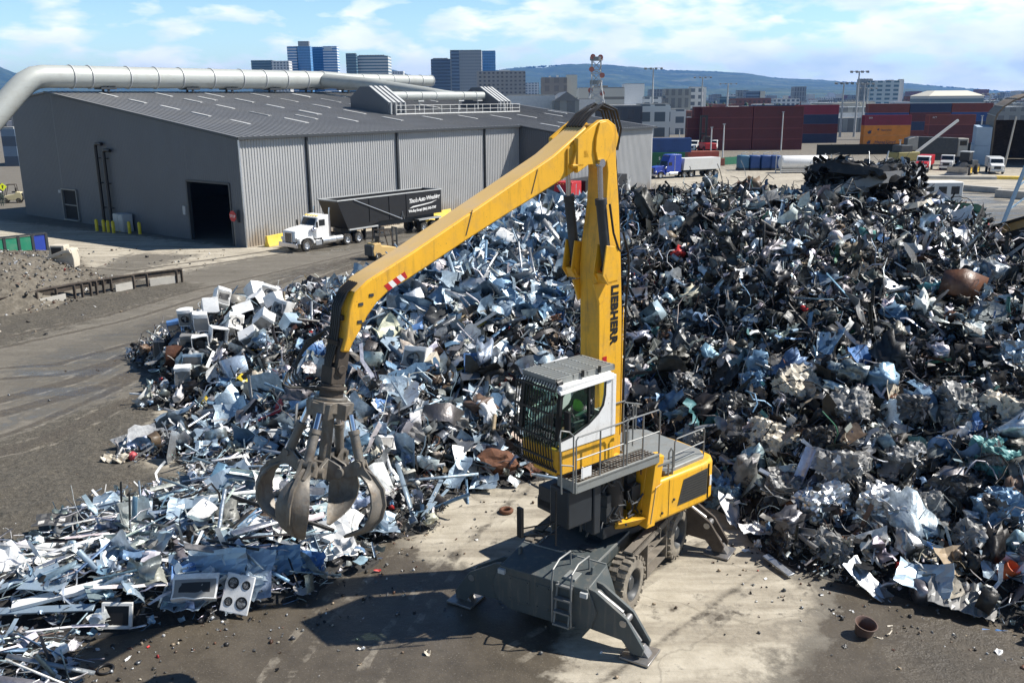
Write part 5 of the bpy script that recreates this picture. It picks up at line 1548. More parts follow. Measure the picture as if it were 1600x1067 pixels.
MIX = {
    'dark': dict(dark=23, black=15, steel=17, midgrey=12, grey=13, bright=10, white=8.5, blue=4, paleblue=5.5, rust=1.8, brown=2, tan=1, cream=1.2, red=.35, teal=1.0, vblue=.5, green=.4),
    'bluemetal': dict(bright=22, paleblue=20, steel=18, blue=10, white=9, dark=10, black=4, grey=4, vblue=2, brown=1.5),
    'light': dict(white=20, bright=12, steel=14, grey=12, dark=13, black=8, paleblue=8, cream=4, brown=2, rust=1.4, blue=3, tan=1, red=.7, midgrey=6, yellow=.2),
    'sheet': dict(bright=20, paleblue=30, white=22, steel=13, blue=7, grey=6, dark=5, black=1.5, brown=.6),
    'fines': dict(grey=10, brown=10, tan=8, dark=14, midgrey=10, white=6, steel=10, cream=4, rust=4, red=.6)}
SHAPES = {'dark': dict(strip=30, crumple=19, sheet=10, wire=25, angle=5, pipe=7, chunk=1, lump=8, box=1.5, long=10, plank=2, disc=.5), 'bluemetal': dict(strip=28, sheet=16, crumple=12, long=20, angle=8, pipe=8, wire=10, plank=8, lump=2),
          'light': dict(strip=22, crumple=16, sheet=10, wire=16, angle=6, pipe=7, chunk=1, lump=6, box=5, long=8, disc=1.0, plank=3), 'sheet': dict(sheet=24, long=22, strip=16, plank=34, angle=8, crumple=10, pipe=4, wire=3)}


def pick(dct, n):
    k = list(dct); p = np.array([dct[x] for x in k], float); p /= p.sum()
    return np.array(k)[RS.choice(len(k), n, p=p)]


def zone_of(px, py):
    z = np.full(px.shape, 'dark', dtype='<U10')
    z[(px < 905) & (py < 500) & (px > 575)] = 'bluemetal'
    z[(px < 850) & (py >= 500)] = 'light'
    z[(px <= 575) & (py < 690)] = 'light'
    z[(px < 575) & (py > 715)] = 'sheet'
    z[(px < 130) & (py > 780)] = 'sheet'
    z[(px > 1230) & (py > 850)] = 'light'
    return z


def cloud(n, xr, yr, dens=None):
    X, Y = RS.uniform(*xr, n), RS.uniform(*yr, n); Z = hz(X, Y)
    k = Z > .10
    P = np.stack([X, Y, Z], -1)[k]
    nn = hn(P[:, 0], P[:, 1]); toc = np.array([0, 0, CAM_H]) - P; toc /= np.linalg.norm(toc, axis=1, keepdims=True)
    k2 = (nn * toc).sum(1) > -.12
    P = P[k2]
    px, py = proj(P); k3 = (px > -150) & (px < 1750) & (py < 1180)
    return P[k3], px[k3], py[k3]


for pas, (nn_, lo, hi, up) in enumerate(((80000, .18, .50, .0), (34000, .42, .95, .09), (10500, .85, 2.0, .20))):
    P, px, py = cloud(nn_, (-30, 39), (14, 60))
    zn = zone_of(px, py); n = len(P)
    kinds = np.empty(n, '<U8'); colr = np.zeros((n, 4))
    for z in SHAPES:
        k = np.where(zn == z)[0]
        if len(k) == 0: continue
        kinds[k] = pick(SHAPES[z], len(k)); cn = pick(MIX[z], len(k)); colr[k] = [PAL[c] for c in cn]
    colr[:, :3] *= RS.uniform(.65, 1.25, (n, 1)); colr[:, :3] *= RS.uniform(.92, 1.08, (n, 3)); colr = np.clip(colr, 0, .85)
    size = lo + (hi - lo) * RS.beta(1.3, 2.6, n)
    size[(kinds == 'chunk') | (kinds == 'box') | (kinds == 'lump')] *= .62; size[(kinds == 'sheet') | (kinds == 'crumple')] *= (.8, .85, .74)[pas]; size[kinds == 'long'] *= 1.6; size[kinds == 'wire'] *= 1.3
    # smaller bits where the heap runs out on the ground
    size *= np.clip(.45 + P[:, 2] * .6, .45, 1.0)
    lay = np.where(zn == 'sheet', .82, .35) * RS.uniform(.4, 1.2, n)
    P = P + np.stack([RS.normal(0, .05, n), RS.normal(0, .05, n), RS.normal(up, .10, n)], -1)
    scatter('scrap_fragments', P, kinds, size, colr, np.clip(lay, 0, .95), ('small torn scrap pieces filling the heap', 'bent and crumpled scrap pieces lying all over the heap', 'larger torn sheets and strips of the heap')[pas], 'scrap', (zn == 'sheet') * 1.0)
# broad pale sheets and rails of the bright middle of the heap
P, px, py = cloud(9000, (-16, 10), (26, 52)); zn = zone_of(px, py); k = ((zn == 'bluemetal') | (zn == 'light')) & (px < 900) & ~((px < 480) & (py < 625)) & (RS.random(len(px)) < np.where(zn == 'bluemetal', .55, .16)); P = P[k]; n = len(P)
cn = pick(dict(paleblue=44, bright=22, white=8, blue=16, vblue=2, steel=9), n); colr = np.array([PAL[c] for c in cn]); colr[:, :3] *= RS.uniform(.75, 1.2, (n, 1)); P = P + np.stack([np.zeros(n), np.zeros(n), RS.uniform(.05, .3, n)], -1)  # pale blue share has the sky's reflection tinted into it
scatter('scrap_fragments', P, pick(dict(sheet=45, long=20, plank=14, strip=14, pipe=7), n), RS.uniform(.9, 1.9, n), np.clip(colr, 0, .85), RS.uniform(.2, .7, n), 'broad pale sheets and rails in the bright middle of the heap', 'scrap')
# dark tangle round the flattened cars on the crest
n = 3000; D_ = RS.uniform(46.0, 51, n); P = np.array([atd(RS.uniform(1268, 1438), 256 + 66 * RS.beta(1.5, 1.2), d_) for d_ in D_]); P = P[P[:, 2] < 9.15]; n = len(P)
cn = pick(dict(dark=30, black=26, midgrey=14, steel=12, grey=8, bright=4, white=2), n); colr = np.array([PAL[c] for c in cn])
scatter('scrap_fragments', P, pick(dict(strip=30, wire=18, crumple=22, sheet=10, pipe=8, long=8), n), RS.uniform(.4, 1.3, n), colr, RS.uniform(.2, .8, n), 'dark tangled strips round the flattened cars', 'scrap')
# crumbs strewn on the concrete round the foot of the heap
n = 5200
pxs, pys = RS.uniform(-100, 1700, n), RS.uniform(560, 1110, n)
P = np.array([gp(a, b) for a, b in zip(pxs, pys)])
near = np.array([max(hz(P[i, 0] + dx_, P[i, 1] + dy_) for dx_ in (-1.2, 0, 1.2) for dy_ in (-1.2, 0, 1.2)) for i in range(n)])
keep = (hz(P[:, 0], P[:, 1]) < .12) & ((near > .05) | (RS.random(n) < .07))
P = P[keep]; n = len(P)
P[:, 2] = .02
cn = pick(MIX['fines'], n); colr = np.array([PAL[c] for c in cn]) * 1.0
colr[:, :3] *= RS.uniform(.6, 1.2, (n, 1))
scatter('ground_crumbs', P, pick(dict(chunk=8, sheet=5, strip=4, crumple=5, angle=1), n), .05 + .17 * RS.beta(1, 4, n), np.clip(colr, 0, .85), np.full(n, .8), 'small scrap crumbs strewn over the concrete', 'scrap')

# ------------------------------------------------------------------ shredder fines: the grey brown heap at far left
FP = [(gp(px, py, z), z) for px, py, z in ((-350, 520, 0), (-350, 440, 3.2), (-350, 400, 3.0), (-60, 500, 0), (0, 492, .0), (0, 460, 1.2), (0, 430, 2.2), (0, 402, 2.6), (30, 396, 2.4), (55, 398, 1.9), (70, 415, 1.4), (60, 470, .5), (60, 440, 1.3), (110, 440, .5), (110, 462, .1), (140, 442, .15), (165, 440, 0), (120, 425, .3), (150, 430, 0), (85, 408, .6), (100, 470, 0), (105, 412, 0), (80, 395, 0), (0, 372, 0), (-350, 360, 0))]
fpx = np.array([p[0][0] for p in FP]); fpy = np.array([p[0][1] for p in FP]); fpz = np.array([p[1] for p in FP])
ov, oe, of, o1, o2, o3 = delaunay_2d_cdt([Vector((a, b)) for a, b in zip(fpx, fpy)], [], [], 0, 1e-4)
fx_ = np.arange(-75, -22, .3); fy_ = np.arange(44, 82, .3); FX, FY = np.meshgrid(fx_, fy_); FZ = np.zeros(FX.shape)
for t in of:
    (x0, y0), (x1, y1), (x2, y2) = [ov[i] for i in t]; z0, z1, z2 = [fpz[o1[i][0]] for i in t]
    dn = (y1 - y2) * (x0 - x2) + (x2 - x1) * (y0 - y2)
    a = ((y1 - y2) * (FX - x2) + (x2 - x1) * (FY - y2)) / dn; b = ((y2 - y0) * (FX - x2) + (x0 - x2) * (FY - y2)) / dn; c = 1 - a - b
    m_ = (a > -1e-3) & (b > -1e-3) & (c > -1e-3); FZ[m_] = (a * z0 + b * z1 + c * z2)[m_]
FZ = blur(FZ, 2)
FZ2 = np.where(FZ > .03, FZ + RS.normal(0, .05, FZ.shape), -.1)
k = blur((FZ > .03).astype(float), 1) > .02
nid = -np.ones(FZ.shape, int); nid[k] = np.arange(k.sum())
q = np.stack([nid[:-1, :-1], nid[:-1, 1:], nid[1:, 1:], nid[1:, :-1]], -1).reshape(-1, 4); q = q[(q >= 0).all(1)]
M['fines'] = mat('shredder_fines', (0.115, 0.10, 0.078), 0.95, 0, 0.5, 2.2, 1.0, 5, dirt=(0.24, 0.22, 0.18), dirt_amt=.7, dscale=3.5)
fo = mesh_np('shredded_heap', np.stack([FX[k], FY[k], FZ2[k]], -1), [q], [M['fines']])
stuff(fo, 'grey brown heap of finely shredded scrap behind the steel beam', 'scrap heap')
n = 9000
X, Y = RS.uniform(-72, -24, n), RS.uniform(45, 80, n)
i_, j_ = ((X - fx_[0]) / .3).astype(int), ((Y - fy_[0]) / .3).astype(int); Zf = FZ[np.clip(j_, 0, FZ.shape[0] - 1), np.clip(i_, 0, FZ.shape[1] - 1)]
kk = (Zf > .05) | (RS.random(n) < .12)
P = np.stack([X, Y, Zf + .03], -1)[kk]; n = len(P)
cn = pick(MIX['fines'], n); colr = np.array([PAL[c] for c in cn]); colr[:, :3] *= RS.uniform(.4, .9, (n, 1))
scatter('shredded_fragments', P, pick(dict(chunk=8, sheet=4, strip=4, crumple=6), n), .10 + .30 * RS.beta(1, 3.5, n), colr, np.full(n, .6), 'coarse pieces on the grey brown shredded heap', 'scrap')
# ================================================================== SINGLE PIECES OF SCRAP (each one an object)
PC = {}


def paint(key):
    """material for one colour of scrap, made once"""
    if key in PC: return PC[key]
    r, g, b, me_ = PAL[key]
    PC[key] = mat('scrap_' + key, (r, g, b), .38 if me_ > .2 else .45, me_, .10, 1.5, .12, 9, dirt=(0.16, 0.125, 0.09), dirt_amt=.5, dscale=1.6)
    return PC[key]


CNAME = {'dark': 'dark grey', 'black': 'black', 'steel': 'grey steel', 'bright': 'shiny silver', 'grey': 'grey', 'midgrey': 'dull grey', 'white': 'white', 'cream': 'cream', 'blue': 'slate blue', 'paleblue': 'pale blue',
         'rust': 'rusty brown', 'brown': 'brown', 'tan': 'tan', 'red': 'red', 'teal': 'teal', 'yellow': 'yellow', 'vblue': 'bright blue', 'green': 'dark green'}
LAND = [("the grapple", 500, 770), ("the white appliances", 370, 520), ("the cab", 850, 640), ("the lettered boom", 950, 440), ("the striped stick", 640, 440), ("the upper stick", 790, 330), ("the engine house", 1090, 740), ("the loose tyre", 777, 605),
        ("the beige square panel", 1435, 850), ("the crushed cars on the crest", 1350, 285), ("the rear outrigger", 1130, 850), ("the corrugated grey sheet", 1497, 940), ("the white cooktop", 374, 941), ("the long white boards", 110, 850), ("the tall blue panel", 745, 588), ("the orange torn sheet", 1480, 885),
        ("the bale row", 1330, 690), ("the blue truck's trailer", 1120, 275), ("the rusty boulder-like lump", 775, 728), ("the lone appliance", 287, 597), ("the broad heap's right edge", 1580, 560), ("the pipe-tangled slope behind the boom", 1130, 440), ("the white flap on the right slope", 1515, 430)]
USED = set()


def where(px, py, head):
    ds = sorted(LAND, key=lambda l: (l[1] - px) ** 2 + (l[2] - py) ** 2)

    def rel(l):
        dx, dy = px - l[1], py - l[2]; d = math.hypot(dx, dy); near = 'just ' if d < 75 else ''
        if d < 28: return f"over {l[0]}"
        if abs(dx) > 1.3 * abs(dy): return f"{near}{'right' if dx > 0 else 'left'} of {l[0]}"
        if abs(dy) > 1.3 * abs(dx): return f"{near}{'below' if dy > 0 else 'above'} {l[0]}"
        return f"{'below' if dy > 0 else 'above'} and {'right' if dx > 0 else 'left'} of {l[0]}"
    for a in range(3):
        s = f"{head} {rel(ds[a])}"
        if s not in USED and len(s.split()) <= 16:
            USED.add(s); return s
    for a in range(4):
        for b in range(a + 1, 5):
            s = f"{head} between {ds[a][0]} and {ds[b][0]}"
            if s not in USED and len(s.split()) <= 16:
                USED.add(s); return s
    return None


def put(o, P, rot, solid=0.0):
    o.location = tuple(P); o.rotation_euler = rot
    if solid:
        md = o.modifiers.new('thickness', 'SOLIDIFY'); md.thickness = solid; md.offset = 0
    return o


def tpl_obj(name, tv, tf, scale, material, smooth=0):
    co = tv * np.array(scale)
    me = bpy.data.meshes.new(name)
    me.from_pydata([tuple(c) for c in co], [], [tuple(int(i) for i in r) for f in tf for r in f])
    me.materials.append(material)
    if smooth:
        me.shade_smooth(); me.set_sharp_from_angle(angle=R(smooth))
    o = bpy.data.objects.new(name, me); COL.objects.link(o); return o


def face_rot(tilt_x, tilt_y, yaw):
    return Euler((R(tilt_x), R(tilt_y), R(yaw)), 'XYZ')


# ---- explicit big panels and sheets: px, py, width, height, colour, tilt x, tilt y, yaw, fold, noun, label
def grid_sheet(w_, h_, n=7, fold=.15, bend=.2, amp=.03, rib=0):
    u = np.linspace(-.5, .5, n if not rib else rib * 2 + 1); v = np.linspace(-.5, .5, n); X, Y = np.meshgrid(u, v)
    c = RS.uniform(-.25, .25); Z = fold * np.abs(X + .4 * Y - c) * w_ + bend * (Y ** 2 - .1) * h_ + RS.normal(0, amp, X.shape)
    if rib: Z = Z + np.where(np.arange(len(u)) % 2, .035, 0)[None]
    edge_ = np.maximum(np.abs(X), np.abs(Y)) > .48
    X = X + edge_ * RS.normal(0, .02, X.shape); Y = Y + edge_ * RS.normal(0, .02, X.shape)
    co = np.stack([X * w_, Y * h_, Z], -1).reshape(-1, 3)
    m_ = len(u); i = np.arange(m_ * n).reshape(n, m_)
    return co, [np.stack([i[:-1, :-1], i[:-1, 1:], i[1:, 1:], i[1:, :-1]], -1).reshape(-1, 4)]


BIG = [
    (745, 588, .95, 1.55, 'vblue', 62, 0, 10, .1, 'sheet_panel', 'tall bright blue panel leaning in the heap left of the loose tyre'),
    (798, 622, .7, .6, 'white', 60, 5, -10, .05, 'sheet_panel', 'square white panel hanging just left of the cab guard'),
    (650, 527, .9, .75, 'vblue', 55, -15, 30, .15, 'sheet_panel', 'bright blue square plate with a dark hole below the striped stick'),
    (735, 725, 1.2, 1.1, 'white', 35, 10, 20, .25, 'sheet_panel', 'big white bent panel at the heap foot behind the grapple'),
    (757, 760, .9, .6, 'paleblue', 22, -8, -10, .1, 'sheet_panel', 'pale blue sheet lying on concrete in front of the white panel'),
    (594, 826, 1.1, .9, 'paleblue', 6, 8, 20, .05, 'sheet_panel', 'pale blue flat sheet lying below the right grapple tine'),
    (608, 618, .72, .66, 'white', 75, 0, 5, .03, 'sheet_panel', 'white square panel with an L shaped cutout right of the grapple rotator'),
    (364, 763, 1.35, 1.15, 'paleblue', 35, -20, 25, .05, 'sheet_panel', 'large pale blue flat sheet propped above the left grapple tine'),
    (301, 808, 1.3, .9, 'paleblue', 25, 15, 15, .3, 'sheet_panel', 'pale blue folded sheet in the middle of the bright low heap'),
    (343, 889, 1.5, .8, 'paleblue', 55, 0, 5, .2, 'sheet_panel', 'long pale blue shaded panel along the front edge of the low heap'),  # front row panels: blue of the boom's shadow put into their colours
    (402, 885, .95, .8, 'paleblue', 50, 8, -4, .1, 'sheet_panel', 'pale blue shaded panel left of the two dark blue front panels'),
    (446, 880, .9, .75, 'blue', 58, -4, 2, .06, 'sheet_panel', 'shadow-blue square panel at the front edge below the front grapple tine'),
    (487, 884, .75, .6, 'vblue', 52, 3, -6, .15, 'sheet_panel', 'bright blue shaded panel at the right end of the low heap front'),
    (290, 912, .6, .8, 'vblue', 48, 10, 30, .2, 'sheet_panel', 'shadow-blue bent panel above the white crushed oven'),
    (15, 890, .9, 1.1, 'white', 40, -20, 40, .1, 'sheet_panel', 'white panel cut by the left border of the low heap'),
    (120, 818, 2.2, .55, 'midgrey', 20, 0, 8, .05, 'corrugated_sheet', 'dark grey corrugated sheet at the upper edge of the low heap'),
    (1435, 850, 1.1, 1.0, 'cream', 42, 8, -28, .03, 'sheet_panel', 'beige square panel propped on the lower right slope'),
    (1497, 940, 1.55, .95, 'grey', 22, 6, -25, .05, 'corrugated_sheet', 'grey corrugated sheet curling at the foot of the right slope'),
    (1482, 885, 1.0, .8, 'tan', 40, 5, 20, .35, 'sheet_panel', 'orange brown torn sheet right of the beige square panel'),
    (1140, 805, .75, 1.3, 'white', 35, 25, 25, .2, 'sheet_panel', 'white curved body panel right behind the rear outrigger'),
    (1180, 833, 1.0, .5, 'white', 14, 4, 10, .1, 'sheet_panel', 'low white panel on the concrete right of the rear outrigger'),
    (1440, 915, 1.3, .9, 'paleblue', 30, 0, -30, .5, 'sheet_panel', 'crumpled pale blue sheet below the beige square panel'),
    (1350, 915, .6, 1.3, 'bright', 30, 0, 40, .3, 'sheet_panel', 'silver twisted strip of sheet at the foot of the right slope'),
    (1515, 432, .9, 1.0, 'white', 55, 10, -10, .08, 'sheet_panel', 'bright white flap standing out high on the right slope'),
    (1492, 345, 1.5, .7, 'white', 40, -15, -35, .25, 'sheet_panel', 'white bent panel on the crest right of the crushed cars'),
    (1500, 376, .9, .8, 'white', 50, 10, 10, .2, 'sheet_panel', 'white crumpled panel under the bent one at the crest right end'),
    (1545, 430, .5, 1.1, 'grey', 60, 0, 20, .1, 'sheet_panel', 'grey sheet standing beside the bright white flap'),
    (1435, 440, .45, 1.2, 'grey', 62, 0, -6, .08, 'corrugated_sheet', 'narrow grey ribbed sheet standing on the upper right slope'),
    (1340, 565, .75, .8, 'vblue', 45, 0, 20, .4, 'sheet_panel', 'blue crumpled sheet in the middle of the dark right slope'),
    (1288, 545, .6, .9, 'paleblue', 60, 0, -15, .3, 'sheet_panel', 'pale blue dented panel left of the blue crumpled sheet'),
    (1040, 635, .8, .7, 'blue', 50, 10, 15, .2, 'sheet_panel', 'slate blue folded panel behind the walkway railing'),
    (1160, 440, .8, .75, 'white', 60, 0, 20, .3, 'sheet_panel', 'white torn sheet on the dark slope right of the lettered boom'),
    (870, 390, 1.6, .9, 'bright', 40, 10, 35, .3, 'sheet_panel', 'glaring silver sheet between the stick and the boom'),
    (845, 365, 1.3, .7, 'paleblue', 35, 20, -30, .3, 'sheet_panel', 'pale blue curved sheet under the middle of the stick'),
    (780, 455, .9, .9, 'white', 50, -12, 12, .2, 'sheet_panel', 'white square sheet on the slope beneath the stick'),
    (700, 455, 1.6, .7, 'paleblue', 35, 30, 50, .3, 'sheet_panel', 'pale blue long curved sheet right of the red striped marker'),
    (620, 455, 1.0, .8, 'vblue', 45, 15, -15, .2, 'sheet_panel', 'blue panel with a torn white edge under the striped marker'),
    (590, 580, 1.0, .75, 'blue', 50, -5, 12, .1, 'sheet_panel', 'slate blue panel behind the long blue rail right of the rotator'),
    (600, 640, .65, .55, 'vblue', 45, 20, 35, .1, 'sheet_panel', 'bright blue tilted panel right of the grapple head'),
    (655, 655, .5, 1.2, 'white', 60, 10, -5, .2, 'sheet_panel', 'upright white curved sheet right of the grapple'),
    (735, 650, 1.1, .7, 'paleblue', 40, 5, 12, .4, 'sheet_panel', 'pale blue bent sheet below the tall blue panel'),
    (325, 705, .75, .6, 'paleblue', 45, 0, 12, .1, 'sheet_panel', 'pale blue panel standing at the left tip of the low debris'),
    (1090, 385, .9, .6, 'grey', 40, 10, 20, .3, 'sheet_panel', 'grey bent sheet on the slope right of the boom cylinders'),
    (905, 345, .9, .7, 'white', 40, 0, 20, .2, 'sheet_panel', 'white scrap sheet seen between the two boom cylinders'),
]
for (px, py, w_, h_, ck, tx, ty, yw, fold, nm, lab) in BIG:
    P = heap_hit(px, py); co, f = grid_sheet(w_, h_, 7, fold, .2 if nm == 'sheet_panel' else .35, .02, rib=8 if nm == 'corrugated_sheet' else 0)
    o = tpl_obj(nm, co, f, (1, 1, 1), paint(ck)); n_ = Vector((0, -.3, .25)); put(o, Vector(P) + Vector((0, -.10, .16)), face_rot(tx, ty, yw), .012)
    tag(o, lab, 'metal sheet', 'sheet panels lying in the scrap heap'); USED.add(lab)

# ---- long boards, rails and pipes between two picture points
LONG = [
    (60, 864, 182, 826, .34, .05, 'white', 'metal_plank', 'broad white plank at the upper left of the low heap', 'plank'),
    (44, 885, 176, 843, .30, .05, 'white', 'metal_plank', 'second broad white plank lying below the upper one', 'plank'),
    (21, 952, 206, 908, .30, .06, 'white', 'metal_plank', 'long white plank along the lower left of the heap', 'plank'),
    (-10, 930, 95, 890, .24, .05, 'paleblue', 'metal_plank', 'pale blue plank entering from the picture border', 'plank'),
    (0, 960, 150, 955, .20, .05, 'paleblue', 'metal_plank', 'pale blue plank above the television frame', 'plank'),
    (343, 863, 416, 820, .34, .05, 'white', 'metal_plank', 'white plank pointing at the left grapple tine', 'plank'),
    (318, 855, 402, 793, .12, .05, 'bright', 'metal_plank', 'thin silver rail above the white plank by the grapple', 'rail'),
    (30, 905, 120, 870, .14, .05, 'bright', 'metal_plank', 'thin silver rail between the broad white planks', 'rail'),
    (100, 930, 190, 945, .16, .05, 'bright', 'metal_plank', 'silver rail lying crosswise over the long white plank', 'rail'),
    (225, 850, 300, 815, .16, .04, 'bright', 'metal_plank', 'silver strip rail in the middle of the low heap', 'rail'),
    (480, 835, 520, 848, .28, .10, 'white', 'metal_plank', 'white channel piece under the right grapple tine', 'plank'),
    (545, 588, 742, 478, .10, .08, 'paleblue', 'metal_rail', 'long pale blue rail rising to the right of the rotator', 'rail'),
    (625, 590, 760, 508, .09, .07, 'yellow', 'metal_rail', 'yellow pipe crossing behind the long pale blue rail', 'rail'),
    (700, 583, 820, 565, .10, .08, 'yellow', 'metal_rail', 'yellow pipe left of the cab roof', 'rail'),
    (655, 525, 705, 585, .11, .03, 'paleblue', 'metal_rail', 'pale blue flat strip sloping down right of the blue plate', 'rail'),
    (640, 452, 690, 505, .08, .06, 'bright', 'metal_rail', 'silver pipe falling from the striped stick', 'pipe'),
    (820, 439, 905, 436, .12, .1, 'vblue', 'metal_rail', 'blue beam lying level left of the boom bracket', 'rail'),
    (660, 815, 690, 755, .14, .03, 'paleblue', 'metal_rail', 'pale blue strip lying on the concrete right of the grapple', 'rail'),
    (670, 800, 700, 770, .10, .03, 'paleblue', 'metal_rail', 'second pale blue strip beside the first on the concrete', 'rail'),
    (690, 795, 730, 765, .03, .03, 'dark', 'metal_rail', 'thin dark bar on the concrete by the pale blue strips', 'rail'),
    (1500, 500, 1560, 560, .12, .04, 'white', 'metal_rail', 'white bent strip on the right slope', 'strip'),
    (1450, 555, 1465, 595, .12, .08, 'tan', 'metal_rail', 'orange rail standing in the dark right slope', 'rail'),
    (1385, 605, 1398, 645, .10, .08, 'red', 'metal_rail', 'faded red rail hanging among the bales', 'rail'),
    (1190, 775, 1270, 760, .09, .06, 'white', 'metal_rail', 'white pipe on the lower slope right of the engine house', 'pipe'),
    (190, 812, 205, 765, .05, .05, 'dark', 'metal_rail', 'dark upright bar sticking out of the low heap', 'bar'),
    (203, 830, 198, 765, .05, .05, 'dark', 'metal_rail', 'second dark upright bar beside the first in the low heap', 'bar'),
    (1240, 870, 1290, 830, .10, .08, 'grey', 'metal_rail', 'grey beam lying at the foot left of the crumpled sheets', 'beam'),
    (1195, 872, 1235, 905, .20, .06, 'bright', 'metal_rail', 'silver bumper at the foot of the right slope', 'bumper'),
    (930, 470, 880, 520, .07, .05, 'bright', 'metal_rail', 'silver strip leaning on the left flank of the boom', 'strip'),
]
for (x0, y0, x1, y1, w_, t_, ck, nm, lab, cat_) in LONG:
    a, b = Vector(heap_hit(x0, y0)), Vector(heap_hit(x1, y1))
    if (b - a).length > 6: b = a + (b - a).normalized() * 6
    up = Vector((0, -.35, .94)); a += up * .12; b += up * .16
    w = MB(); mid = (a + b) / 2; L_ = (b - a)
    if 'pipe' in lab: w.tube([a - mid, Vector((0, 0, -.02)), b - mid], w_ / 2, 10)
    elif 'upright' in lab:
        hgt = 1.1; w.bar((0, 0, -.4), (.12, .05, hgt), w_, t_); mid = a
    else:
        w.bar(a - mid, b - mid, w_, t_, up=up)
        if w_ > .2:
            sd = L_.normalized().cross(up).normalized() * (w_ / 2)
            w.bar(a - mid + sd + up * .04, b - mid + sd + up * .04, .02, .12, up=up)
    o = w.build(nm, paint(ck), None, bevel=.006, loc=tuple(mid)); tag(o, lab, cat_, 'long bars and planks in the scrap heap'); USED.add(lab)


# ---- household appliances
MADE = []
_build = MB.build


def _build_logged(s, *a, **k):
    o = _build(s, *a, **k); MADE.append(o); return o


MB.build = _build_logged


def dent(objs, amp=.045):
    """knock the same dents into all parts of one appliance"""
    off = Vector(RS.uniform(-30, 30, 3)); sh = RS.normal(0, .05, 4)
    for o in objs:
        bm = bmesh.new(); bm.from_mesh(o.data)
        long_ = [e for e in bm.edges if e.calc_length() > .3]
        bmesh.ops.subdivide_edges(bm, edges=long_, cuts=3, use_grid_fill=True)
        for v in bm.verts:
            p = v.co.copy()
            v.co += Vector((sh[0] * p.z + sh[1] * p.y, sh[2] * p.x * .5, sh[3] * p.x)) + mnoise.noise_vector(p * 2.6 + off) * amp + mnoise.noise_vector(p * 6 + off) * amp * .35
        bm.to_mesh(o.data); bm.free()
        for m in list(o.modifiers): o.modifiers.remove(m)
        o.data.shade_smooth(); o.data.set_sharp_from_angle(angle=R(25))


def appliance(px, py, dz, sz, ck, kind, rx, ry, rz, lab, cat_='appliance'):
    P = Vector(heap_hit(px, py)) + Vector((0, 0, dz))
    t = thing({'washer': 'washing_machine', 'open': 'appliance_casing', 'oven': 'oven', 'box': 'appliance_box'}[kind], lab, cat_, tuple(P), 0, 'scrapped household appliances')
    t.rotation_euler = face_rot(rx, ry, rz)
    a, b, c = sz[0] / 2, sz[1] / 2, sz[2] / 2
    m_ = paint(ck); k0 = len(MADE)
    w = MB()
    if kind in ('washer', 'box', 'oven'):
        w.box(-a, a, -b, b, -c, c); w.build('casing', m_, t, bevel=.015)
        w = MB(); w.box(-a * .92, a * .92, -b - .012, -b, -c * .9, c * .55); w.build('front_panel', paint('grey' if ck == 'white' else 'midgrey'), t, bevel=.005)
        w = MB(); w.box(-a * .95, a * .95, -b - .02, -b, c * .64, c * .95); w.build('control_panel', m_, t, bevel=.005)
        if kind == 'washer':
            w = MB(); w.lathe([(.0, 0), (a * .42, 0), (a * .5, .02), (a * .58, .02), (a * .58, 0)], (0, -b - .012, -c * .15), (0, -1, 0), 20); w.build('door', M['dark_glass'], t, smooth=40)
        if kind == 'oven':
            w = MB(); w.box(-a * .7, a * .7, -b - .018, -b - .012, -c * .5, c * .3); w.build('window', M['black'], t)
    else:
        t_ = .025
        w.box(-a, a, b - t_, b, -c, c); w.box(-a, -a + t_, -b, b - t_, -c, c); w.box(a - t_, a, -b, b - t_, -c, c); w.box(-a + t_, a - t_, -b, b - t_, c - t_, c); w.box(-a + t_, a - t_, -b, b - t_, -c, -c + t_)
        w.build('casing', m_, t, bevel=.006)
        w = MB(); w.box(-a + .06, a - .06, b - .2, b - t_ - .01, -c + .05, c - .05); w.cyl((0, -b * .3, 0), (0, b - .2, 0), a * .55, n=16); w.build('inner_drum', M['black'], t)
    dent(MADE[k0:])
    USED.add(lab)


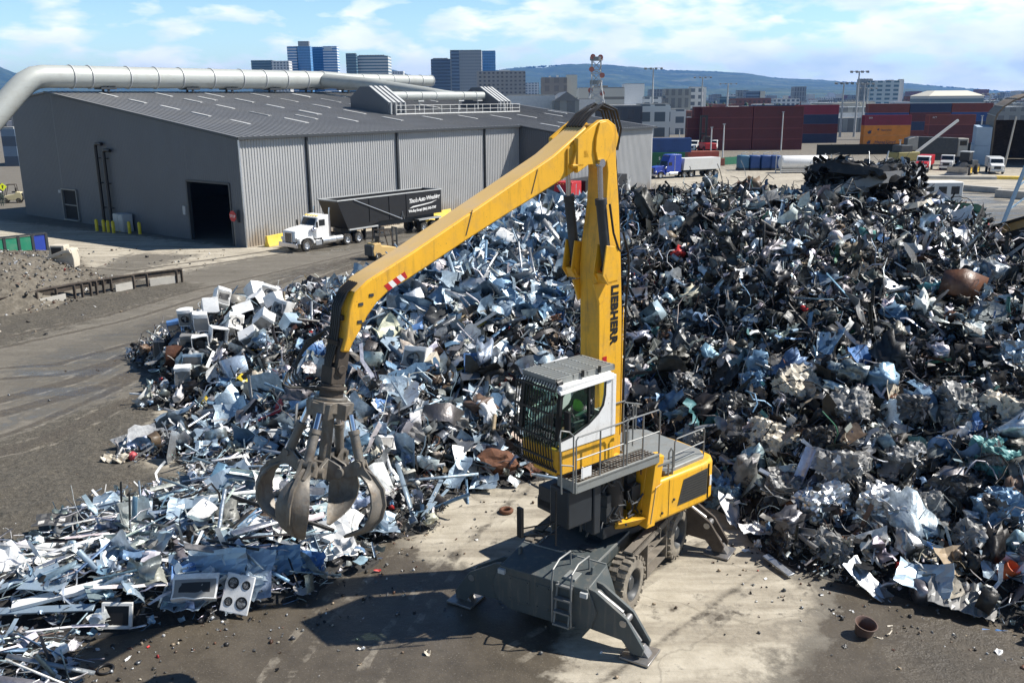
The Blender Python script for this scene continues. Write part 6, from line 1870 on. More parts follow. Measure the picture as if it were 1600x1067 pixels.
for args in (
        (252, 560, .42, (.62, .6, .9), 'midgrey', 'box', 0, 4, 30, 'dark grimy appliance standing at the left end of the white cluster'),
        (276, 540, .9, (.6, .6, .75), 'vblue', 'box', 0, -6, 20, 'shade-blue appliance stacked on the grey one at the cluster left end'),  # blue tint of shade painted onto this casing
        (270, 570, .38, (.66, .62, .72), 'grey', 'box', 4, 0, 15, 'grey appliance on the ground in front of the dark grimy one'),
        (294, 527, 1.0, (.6, .6, .8), 'white', 'washer', 0, 0, 12, 'white appliance with grey front on top at the cluster left'),
        (317, 533, .95, (.68, .66, .8), 'white', 'box', 0, 0, 14, 'white appliance with broad grey front right of the stacked pair'),
        (332, 513, 1.1, (.72, .7, .9), 'white', 'box', 70, 0, 20, 'white appliance lying on its back on top of the cluster'),
        (350, 502, 1.2, (.66, .66, .85), 'white', 'oven', -25, 20, 30, 'white tilted appliance at the peak of the left cluster'),
        (294, 549, .4, (.55, .6, .8), 'grey', 'box', 0, 0, 12, 'grey narrow appliance beneath the stacked white one'),
        (315, 553, .45, (.72, .66, .85), 'white', 'open', 0, 0, 16, 'open white casing with dark drum at the cluster front'),
        (342, 541, .5, (.7, .7, .8), 'white', 'open', 0, 12, 28, 'white casing with dark underside right of the open drum'),
        (303, 574, .32, (.85, .5, .6), 'paleblue', 'box', -10, 0, 8, 'pale flat appliance lying in front of the open drum'),
        (287, 600, .42, (.66, .62, .78), 'white', 'box', 0, 0, 14, 'lone appliance with white top apart in front of the cluster'),
        (367, 528, .7, (.7, .6, .8), 'white', 'washer', -35, 20, 30, 'white appliance tipped over in the middle of the cluster'),
        (384, 516, .8, (.9, .7, .8), 'white', 'open', 30, -15, 20, 'white open casing facing the viewer in the cluster middle'),
        (401, 486, 1.0, (.7, .7, .85), 'white', 'box', 50, 10, 40, 'white appliance at the far top of the cluster'),
        (421, 488, .9, (.75, .7, .8), 'white', 'washer', -30, 20, 15, 'white appliance right of the far top one'),
        (404, 499, .9, (.7, .66, .7), 'white', 'open', 20, -20, -20, 'white open frame casing just below the far top appliance'),
        (414, 522, .7, (.66, .6, .75), 'white', 'box', 30, 40, 30, 'white tilted appliance at the lower right of the cluster'),
        (443, 505, .7, (.72, .68, .8), 'white', 'washer', -22, 14, -25, 'white appliance with round door at the right end of the cluster'),
        (430, 500, 1.0, (.6, .6, .7), 'white', 'box', 60, 15, 70, 'white appliance wedged between the right end and far top ones'),
        (392, 542, .5, (.8, .6, .6), 'white', 'box', 25, -30, 10, 'white dented appliance lowest in the cluster'),
        (455, 522, .5, (.66, .6, .7), 'paleblue', 'box', 35, 10, 50, 'pale blue appliance just outside the cluster right end'),
        (652, 578, .5, (.9, .7, .85), 'white', 'washer', -18, 8, -15, 'white washer with blue shaded front below the blue plate'),
        (672, 583, .35, (.6, .6, .7), 'cream', 'box', 20, -10, -20, 'cream boxy appliance right of the washer below the blue plate'),
        (308, 941, .4, (1.05, .75, .6), 'white', 'oven', -38, 8, 14, 'white crushed oven at the front edge left of the cooktop'),
        (598, 706, .3, (.8, .3, .5), 'white', 'box', -45, 10, 20, 'white control box with two knobs right of the grapple'),
        (735, 610, .3, (.7, .5, .7), 'steel', 'open', 20, 0, 10, 'grey dented casing below the tall blue panel'),
        (735, 1000, .2, (.01, .01, .01), 'steel', 'box', 0, 0, 0, None)):
    if args[-1]: appliance(*args)

# white cooktop with four burner holes
P = heap_hit(374, 945)
t = thing('cooktop', 'white cooktop with four round burner holes at the front of the low heap', 'cooktop', tuple(Vector(P) + Vector((0, -.05, .35)))); t.rotation_euler = face_rot(62, 6, -12)
w = MB(); w.box(-.38, .38, -.48, .48, -.03, .03); w.build('top_plate', M['white'], t, bevel=.02)
for x, y, r_ in ((-.16, .24, .13), (.19, .24, .10), (-.18, -.22, .10), (.17, -.20, .14)):
    w = MB(); w.lathe([(0, 0), (r_ * .8, 0), (r_, .012), (r_ * 1.1, .012), (r_ * 1.12, 0)], (x, y, .03), (0, 0, 1), 18); w.build('burner', M['black'], t)
# framed panels
for px, py, rx, rz, a, b, lab in ((430, 694, 42, 8, .55, .38, 'white framed screen lying in the debris left of the grapple'), (186, 972, 75, 6, .36, .32, 'pale square television frame with black screen at the low heap front')):
    P = heap_hit(px, py); t = thing('framed_screen', lab, 'screen', tuple(Vector(P) + Vector((0, -.05, .22)))); t.rotation_euler = face_rot(rx, 4, rz)
    w = MB()
    for x0, x1, y0, y1 in ((-a, a, -b, -b + .08), (-a, a, b - .08, b), (-a, -a + .08, -b + .08, b - .08), (a - .08, a, -b + .08, b - .08)): w.box(x0, x1, y0, y1, -.05, .05)
    w.build('frame', M['white_dull'], t, bevel=.01)
    w = MB(); w.box(-a + .07, a - .07, -b + .07, b - .07, -.02, .0); w.build('screen', M['light_grey'] if a > .5 else M['black'], t)


# tyres, rings, drums, ball, sack
def ring_obj(name, px, py, r, tube_r, m_, rx, ry, rz, lab, cat_, dz=.1, ns=28):
    P = heap_hit(px, py); w = MB()
    prof = [(r - tube_r * math.cos(2 * math.pi * k / 12), tube_r * 1.1 * math.sin(2 * math.pi * k / 12)) for k in range(13)]
    w.lathe(prof, (0, 0, 0), (0, 0, 1), ns); o = w.build(name, m_, None, loc=tuple(Vector(P) + Vector((0, 0, dz))), smooth=50); o.rotation_euler = face_rot(rx, ry, rz)
    tag(o, lab, cat_); USED.add(lab); return o


t_ = ring_obj('tyre', 777, 606, .40, .14, M['rubber'], 60, 10, 5, 'black loose tyre standing in the heap left of the cab', 'tyre', .25)
w = MB(); w.lathe([(.27, -.08), (.25, .06), (.12, .04), (.1, .06), (0, .06)], (0, 0, 0), (0, 0, 1), 24); w.build('rim', M['steel'], t_, smooth=40)
ring_obj('metal_ring', 182, 878, .30, .045, M['white_dull'], 20, 5, 0, 'white ring lying on a brown board in the low heap', 'ring', .2)
ring_obj('metal_ring', 575, 607, .28, .05, M['light_grey'], 65, 10, -20, 'pale oval hoop right of the rotator', 'ring', .2)
ring_obj('hoop', 165, 1047, .17, .03, M['black'], 4, 0, 0, 'small black hoop on the wet concrete at the bottom left', 'ring', .03, 20)
ring_obj('pipe_ring', 791, 801, .17, .06, M['rust'], 0, 0, 0, 'short rusty pipe ring alone on the pale concrete', 'ring', .08, 20)
P = heap_hit(776, 735)
bm = bmesh.new(); bmesh.ops.create_icosphere(bm, subdivisions=3, radius=.5)
for v in bm.verts:
    v.co = Vector((v.co.x * 1.5, v.co.y * .8, v.co.z * .85)) * (1 + .35 * mnoise.fractal(v.co * 2.3, 1, 2, 4))
me = bpy.data.meshes.new('rusty_lump'); bm.to_mesh(me); bm.free(); me.materials.append(M['rust']); o = bpy.data.objects.new('rusty_tank', me); COL.objects.link(o); o.location = tuple(Vector(P) + Vector((0, .1, .3)))
tag(o, 'rusty crushed tank like lump at the heap foot left of the cab', 'scrap tank')
P = gp(1348, 990); w = MB(); w.lathe([(0, .02), (.2, .02), (.24, .3), (.27, .34), (.25, .34), (.21, .3), (.17, .06), (0, .06)], (0, 0, 0), (0, 0, 1), 22)
o = w.build('pot', mat('brown_pot', (.11, .065, .05), .6), None, loc=tuple(P), smooth=40); o.rotation_euler = face_rot(12, 6, 0); tag(o, 'brown round pot standing alone on the mottled concrete', 'pot')
P = heap_hit(1566, 897); w = MB(); w.lathe([(0, 0), (.15, 0), (.20, .42), (.18, .42), (.13, .03), (0, .03)], (0, 0, 0), (0, 0, 1), 18); o = w.build('bucket', mat('orange_plastic', (.62, .13, .04), .5), None, loc=tuple(P), smooth=40); o.rotation_euler = face_rot(30, 25, 0); tag(o, 'orange bucket tipped over at the lower right heap edge', 'bucket')
P = gp(208, 719); w = MB(); w.lathe([(.17 * math.sin(math.pi * k / 10), .17 - .17 * math.cos(math.pi * k / 10)) for k in range(11)], (0, 0, 0), (0, 0, 1), 20); o = w.build('ball', mat('pink_red_rubber', (.45, .07, .08), .5), None, loc=tuple(P), smooth=60); tag(o, 'red ball on the ground at the left tip of the debris', 'ball')
P = gp(182, 721); co, f = grid_sheet(.95, .5, 8, .1, .2, .07); o = tpl_obj('sack', co, f, (1, 1, 1), paint('cream')); put(o, Vector(P) + Vector((0, 0, .12)), face_rot(10, 0, -14), .03); tag(o, 'cream crumpled sack on the ground left of the red ball', 'sack')
P = heap_hit(870, 585)
w = MB(); w.cyl((-.5, 0, 0), (.5, 0, 0), .24, n=22); o = w.build('water_heater', M['white'], None, loc=tuple(Vector(P) + Vector((0, 0, .35))), smooth=40, bevel=.02); o.rotation_euler = face_rot(0, -10, 30); tag(o, 'white cylindrical tank lying behind the cab roof', 'tank')
# loose bits lying by themselves on the concrete
for i, (px, py, w_, h_, ck, lab) in enumerate(((1375, 1000, .12, .5, 'cream', 'cream splinter right of the brown pot'), (1390, 990, .5, .1, 'cream', 'pale stick behind the cream splinter'), (1565, 1020, .5, .35, 'white', 'white torn scrap on the dark concrete at lower right'), (1555, 990, .7, .3, 'vblue', 'bright blue scrap at the lower right corner'),
                                               (668, 1022, .3, .2, 'cream', 'pale crumpled scrap on the wet concrete at the bottom'), (1165, 862, .3, .15, 'white', 'small white chip right of the rear outrigger pad'), (860, 768, .5, .12, 'red', 'red bar scrap on the ground below the cab'), (845, 775, .3, .1, 'brown', 'brown bent bit left of the red bar'),
                                               (565, 705 + 310, .2, .1, 'white', 'tiny white chip in the cab shadow'), (200, 1031, .2, .09, 'white', 'small white chip above the black hoop'), (590, 893, .25, .12, 'red', 'small red scrap below the right tine'), (550, 868, .4, .25, 'white', 'white chip right of the low heap front'))):
    P = heap_hit(px, py); tv, tf = t_crumple(4, .15); o = tpl_obj('scrap_piece', tv, tf, (w_, h_, .35), paint(ck)); put(o, Vector(P) + Vector((0, 0, .05)), face_rot(8, 5, RS.uniform(0, 90)), .01); tag(o, lab, 'scrap')


# ---- crushed bales: crumpled cubes of pressed metal
def bale_mesh(seed, dims, cols, cut=13, amp=.22, name='crushed_bale'):
    rg = np.random.default_rng(seed)
    bm = bmesh.new(); bmesh.ops.create_cube(bm, size=1.0); bmesh.ops.subdivide_edges(bm, edges=bm.edges[:], cuts=cut, use_grid_fill=True)
    off = Vector(rg.uniform(-50, 50, 3))
    for v in bm.verts:
        p = v.co.copy(); r_ = max(abs(p.x), abs(p.y), abs(p.z))
        sph = p.normalized() * .62
        p = p.lerp(sph, .22)
        q = Vector((p.x * dims[0], p.y * dims[1], p.z * dims[2])) / max(.6, min(1.2, dims[2]))
        rd = abs(mnoise.noise(q * 3.2 + off)) + .55 * abs(mnoise.noise(q * 7 + off))
        n3 = mnoise.noise_vector(q * 5 + off)
        Q = Vector((p.x * dims[0], p.y * dims[1], p.z * dims[2])); s_ = max(.6, min(1.2, dims[2]))
        nr_ = Vector((p.x / dims[0], p.y / dims[1], p.z / dims[2])).normalized()
        v.co = Q + nr_ * (s_ * .5 * amp * (1.4 - 3.2 * rd)) + n3 * (amp * .32 * s_)
    bmesh.ops.triangulate(bm, faces=bm.faces[:])
    me = bpy.data.meshes.new(name); bm.to_mesh(me); bm.free()
    for c in cols: me.materials.append(paint(c))
    ce = np.array([mnoise.noise(Vector(p.center) * 2.2 + off) for p in me.polygons])
    rk = rg.random(len(ce))
    fine_ = np.array([mnoise.noise(Vector(p.center) * 9 + off) for p in me.polygons])
    mi = np.where(ce > -.28, 0, np.where(ce > -.40, 1, len(cols) - 1))
    mi = np.where(rk < .03, rg.integers(0, len(cols), len(ce)), mi)
    me.polygons.foreach_set('material_index', mi.astype(np.int32))
    o = bpy.data.objects.new(name, me); COL.objects.link(o); return o


BALES = [(1075, 606, 1.1, 'white', 'pale crumpled bale right of the boom foot at mid slope'), (1248, 612, 1.35, 'cream', 'broad cream crumpled bale in the middle of the right slope'), (1330, 645, 1.35, 'grey', 'layered grey bale below the broad cream one'), (1205, 690, 1.4, 'cream', 'cream grey bale with a red rag right of the engine house'),
         (1320, 738, 1.4, 'white', 'pale crumpled bale in the lower middle of the right slope'), (1412, 725, 1.2, 'white', 'white faced bale right of the lower middle pale bale'), (1385, 802, 1.5, 'bright', 'silver foil like bale above the beige square panel'), (1130, 768, 1.25, 'blue', 'slate blue bale just behind the counterweight'),
         (1500, 640, 1.3, 'grey', 'dull grey bale high on the right slope near the border'), (1580, 655, 1.5, 'cream', 'cream bale cut by the right picture border'), (1150, 640, 1.1, 'midgrey', 'dark round bale left of the cream bale'), (1350, 775, 1.1, 'dark', 'dark bale under the pale lower middle bale'),
         (1440, 800, 1.2, 'grey', 'grey bale right of the silver foil like bale'), (1230, 765, 1.1, 'grey', 'grey bale at the foot behind the white pipe'), (1290, 790, 1.3, 'bright', 'silver grey bale at the foot left of the foil like one'), (1500, 770, 1.3, 'midgrey', 'dark grey bale on the lower right slope'),
         (1560, 800, 1.3, 'blue', 'slate blue bale at the lower right border'), (1590, 560, 1.3, 'paleblue', 'pale blue bale high at the right border'), (1430, 640, 1.1, 'midgrey', 'dark grey bale right of the faded red rail'), (1290, 690, 1.0, 'dark', 'dark small bale between the cream and pale bales'),
         (1560, 720, 1.2, 'teal', 'greenish blue bale right of the dark grey slope bale'), (1090, 690, .9, 'grey', 'grey crumpled bale behind the walkway rail'), (1180, 600, .9, 'blue', 'bluish dented bale left of the broad cream bale'), (1240, 850, .9, 'dark', 'dark bale at the foot right of the rear outrigger'),
         (1300, 860, 1.0, 'grey', 'grey bale at the foot above the grey beam'), (1370, 690, .9, 'grey', 'grey small bale above the white faced one'), (1530, 850, 1.0, 'white', 'white crumpled bale near the orange bucket'), (1110, 300, .9, 'paleblue', 'pale blue crumpled bale on the crest right of the blue truck')]
for i, (px, py, s_, ck, lab) in enumerate(BALES):
    P = Vector(heap_hit(px, py)); o = bale_mesh(100 + i, (s_ * .95, s_ * .82, s_ * .66), {'white': ('grey', 'white', 'dark'), 'cream': ('cream', 'midgrey', 'dark'), 'grey': ('grey', 'midgrey', 'dark'), 'bright': ('bright', 'steel', 'paleblue'), 'blue': ('blue', 'midgrey', 'dark'), 'midgrey': ('midgrey', 'dark', 'grey'), 'dark': ('dark', 'black', 'midgrey'), 'paleblue': ('paleblue', 'blue', 'grey'), 'teal': ('teal', 'midgrey', 'grey')}[ck])
    o.location = P + Vector((0, .10, s_ * .04)); o.rotation_euler = face_rot(RS.uniform(-25, 25), RS.uniform(-25, 25), RS.uniform(0, 180)); tag(o, lab, 'bale', 'pressed metal bales in the right slope'); USED.add(lab)
CARS = [(1345, 282, 3.8, 'bright', ('grey', 'paleblue', 'midgrey'), 10, 'pale flattened car body on the crest of the heap'), (1300, 298, 3.4, 'dark', ('midgrey', 'dark', 'dark'), -15, 'dark flattened car left of the pale one on the crest'), (1385, 262, 3.6, 'black', ('black', 'dark', 'midgrey'), 25, 'black crushed car stacked highest on the crest'),
        (1325, 262, 3.4, 'black', ('dark', 'black', 'midgrey'), -20, 'black crushed car left of the highest one'), (1470, 322, 3.6, 'green', ('green', 'midgrey', 'dark'), -12, 'dark green crushed car on the crest right of the trailer body'), (1410, 315, 3.2, 'grey', ('grey', 'midgrey', 'dark'), 5, 'grey flattened car under the pale trailer body'), (1225, 305, 3.0, 'grey', ('grey', 'midgrey', 'dark'), 30, 'grey crushed car on the crest left of the car stack')]
for i, (px, py, L_, _c, cols, yw, lab) in enumerate(CARS):
    P = Vector(heap_hit(px, max(py, 318))); Y0 = min(max(P.y, 46), 50)
    P = Vector(atd(px, py, Y0)); t = thing('crushed_car', lab, 'crushed car', tuple(P), 0, 'flattened cars on the crest'); t.location.z -= .3; t.rotation_euler = face_rot(RS.uniform(-22, 22), RS.uniform(-14, 14), yw); t.scale = (1, 1, .78)
    k0 = len(MADE); s_ = L_ / 4.0; pr_ = [(-2, -.25), (-2.05, .1), (-1.25, .28), (-.8, .52), (.5, .54), (1.0, .26), (1.95, .14), (2.05, -.2), (1.7, -.28), (1.5, -.02), (1.2, -.02), (1.0, -.3), (-1.0, -.3), (-1.2, -.02), (-1.5, -.02), (-1.7, -.28)]
    w = MB(); n_ = 7
    for j in range(n_): w.prism([(x * s_, z) for x, z in pr_], -.8 + 1.6 * j / n_, -.8 + 1.6 * (j + 1) / n_, 'y')
    w.build('body', paint(cols[0]), t, smooth=0)
    for y in (-.83, .81):
        w = MB(); w.prism([(-.98 * s_, .29), (-.72 * s_, .47), (-.2 * s_, .48), (-.2 * s_, .29)], y, y + .02, 'y'); w.prism([(-.2 * s_, .29), (-.2 * s_, .48), (.42 * s_, .48), (.8 * s_, .29)], y, y + .02, 'y'); w.build('side_window', M['black'], t, smooth=0)
    w = MB(); w.hexa([(.58 * s_, -.7, .54), (.58 * s_, .7, .54), (1.0 * s_, .7, .31), (1.0 * s_, -.7, .31)], [(.6 * s_, -.7, .56), (.6 * s_, .7, .56), (1.03 * s_, .7, .32), (1.03 * s_, -.7, .32)]); w.build('windscreen_gap', M['black'], t, smooth=0)
    for x0, x1, z0, z1 in ((1.96, 2.1, -.18, 0), (-2.12, -2.0, -.15, .05)):
        w = MB(); w.box(x0 * s_, x1 * s_, -.8, .8, z0, z1); w.build('bumper', paint(cols[1]), t, smooth=0)
    dent(MADE[k0:], .15); USED.add(lab)

# ---- more single sheets, strips and pipes over the whole heap, one for each cell of a loose net
cells = []
for py in range(300, 960, 33):
    for px in range(250, 1590, 46):
        cells.append((px + RS.uniform(-20, 20), py + RS.uniform(-14, 14)))
for py in range(790, 960, 34):
    for px in range(20, 560, 46):
        cells.append((px + RS.uniform(-20, 20), py + RS.uniform(-14, 14)))
RS.shuffle(cells)
count = 0
SH = {'sheet_panel': ('sheet', 'metal sheet'), 'crumpled_sheet': ('crumpled sheet', 'crumpled sheet'), 'metal_strip': ('bent strip', 'metal strip'), 'scrap_pipe': ('pipe', 'pipe'), 'angle_bar': ('angle bar', 'bar'), 'tangled_wire': ('tangled wire', 'wire')}
for px, py in cells:
    if count >= 265: break
    P = heap_hit(px, py)
    if P[2] < .25 or P[1] > 58 or P[1] < 16 or P[0] > 38 or P[2] > 9.6: continue
    z = str(zone_of(np.array([px]), np.array([py]))[0]); ck = str(pick({k: v for k, v in MIX[z].items() if k != 'black'}, 1)[0])
    nm = str(RS.choice(list(SH), p=[.24, .28, .24, .12, .08, .04])); far = P[1] > 40
    sc = RS.uniform(.85, 1.5) * (1.15 if far else .85)
    szw = 'large' if sc > 1.25 else ('small' if sc < .85 else 'mid-sized')
    col_ = CNAME[ck]
    if nm == 'sheet_panel':
        co, f = grid_sheet(sc, sc * RS.uniform(.5, .9), 6, RS.uniform(0, .45), RS.uniform(-.4, .5), .03); pose = 'flat' if RS.random() < .5 else 'folded'; head = f"{szw} {col_} {pose} sheet"
        if pose == 'flat': co, f = grid_sheet(sc, sc * RS.uniform(.5, .9), 6, .03, .1, .015)
    elif nm == 'crumpled_sheet':
        co, f = t_crumple(7, RS.uniform(.12, .22)); co = co * sc; head = f"{szw} {col_} crumpled sheet"
    elif nm == 'metal_strip':
        co, f = t_strip(10, RS.uniform(.08, .16)); co = co * sc * 1.35; head = f"{szw} {col_} bent strip"
    elif nm == 'scrap_pipe':
        co, f = t_tube(6, RS.uniform(.025, .06), 8, .09); co = co * sc * 1.6; head = f"{szw} {col_} pipe"
    elif nm == 'angle_bar':
        co, f = t_angle(RS.uniform(.05, .1)); co = co * sc * 1.7; head = f"{szw} {col_} angle bar"
    else:
        co, f = t_tube(22, .014, 5, .5, 2.2); co = co * sc; head = f"{szw} {col_} curly wire"
    lab = where(px, py, head)
    if lab is None: continue
    o = tpl_obj(nm, co, f, (1, 1, 1), paint(ck), 0 if nm not in ('scrap_pipe', 'tangled_wire') else 50)
    nr = hn(np.array([P[0]]), np.array([P[1]]))[0]
    Rm = rot_batch(1, nr[None], np.array([RS.uniform(.3, .8)]))[0]
    o.rotation_euler = Matrix(Rm.tolist()).to_euler(); o.location = tuple(P + nr * RS.uniform(.10, .24))
    if nm in ('sheet_panel', 'crumpled_sheet', 'metal_strip', 'angle_bar'):
        md = o.modifiers.new('thickness', 'SOLIDIFY'); md.thickness = .01; md.offset = 0
    tag(o, lab, SH[nm][1], 'single scrap pieces on the heap'); count += 1
# ================================================================== VEHICLES
def pbox(parent, name, m, *boxes, bevel=.0, smooth=30):
    w = MB()
    for b in boxes: w.box(*b)
    return w.build(name, m, parent, bevel=bevel, smooth=smooth)


def veh_wheel(parent, x, y, r, wd, rimm=None, name='wheel'):
    s = 1 if y > 0 else -1
    w = MB(); w.lathe([(r * .56, -wd / 2), (r * .9, -wd / 2), (r, -wd * .35), (r, wd * .35), (r * .9, wd / 2), (r * .56, wd / 2)], (x, y, r), (0, s, 0), 26)
    o = w.build(name, M['rubber'], parent, smooth=40)
    w = MB(); w.lathe([(r * .58, wd * .46), (r * .5, wd * .42), (r * .42, wd * .15), (r * .25, wd * .12), (r * .22, wd * .4), (0, wd * .42)], (x, y, r), (0, s, 0), 22)
    w.build('rim', rimm or M['alu'], o, smooth=40)
    return o


def tractor(name, label, loc, rz, paint_m, sleeper=False, axles=(-4.6, -5.95), group=None, text=None):
    t = thing(name, label, 'truck', loc, rz, group)
    w = MB()
    w.prism([(.98, .85), (1.0, 1.55), (.9, 1.78), (.3, 1.92), (-1.15, 2.08), (-1.15, .95), (-.62, .95), (-.55, 1.12), (.5, 1.12), (.62, .85)], -.82, .82, 'y')
    w.build('hood', paint_m, t, bevel=.06, segs=3)
    for s in (1, -1):
        y0, y1 = sorted((s * .82, s * 1.2))
        w = MB(); w.prism([(.80, .72), (.82, 1.0), (.55, 1.2), (0, 1.27), (-.5, 1.2), (-.78, .95), (-.9, .6), (-.75, .6), (-.62, .92), (-.35, 1.1), (0, 1.15), (.45, 1.08), (.66, .9), (.68, .7)], y0, y1, 'y'); w.build('fender', paint_m, t, bevel=.03)
        pbox(t, 'headlight', M['alu'], (.72, .98, *sorted((s * .86, s * 1.12)), 1.0, 1.22), bevel=.03)
        pbox(t, 'mirror', M['black'], (-1.1, -1.0, *sorted((s * 1.25, s * 1.42)), 1.95, 2.45), bevel=.01)
        w = MB(); w.tube([(-2.72, s * 1.02, .95), (-2.72, s * 1.02, 3.1), (-2.78, s * 1.02, 3.5)], .075, 10); w.build('exhaust_stack', M['chrome'], t, smooth=50)
        w = MB(); w.cyl((-1.7, s * .98, .72), (-3.2, s * .98, .72), .32, n=20); w.build('fuel_tank', M['alu'], t, smooth=40)
        pbox(t, 'step_box', M['alu'], (-1.62, -.95, *sorted((s * .82, s * 1.2)), .42, .86), bevel=.02)
        if not sleeper:
            w = MB(); w.cyl((-3.3, s * .98, .72), (-4.0, s * .98, .72), .28, n=18); w.build('air_tank', M['alu'], t, smooth=40)
        w = MB(); w.lathe([(0, .20), (.17, .18), (.2, .1), (.2, -.1)], (-1.0, s * .95, 1.75), (1, 0, 0), 14); w.build('air_cleaner', M['chrome'], t, smooth=50)
        pbox(t, 'door_window', M['dark_glass'], (-2.15, -1.5, *sorted((s * 1.055, s * 1.075)), 2.02, 2.55))
    pbox(t, 'grille', M['black'], (1.0, 1.03, -.44, .44, .82, 1.62))
    w = MB()
    for k in range(7): w.box(1.03, 1.045, -.42 + k * .135, -.40 + k * .135, .84, 1.6)
    w.box(.99, 1.05, -.5, -.44, .8, 1.66); w.box(.99, 1.05, .44, .5, .8, 1.66); w.box(.99, 1.05, -.5, .5, 1.62, 1.68); w.build('grille_frame', M['chrome'], t)
    pbox(t, 'bumper', M['chrome'], (1.02, 1.2, -1.2, 1.2, .42, .80), bevel=.03)
    xb = -4.0 if sleeper else -2.6
    w = MB(); zt = 3.75 if sleeper else 2.92
    w.prism([(-1.1, .95), (-1.12, 2.05), (-1.42, 2.75), (-1.8, zt - .08), (-2.2, zt), (xb, zt), (xb, .95)], -1.06, 1.06, 'y'); w.build('cab', paint_m, t, bevel=.07, segs=3)
    w = MB(); w.hexa([(-1.11, -.88, 2.1), (-1.11, .88, 2.1), (-1.16, .88, 2.1), (-1.16, -.88, 2.1)], [(-1.385, -.84, 2.68), (-1.385, .84, 2.68), (-1.44, .84, 2.68), (-1.44, -.84, 2.68)])
    w.build('windscreen', M['dark_glass'], t, smooth=0)
    w = MB()
    for y in (-.7, -.35, 0, .35, .7): w.cyl((-1.45 if not sleeper else -1.7, y, (2.86 if not sleeper else 3.5)), (-1.7, y, (2.9 if not sleeper else 3.55)), .05, n=8)
    w.build('marker_lights', M['barrier_yellow'], t)
    pbox(t, 'chassis', M['dark_paint'], (.6, -6.7, -.45, .45, .6, .92), (-4.6, -6.3, -.5, .5, .92, 1.12))
    if text: lettering('lettering', text, .34, frame_mat((-1.52, -.45, 2.95), (0, 1, 0), (-.4, 0, 1)), M['white'], t, .004)
    for x in (0,):
        for y in (1.02, -1.02): veh_wheel(t, x, y, .52, .30)
    for x in axles:
        for y in (.92, -.92): veh_wheel(t, x, y, .52, .55)
        for s in (1, -1): pass
    for s in (1, -1): pbox(t, 'mud_flap', M['black'], (axles[1] - .75, axles[1] - .72, *sorted((s * .65, s * 1.2)), .25, 1.05))
    return t


TH_ = R(231.5)
tl = np.array([math.cos(TH_), math.sin(TH_), 0]); tlf = np.array([-math.sin(TH_), math.cos(TH_), 0])
T0 = gp(480, 393) - tlf * 1.1
tractor('semi_truck', 'white conventional semi truck cab parked by the ribbed wall, coupled to a black trailer', tuple(T0), TH_, M['white'])
tr = thing('dump_trailer', 'long black open top scrap trailer with white painted lettering behind the white truck', 'trailer', tuple(T0), TH_)
w = MB()
pr_ = [(-3.5, 3.95), (-16.9, 3.95), (-16.9, 1.72), (-8.4, 1.72), (-7.4, 1.42), (-4.6, 1.42)]
for y0, y1 in ((1.22, 1.28), (-1.28, -1.22)): w.prism(pr_, y0, y1, 'y')
w.box(-16.9, -16.84, -1.22, 1.22, 1.72, 3.95); w.hexa([(-4.6, -1.22, 1.42), (-4.6, 1.22, 1.42), (-4.67, 1.22, 1.42), (-4.67, -1.22, 1.42)], [(-3.5, -1.22, 3.95), (-3.5, 1.22, 3.95), (-3.57, 1.22, 3.95), (-3.57, -1.22, 3.95)])
w.box(-16.84, -4.7, -1.22, 1.22, 1.72, 1.78)
tb = w.build('box', M['black'], tr, smooth=0)
w = MB(); w.box(-16.95, -3.45, 1.2, 1.34, 3.95, 4.05); w.box(-16.95, -3.45, -1.34, -1.2, 3.95, 4.05); w.box(-3.6, -3.42, -1.2, 1.2, 3.95, 4.05); w.box(-16.95, -16.8, -1.2, 1.2, 3.95, 4.05)
w.build('top_rail', M['light_grey'], tb, smooth=0)
w = MB()
for x in (-7.3, -9.8, -12.05): w.box(x, x + .07, 1.28, 1.33, 1.8, 3.94)
w.build('side_post', M['black'], tb)
w = MB(); w.tube([(-5.4, 1.34, 3.92), (-11.3, 1.38, 1.65)], .045, 8); w.build('tarp_arm', M['alu'], tr)
w = MB(); w.tube([(-11.6, 1.36, 1.6), (-11.4, 1.38, 2.35), (-11.2, 1.36, 1.6)], .025, 6); w.build('arm_stand', M['alu'], tr)
pbox(tr, 'frame', M['dark_paint'], (-4.4, -16.6, -.5, .5, 1.1, 1.42), (-8.4, -16.6, -.5, .5, 1.42, 1.72), (-8.6, -8.4, .5, 1.0, .6, 1.4), (-9.2, -8.7, .3, 1.1, .5, 1.1))
pbox(tr, 'fender', M['light_grey'], (-16.75, -13.6, .72, 1.38, 1.30, 1.36), (-16.75, -13.6, 1.34, 1.38, 1.22, 1.36), bevel=.01)
pbox(tr, 'side_ledge', M['light_grey'], (-4.7, -8.2, 1.18, 1.36, 1.28, 1.40))
for s in (1, -1):
    pbox(tr, 'landing_leg', M['dark_paint'], (-8.35, -8.15, *sorted((s * .5, s * .7)), .1, 1.3))
    for x in (-14.45, -15.85): veh_wheel(tr, x, s * .92, .52, .55)
    pbox(tr, 'mud_flap', M['black'], (-16.6, -16.57, *sorted((s * .65, s * 1.2)), .25, 1.2))
FM = lambda x, z: frame_mat((x, 1.287, z), (-1, 0, 0), (0, 0, 1))
lettering('lettering', "Tino's Auto Wrecking", .56, FM(-12.35, 2.98) @ Matrix.Rotation(R(3), 4, 'Z'), M['white'], tr, .003, bold=.012, shear=.25, space=.86)
lettering('lettering', "We Buy Scrap! (866) 343-7747", .34, FM(-12.3, 2.12) @ Matrix.Rotation(R(1.5), 4, 'Z'), M['white'], tr, .003, bold=.012, space=.90)
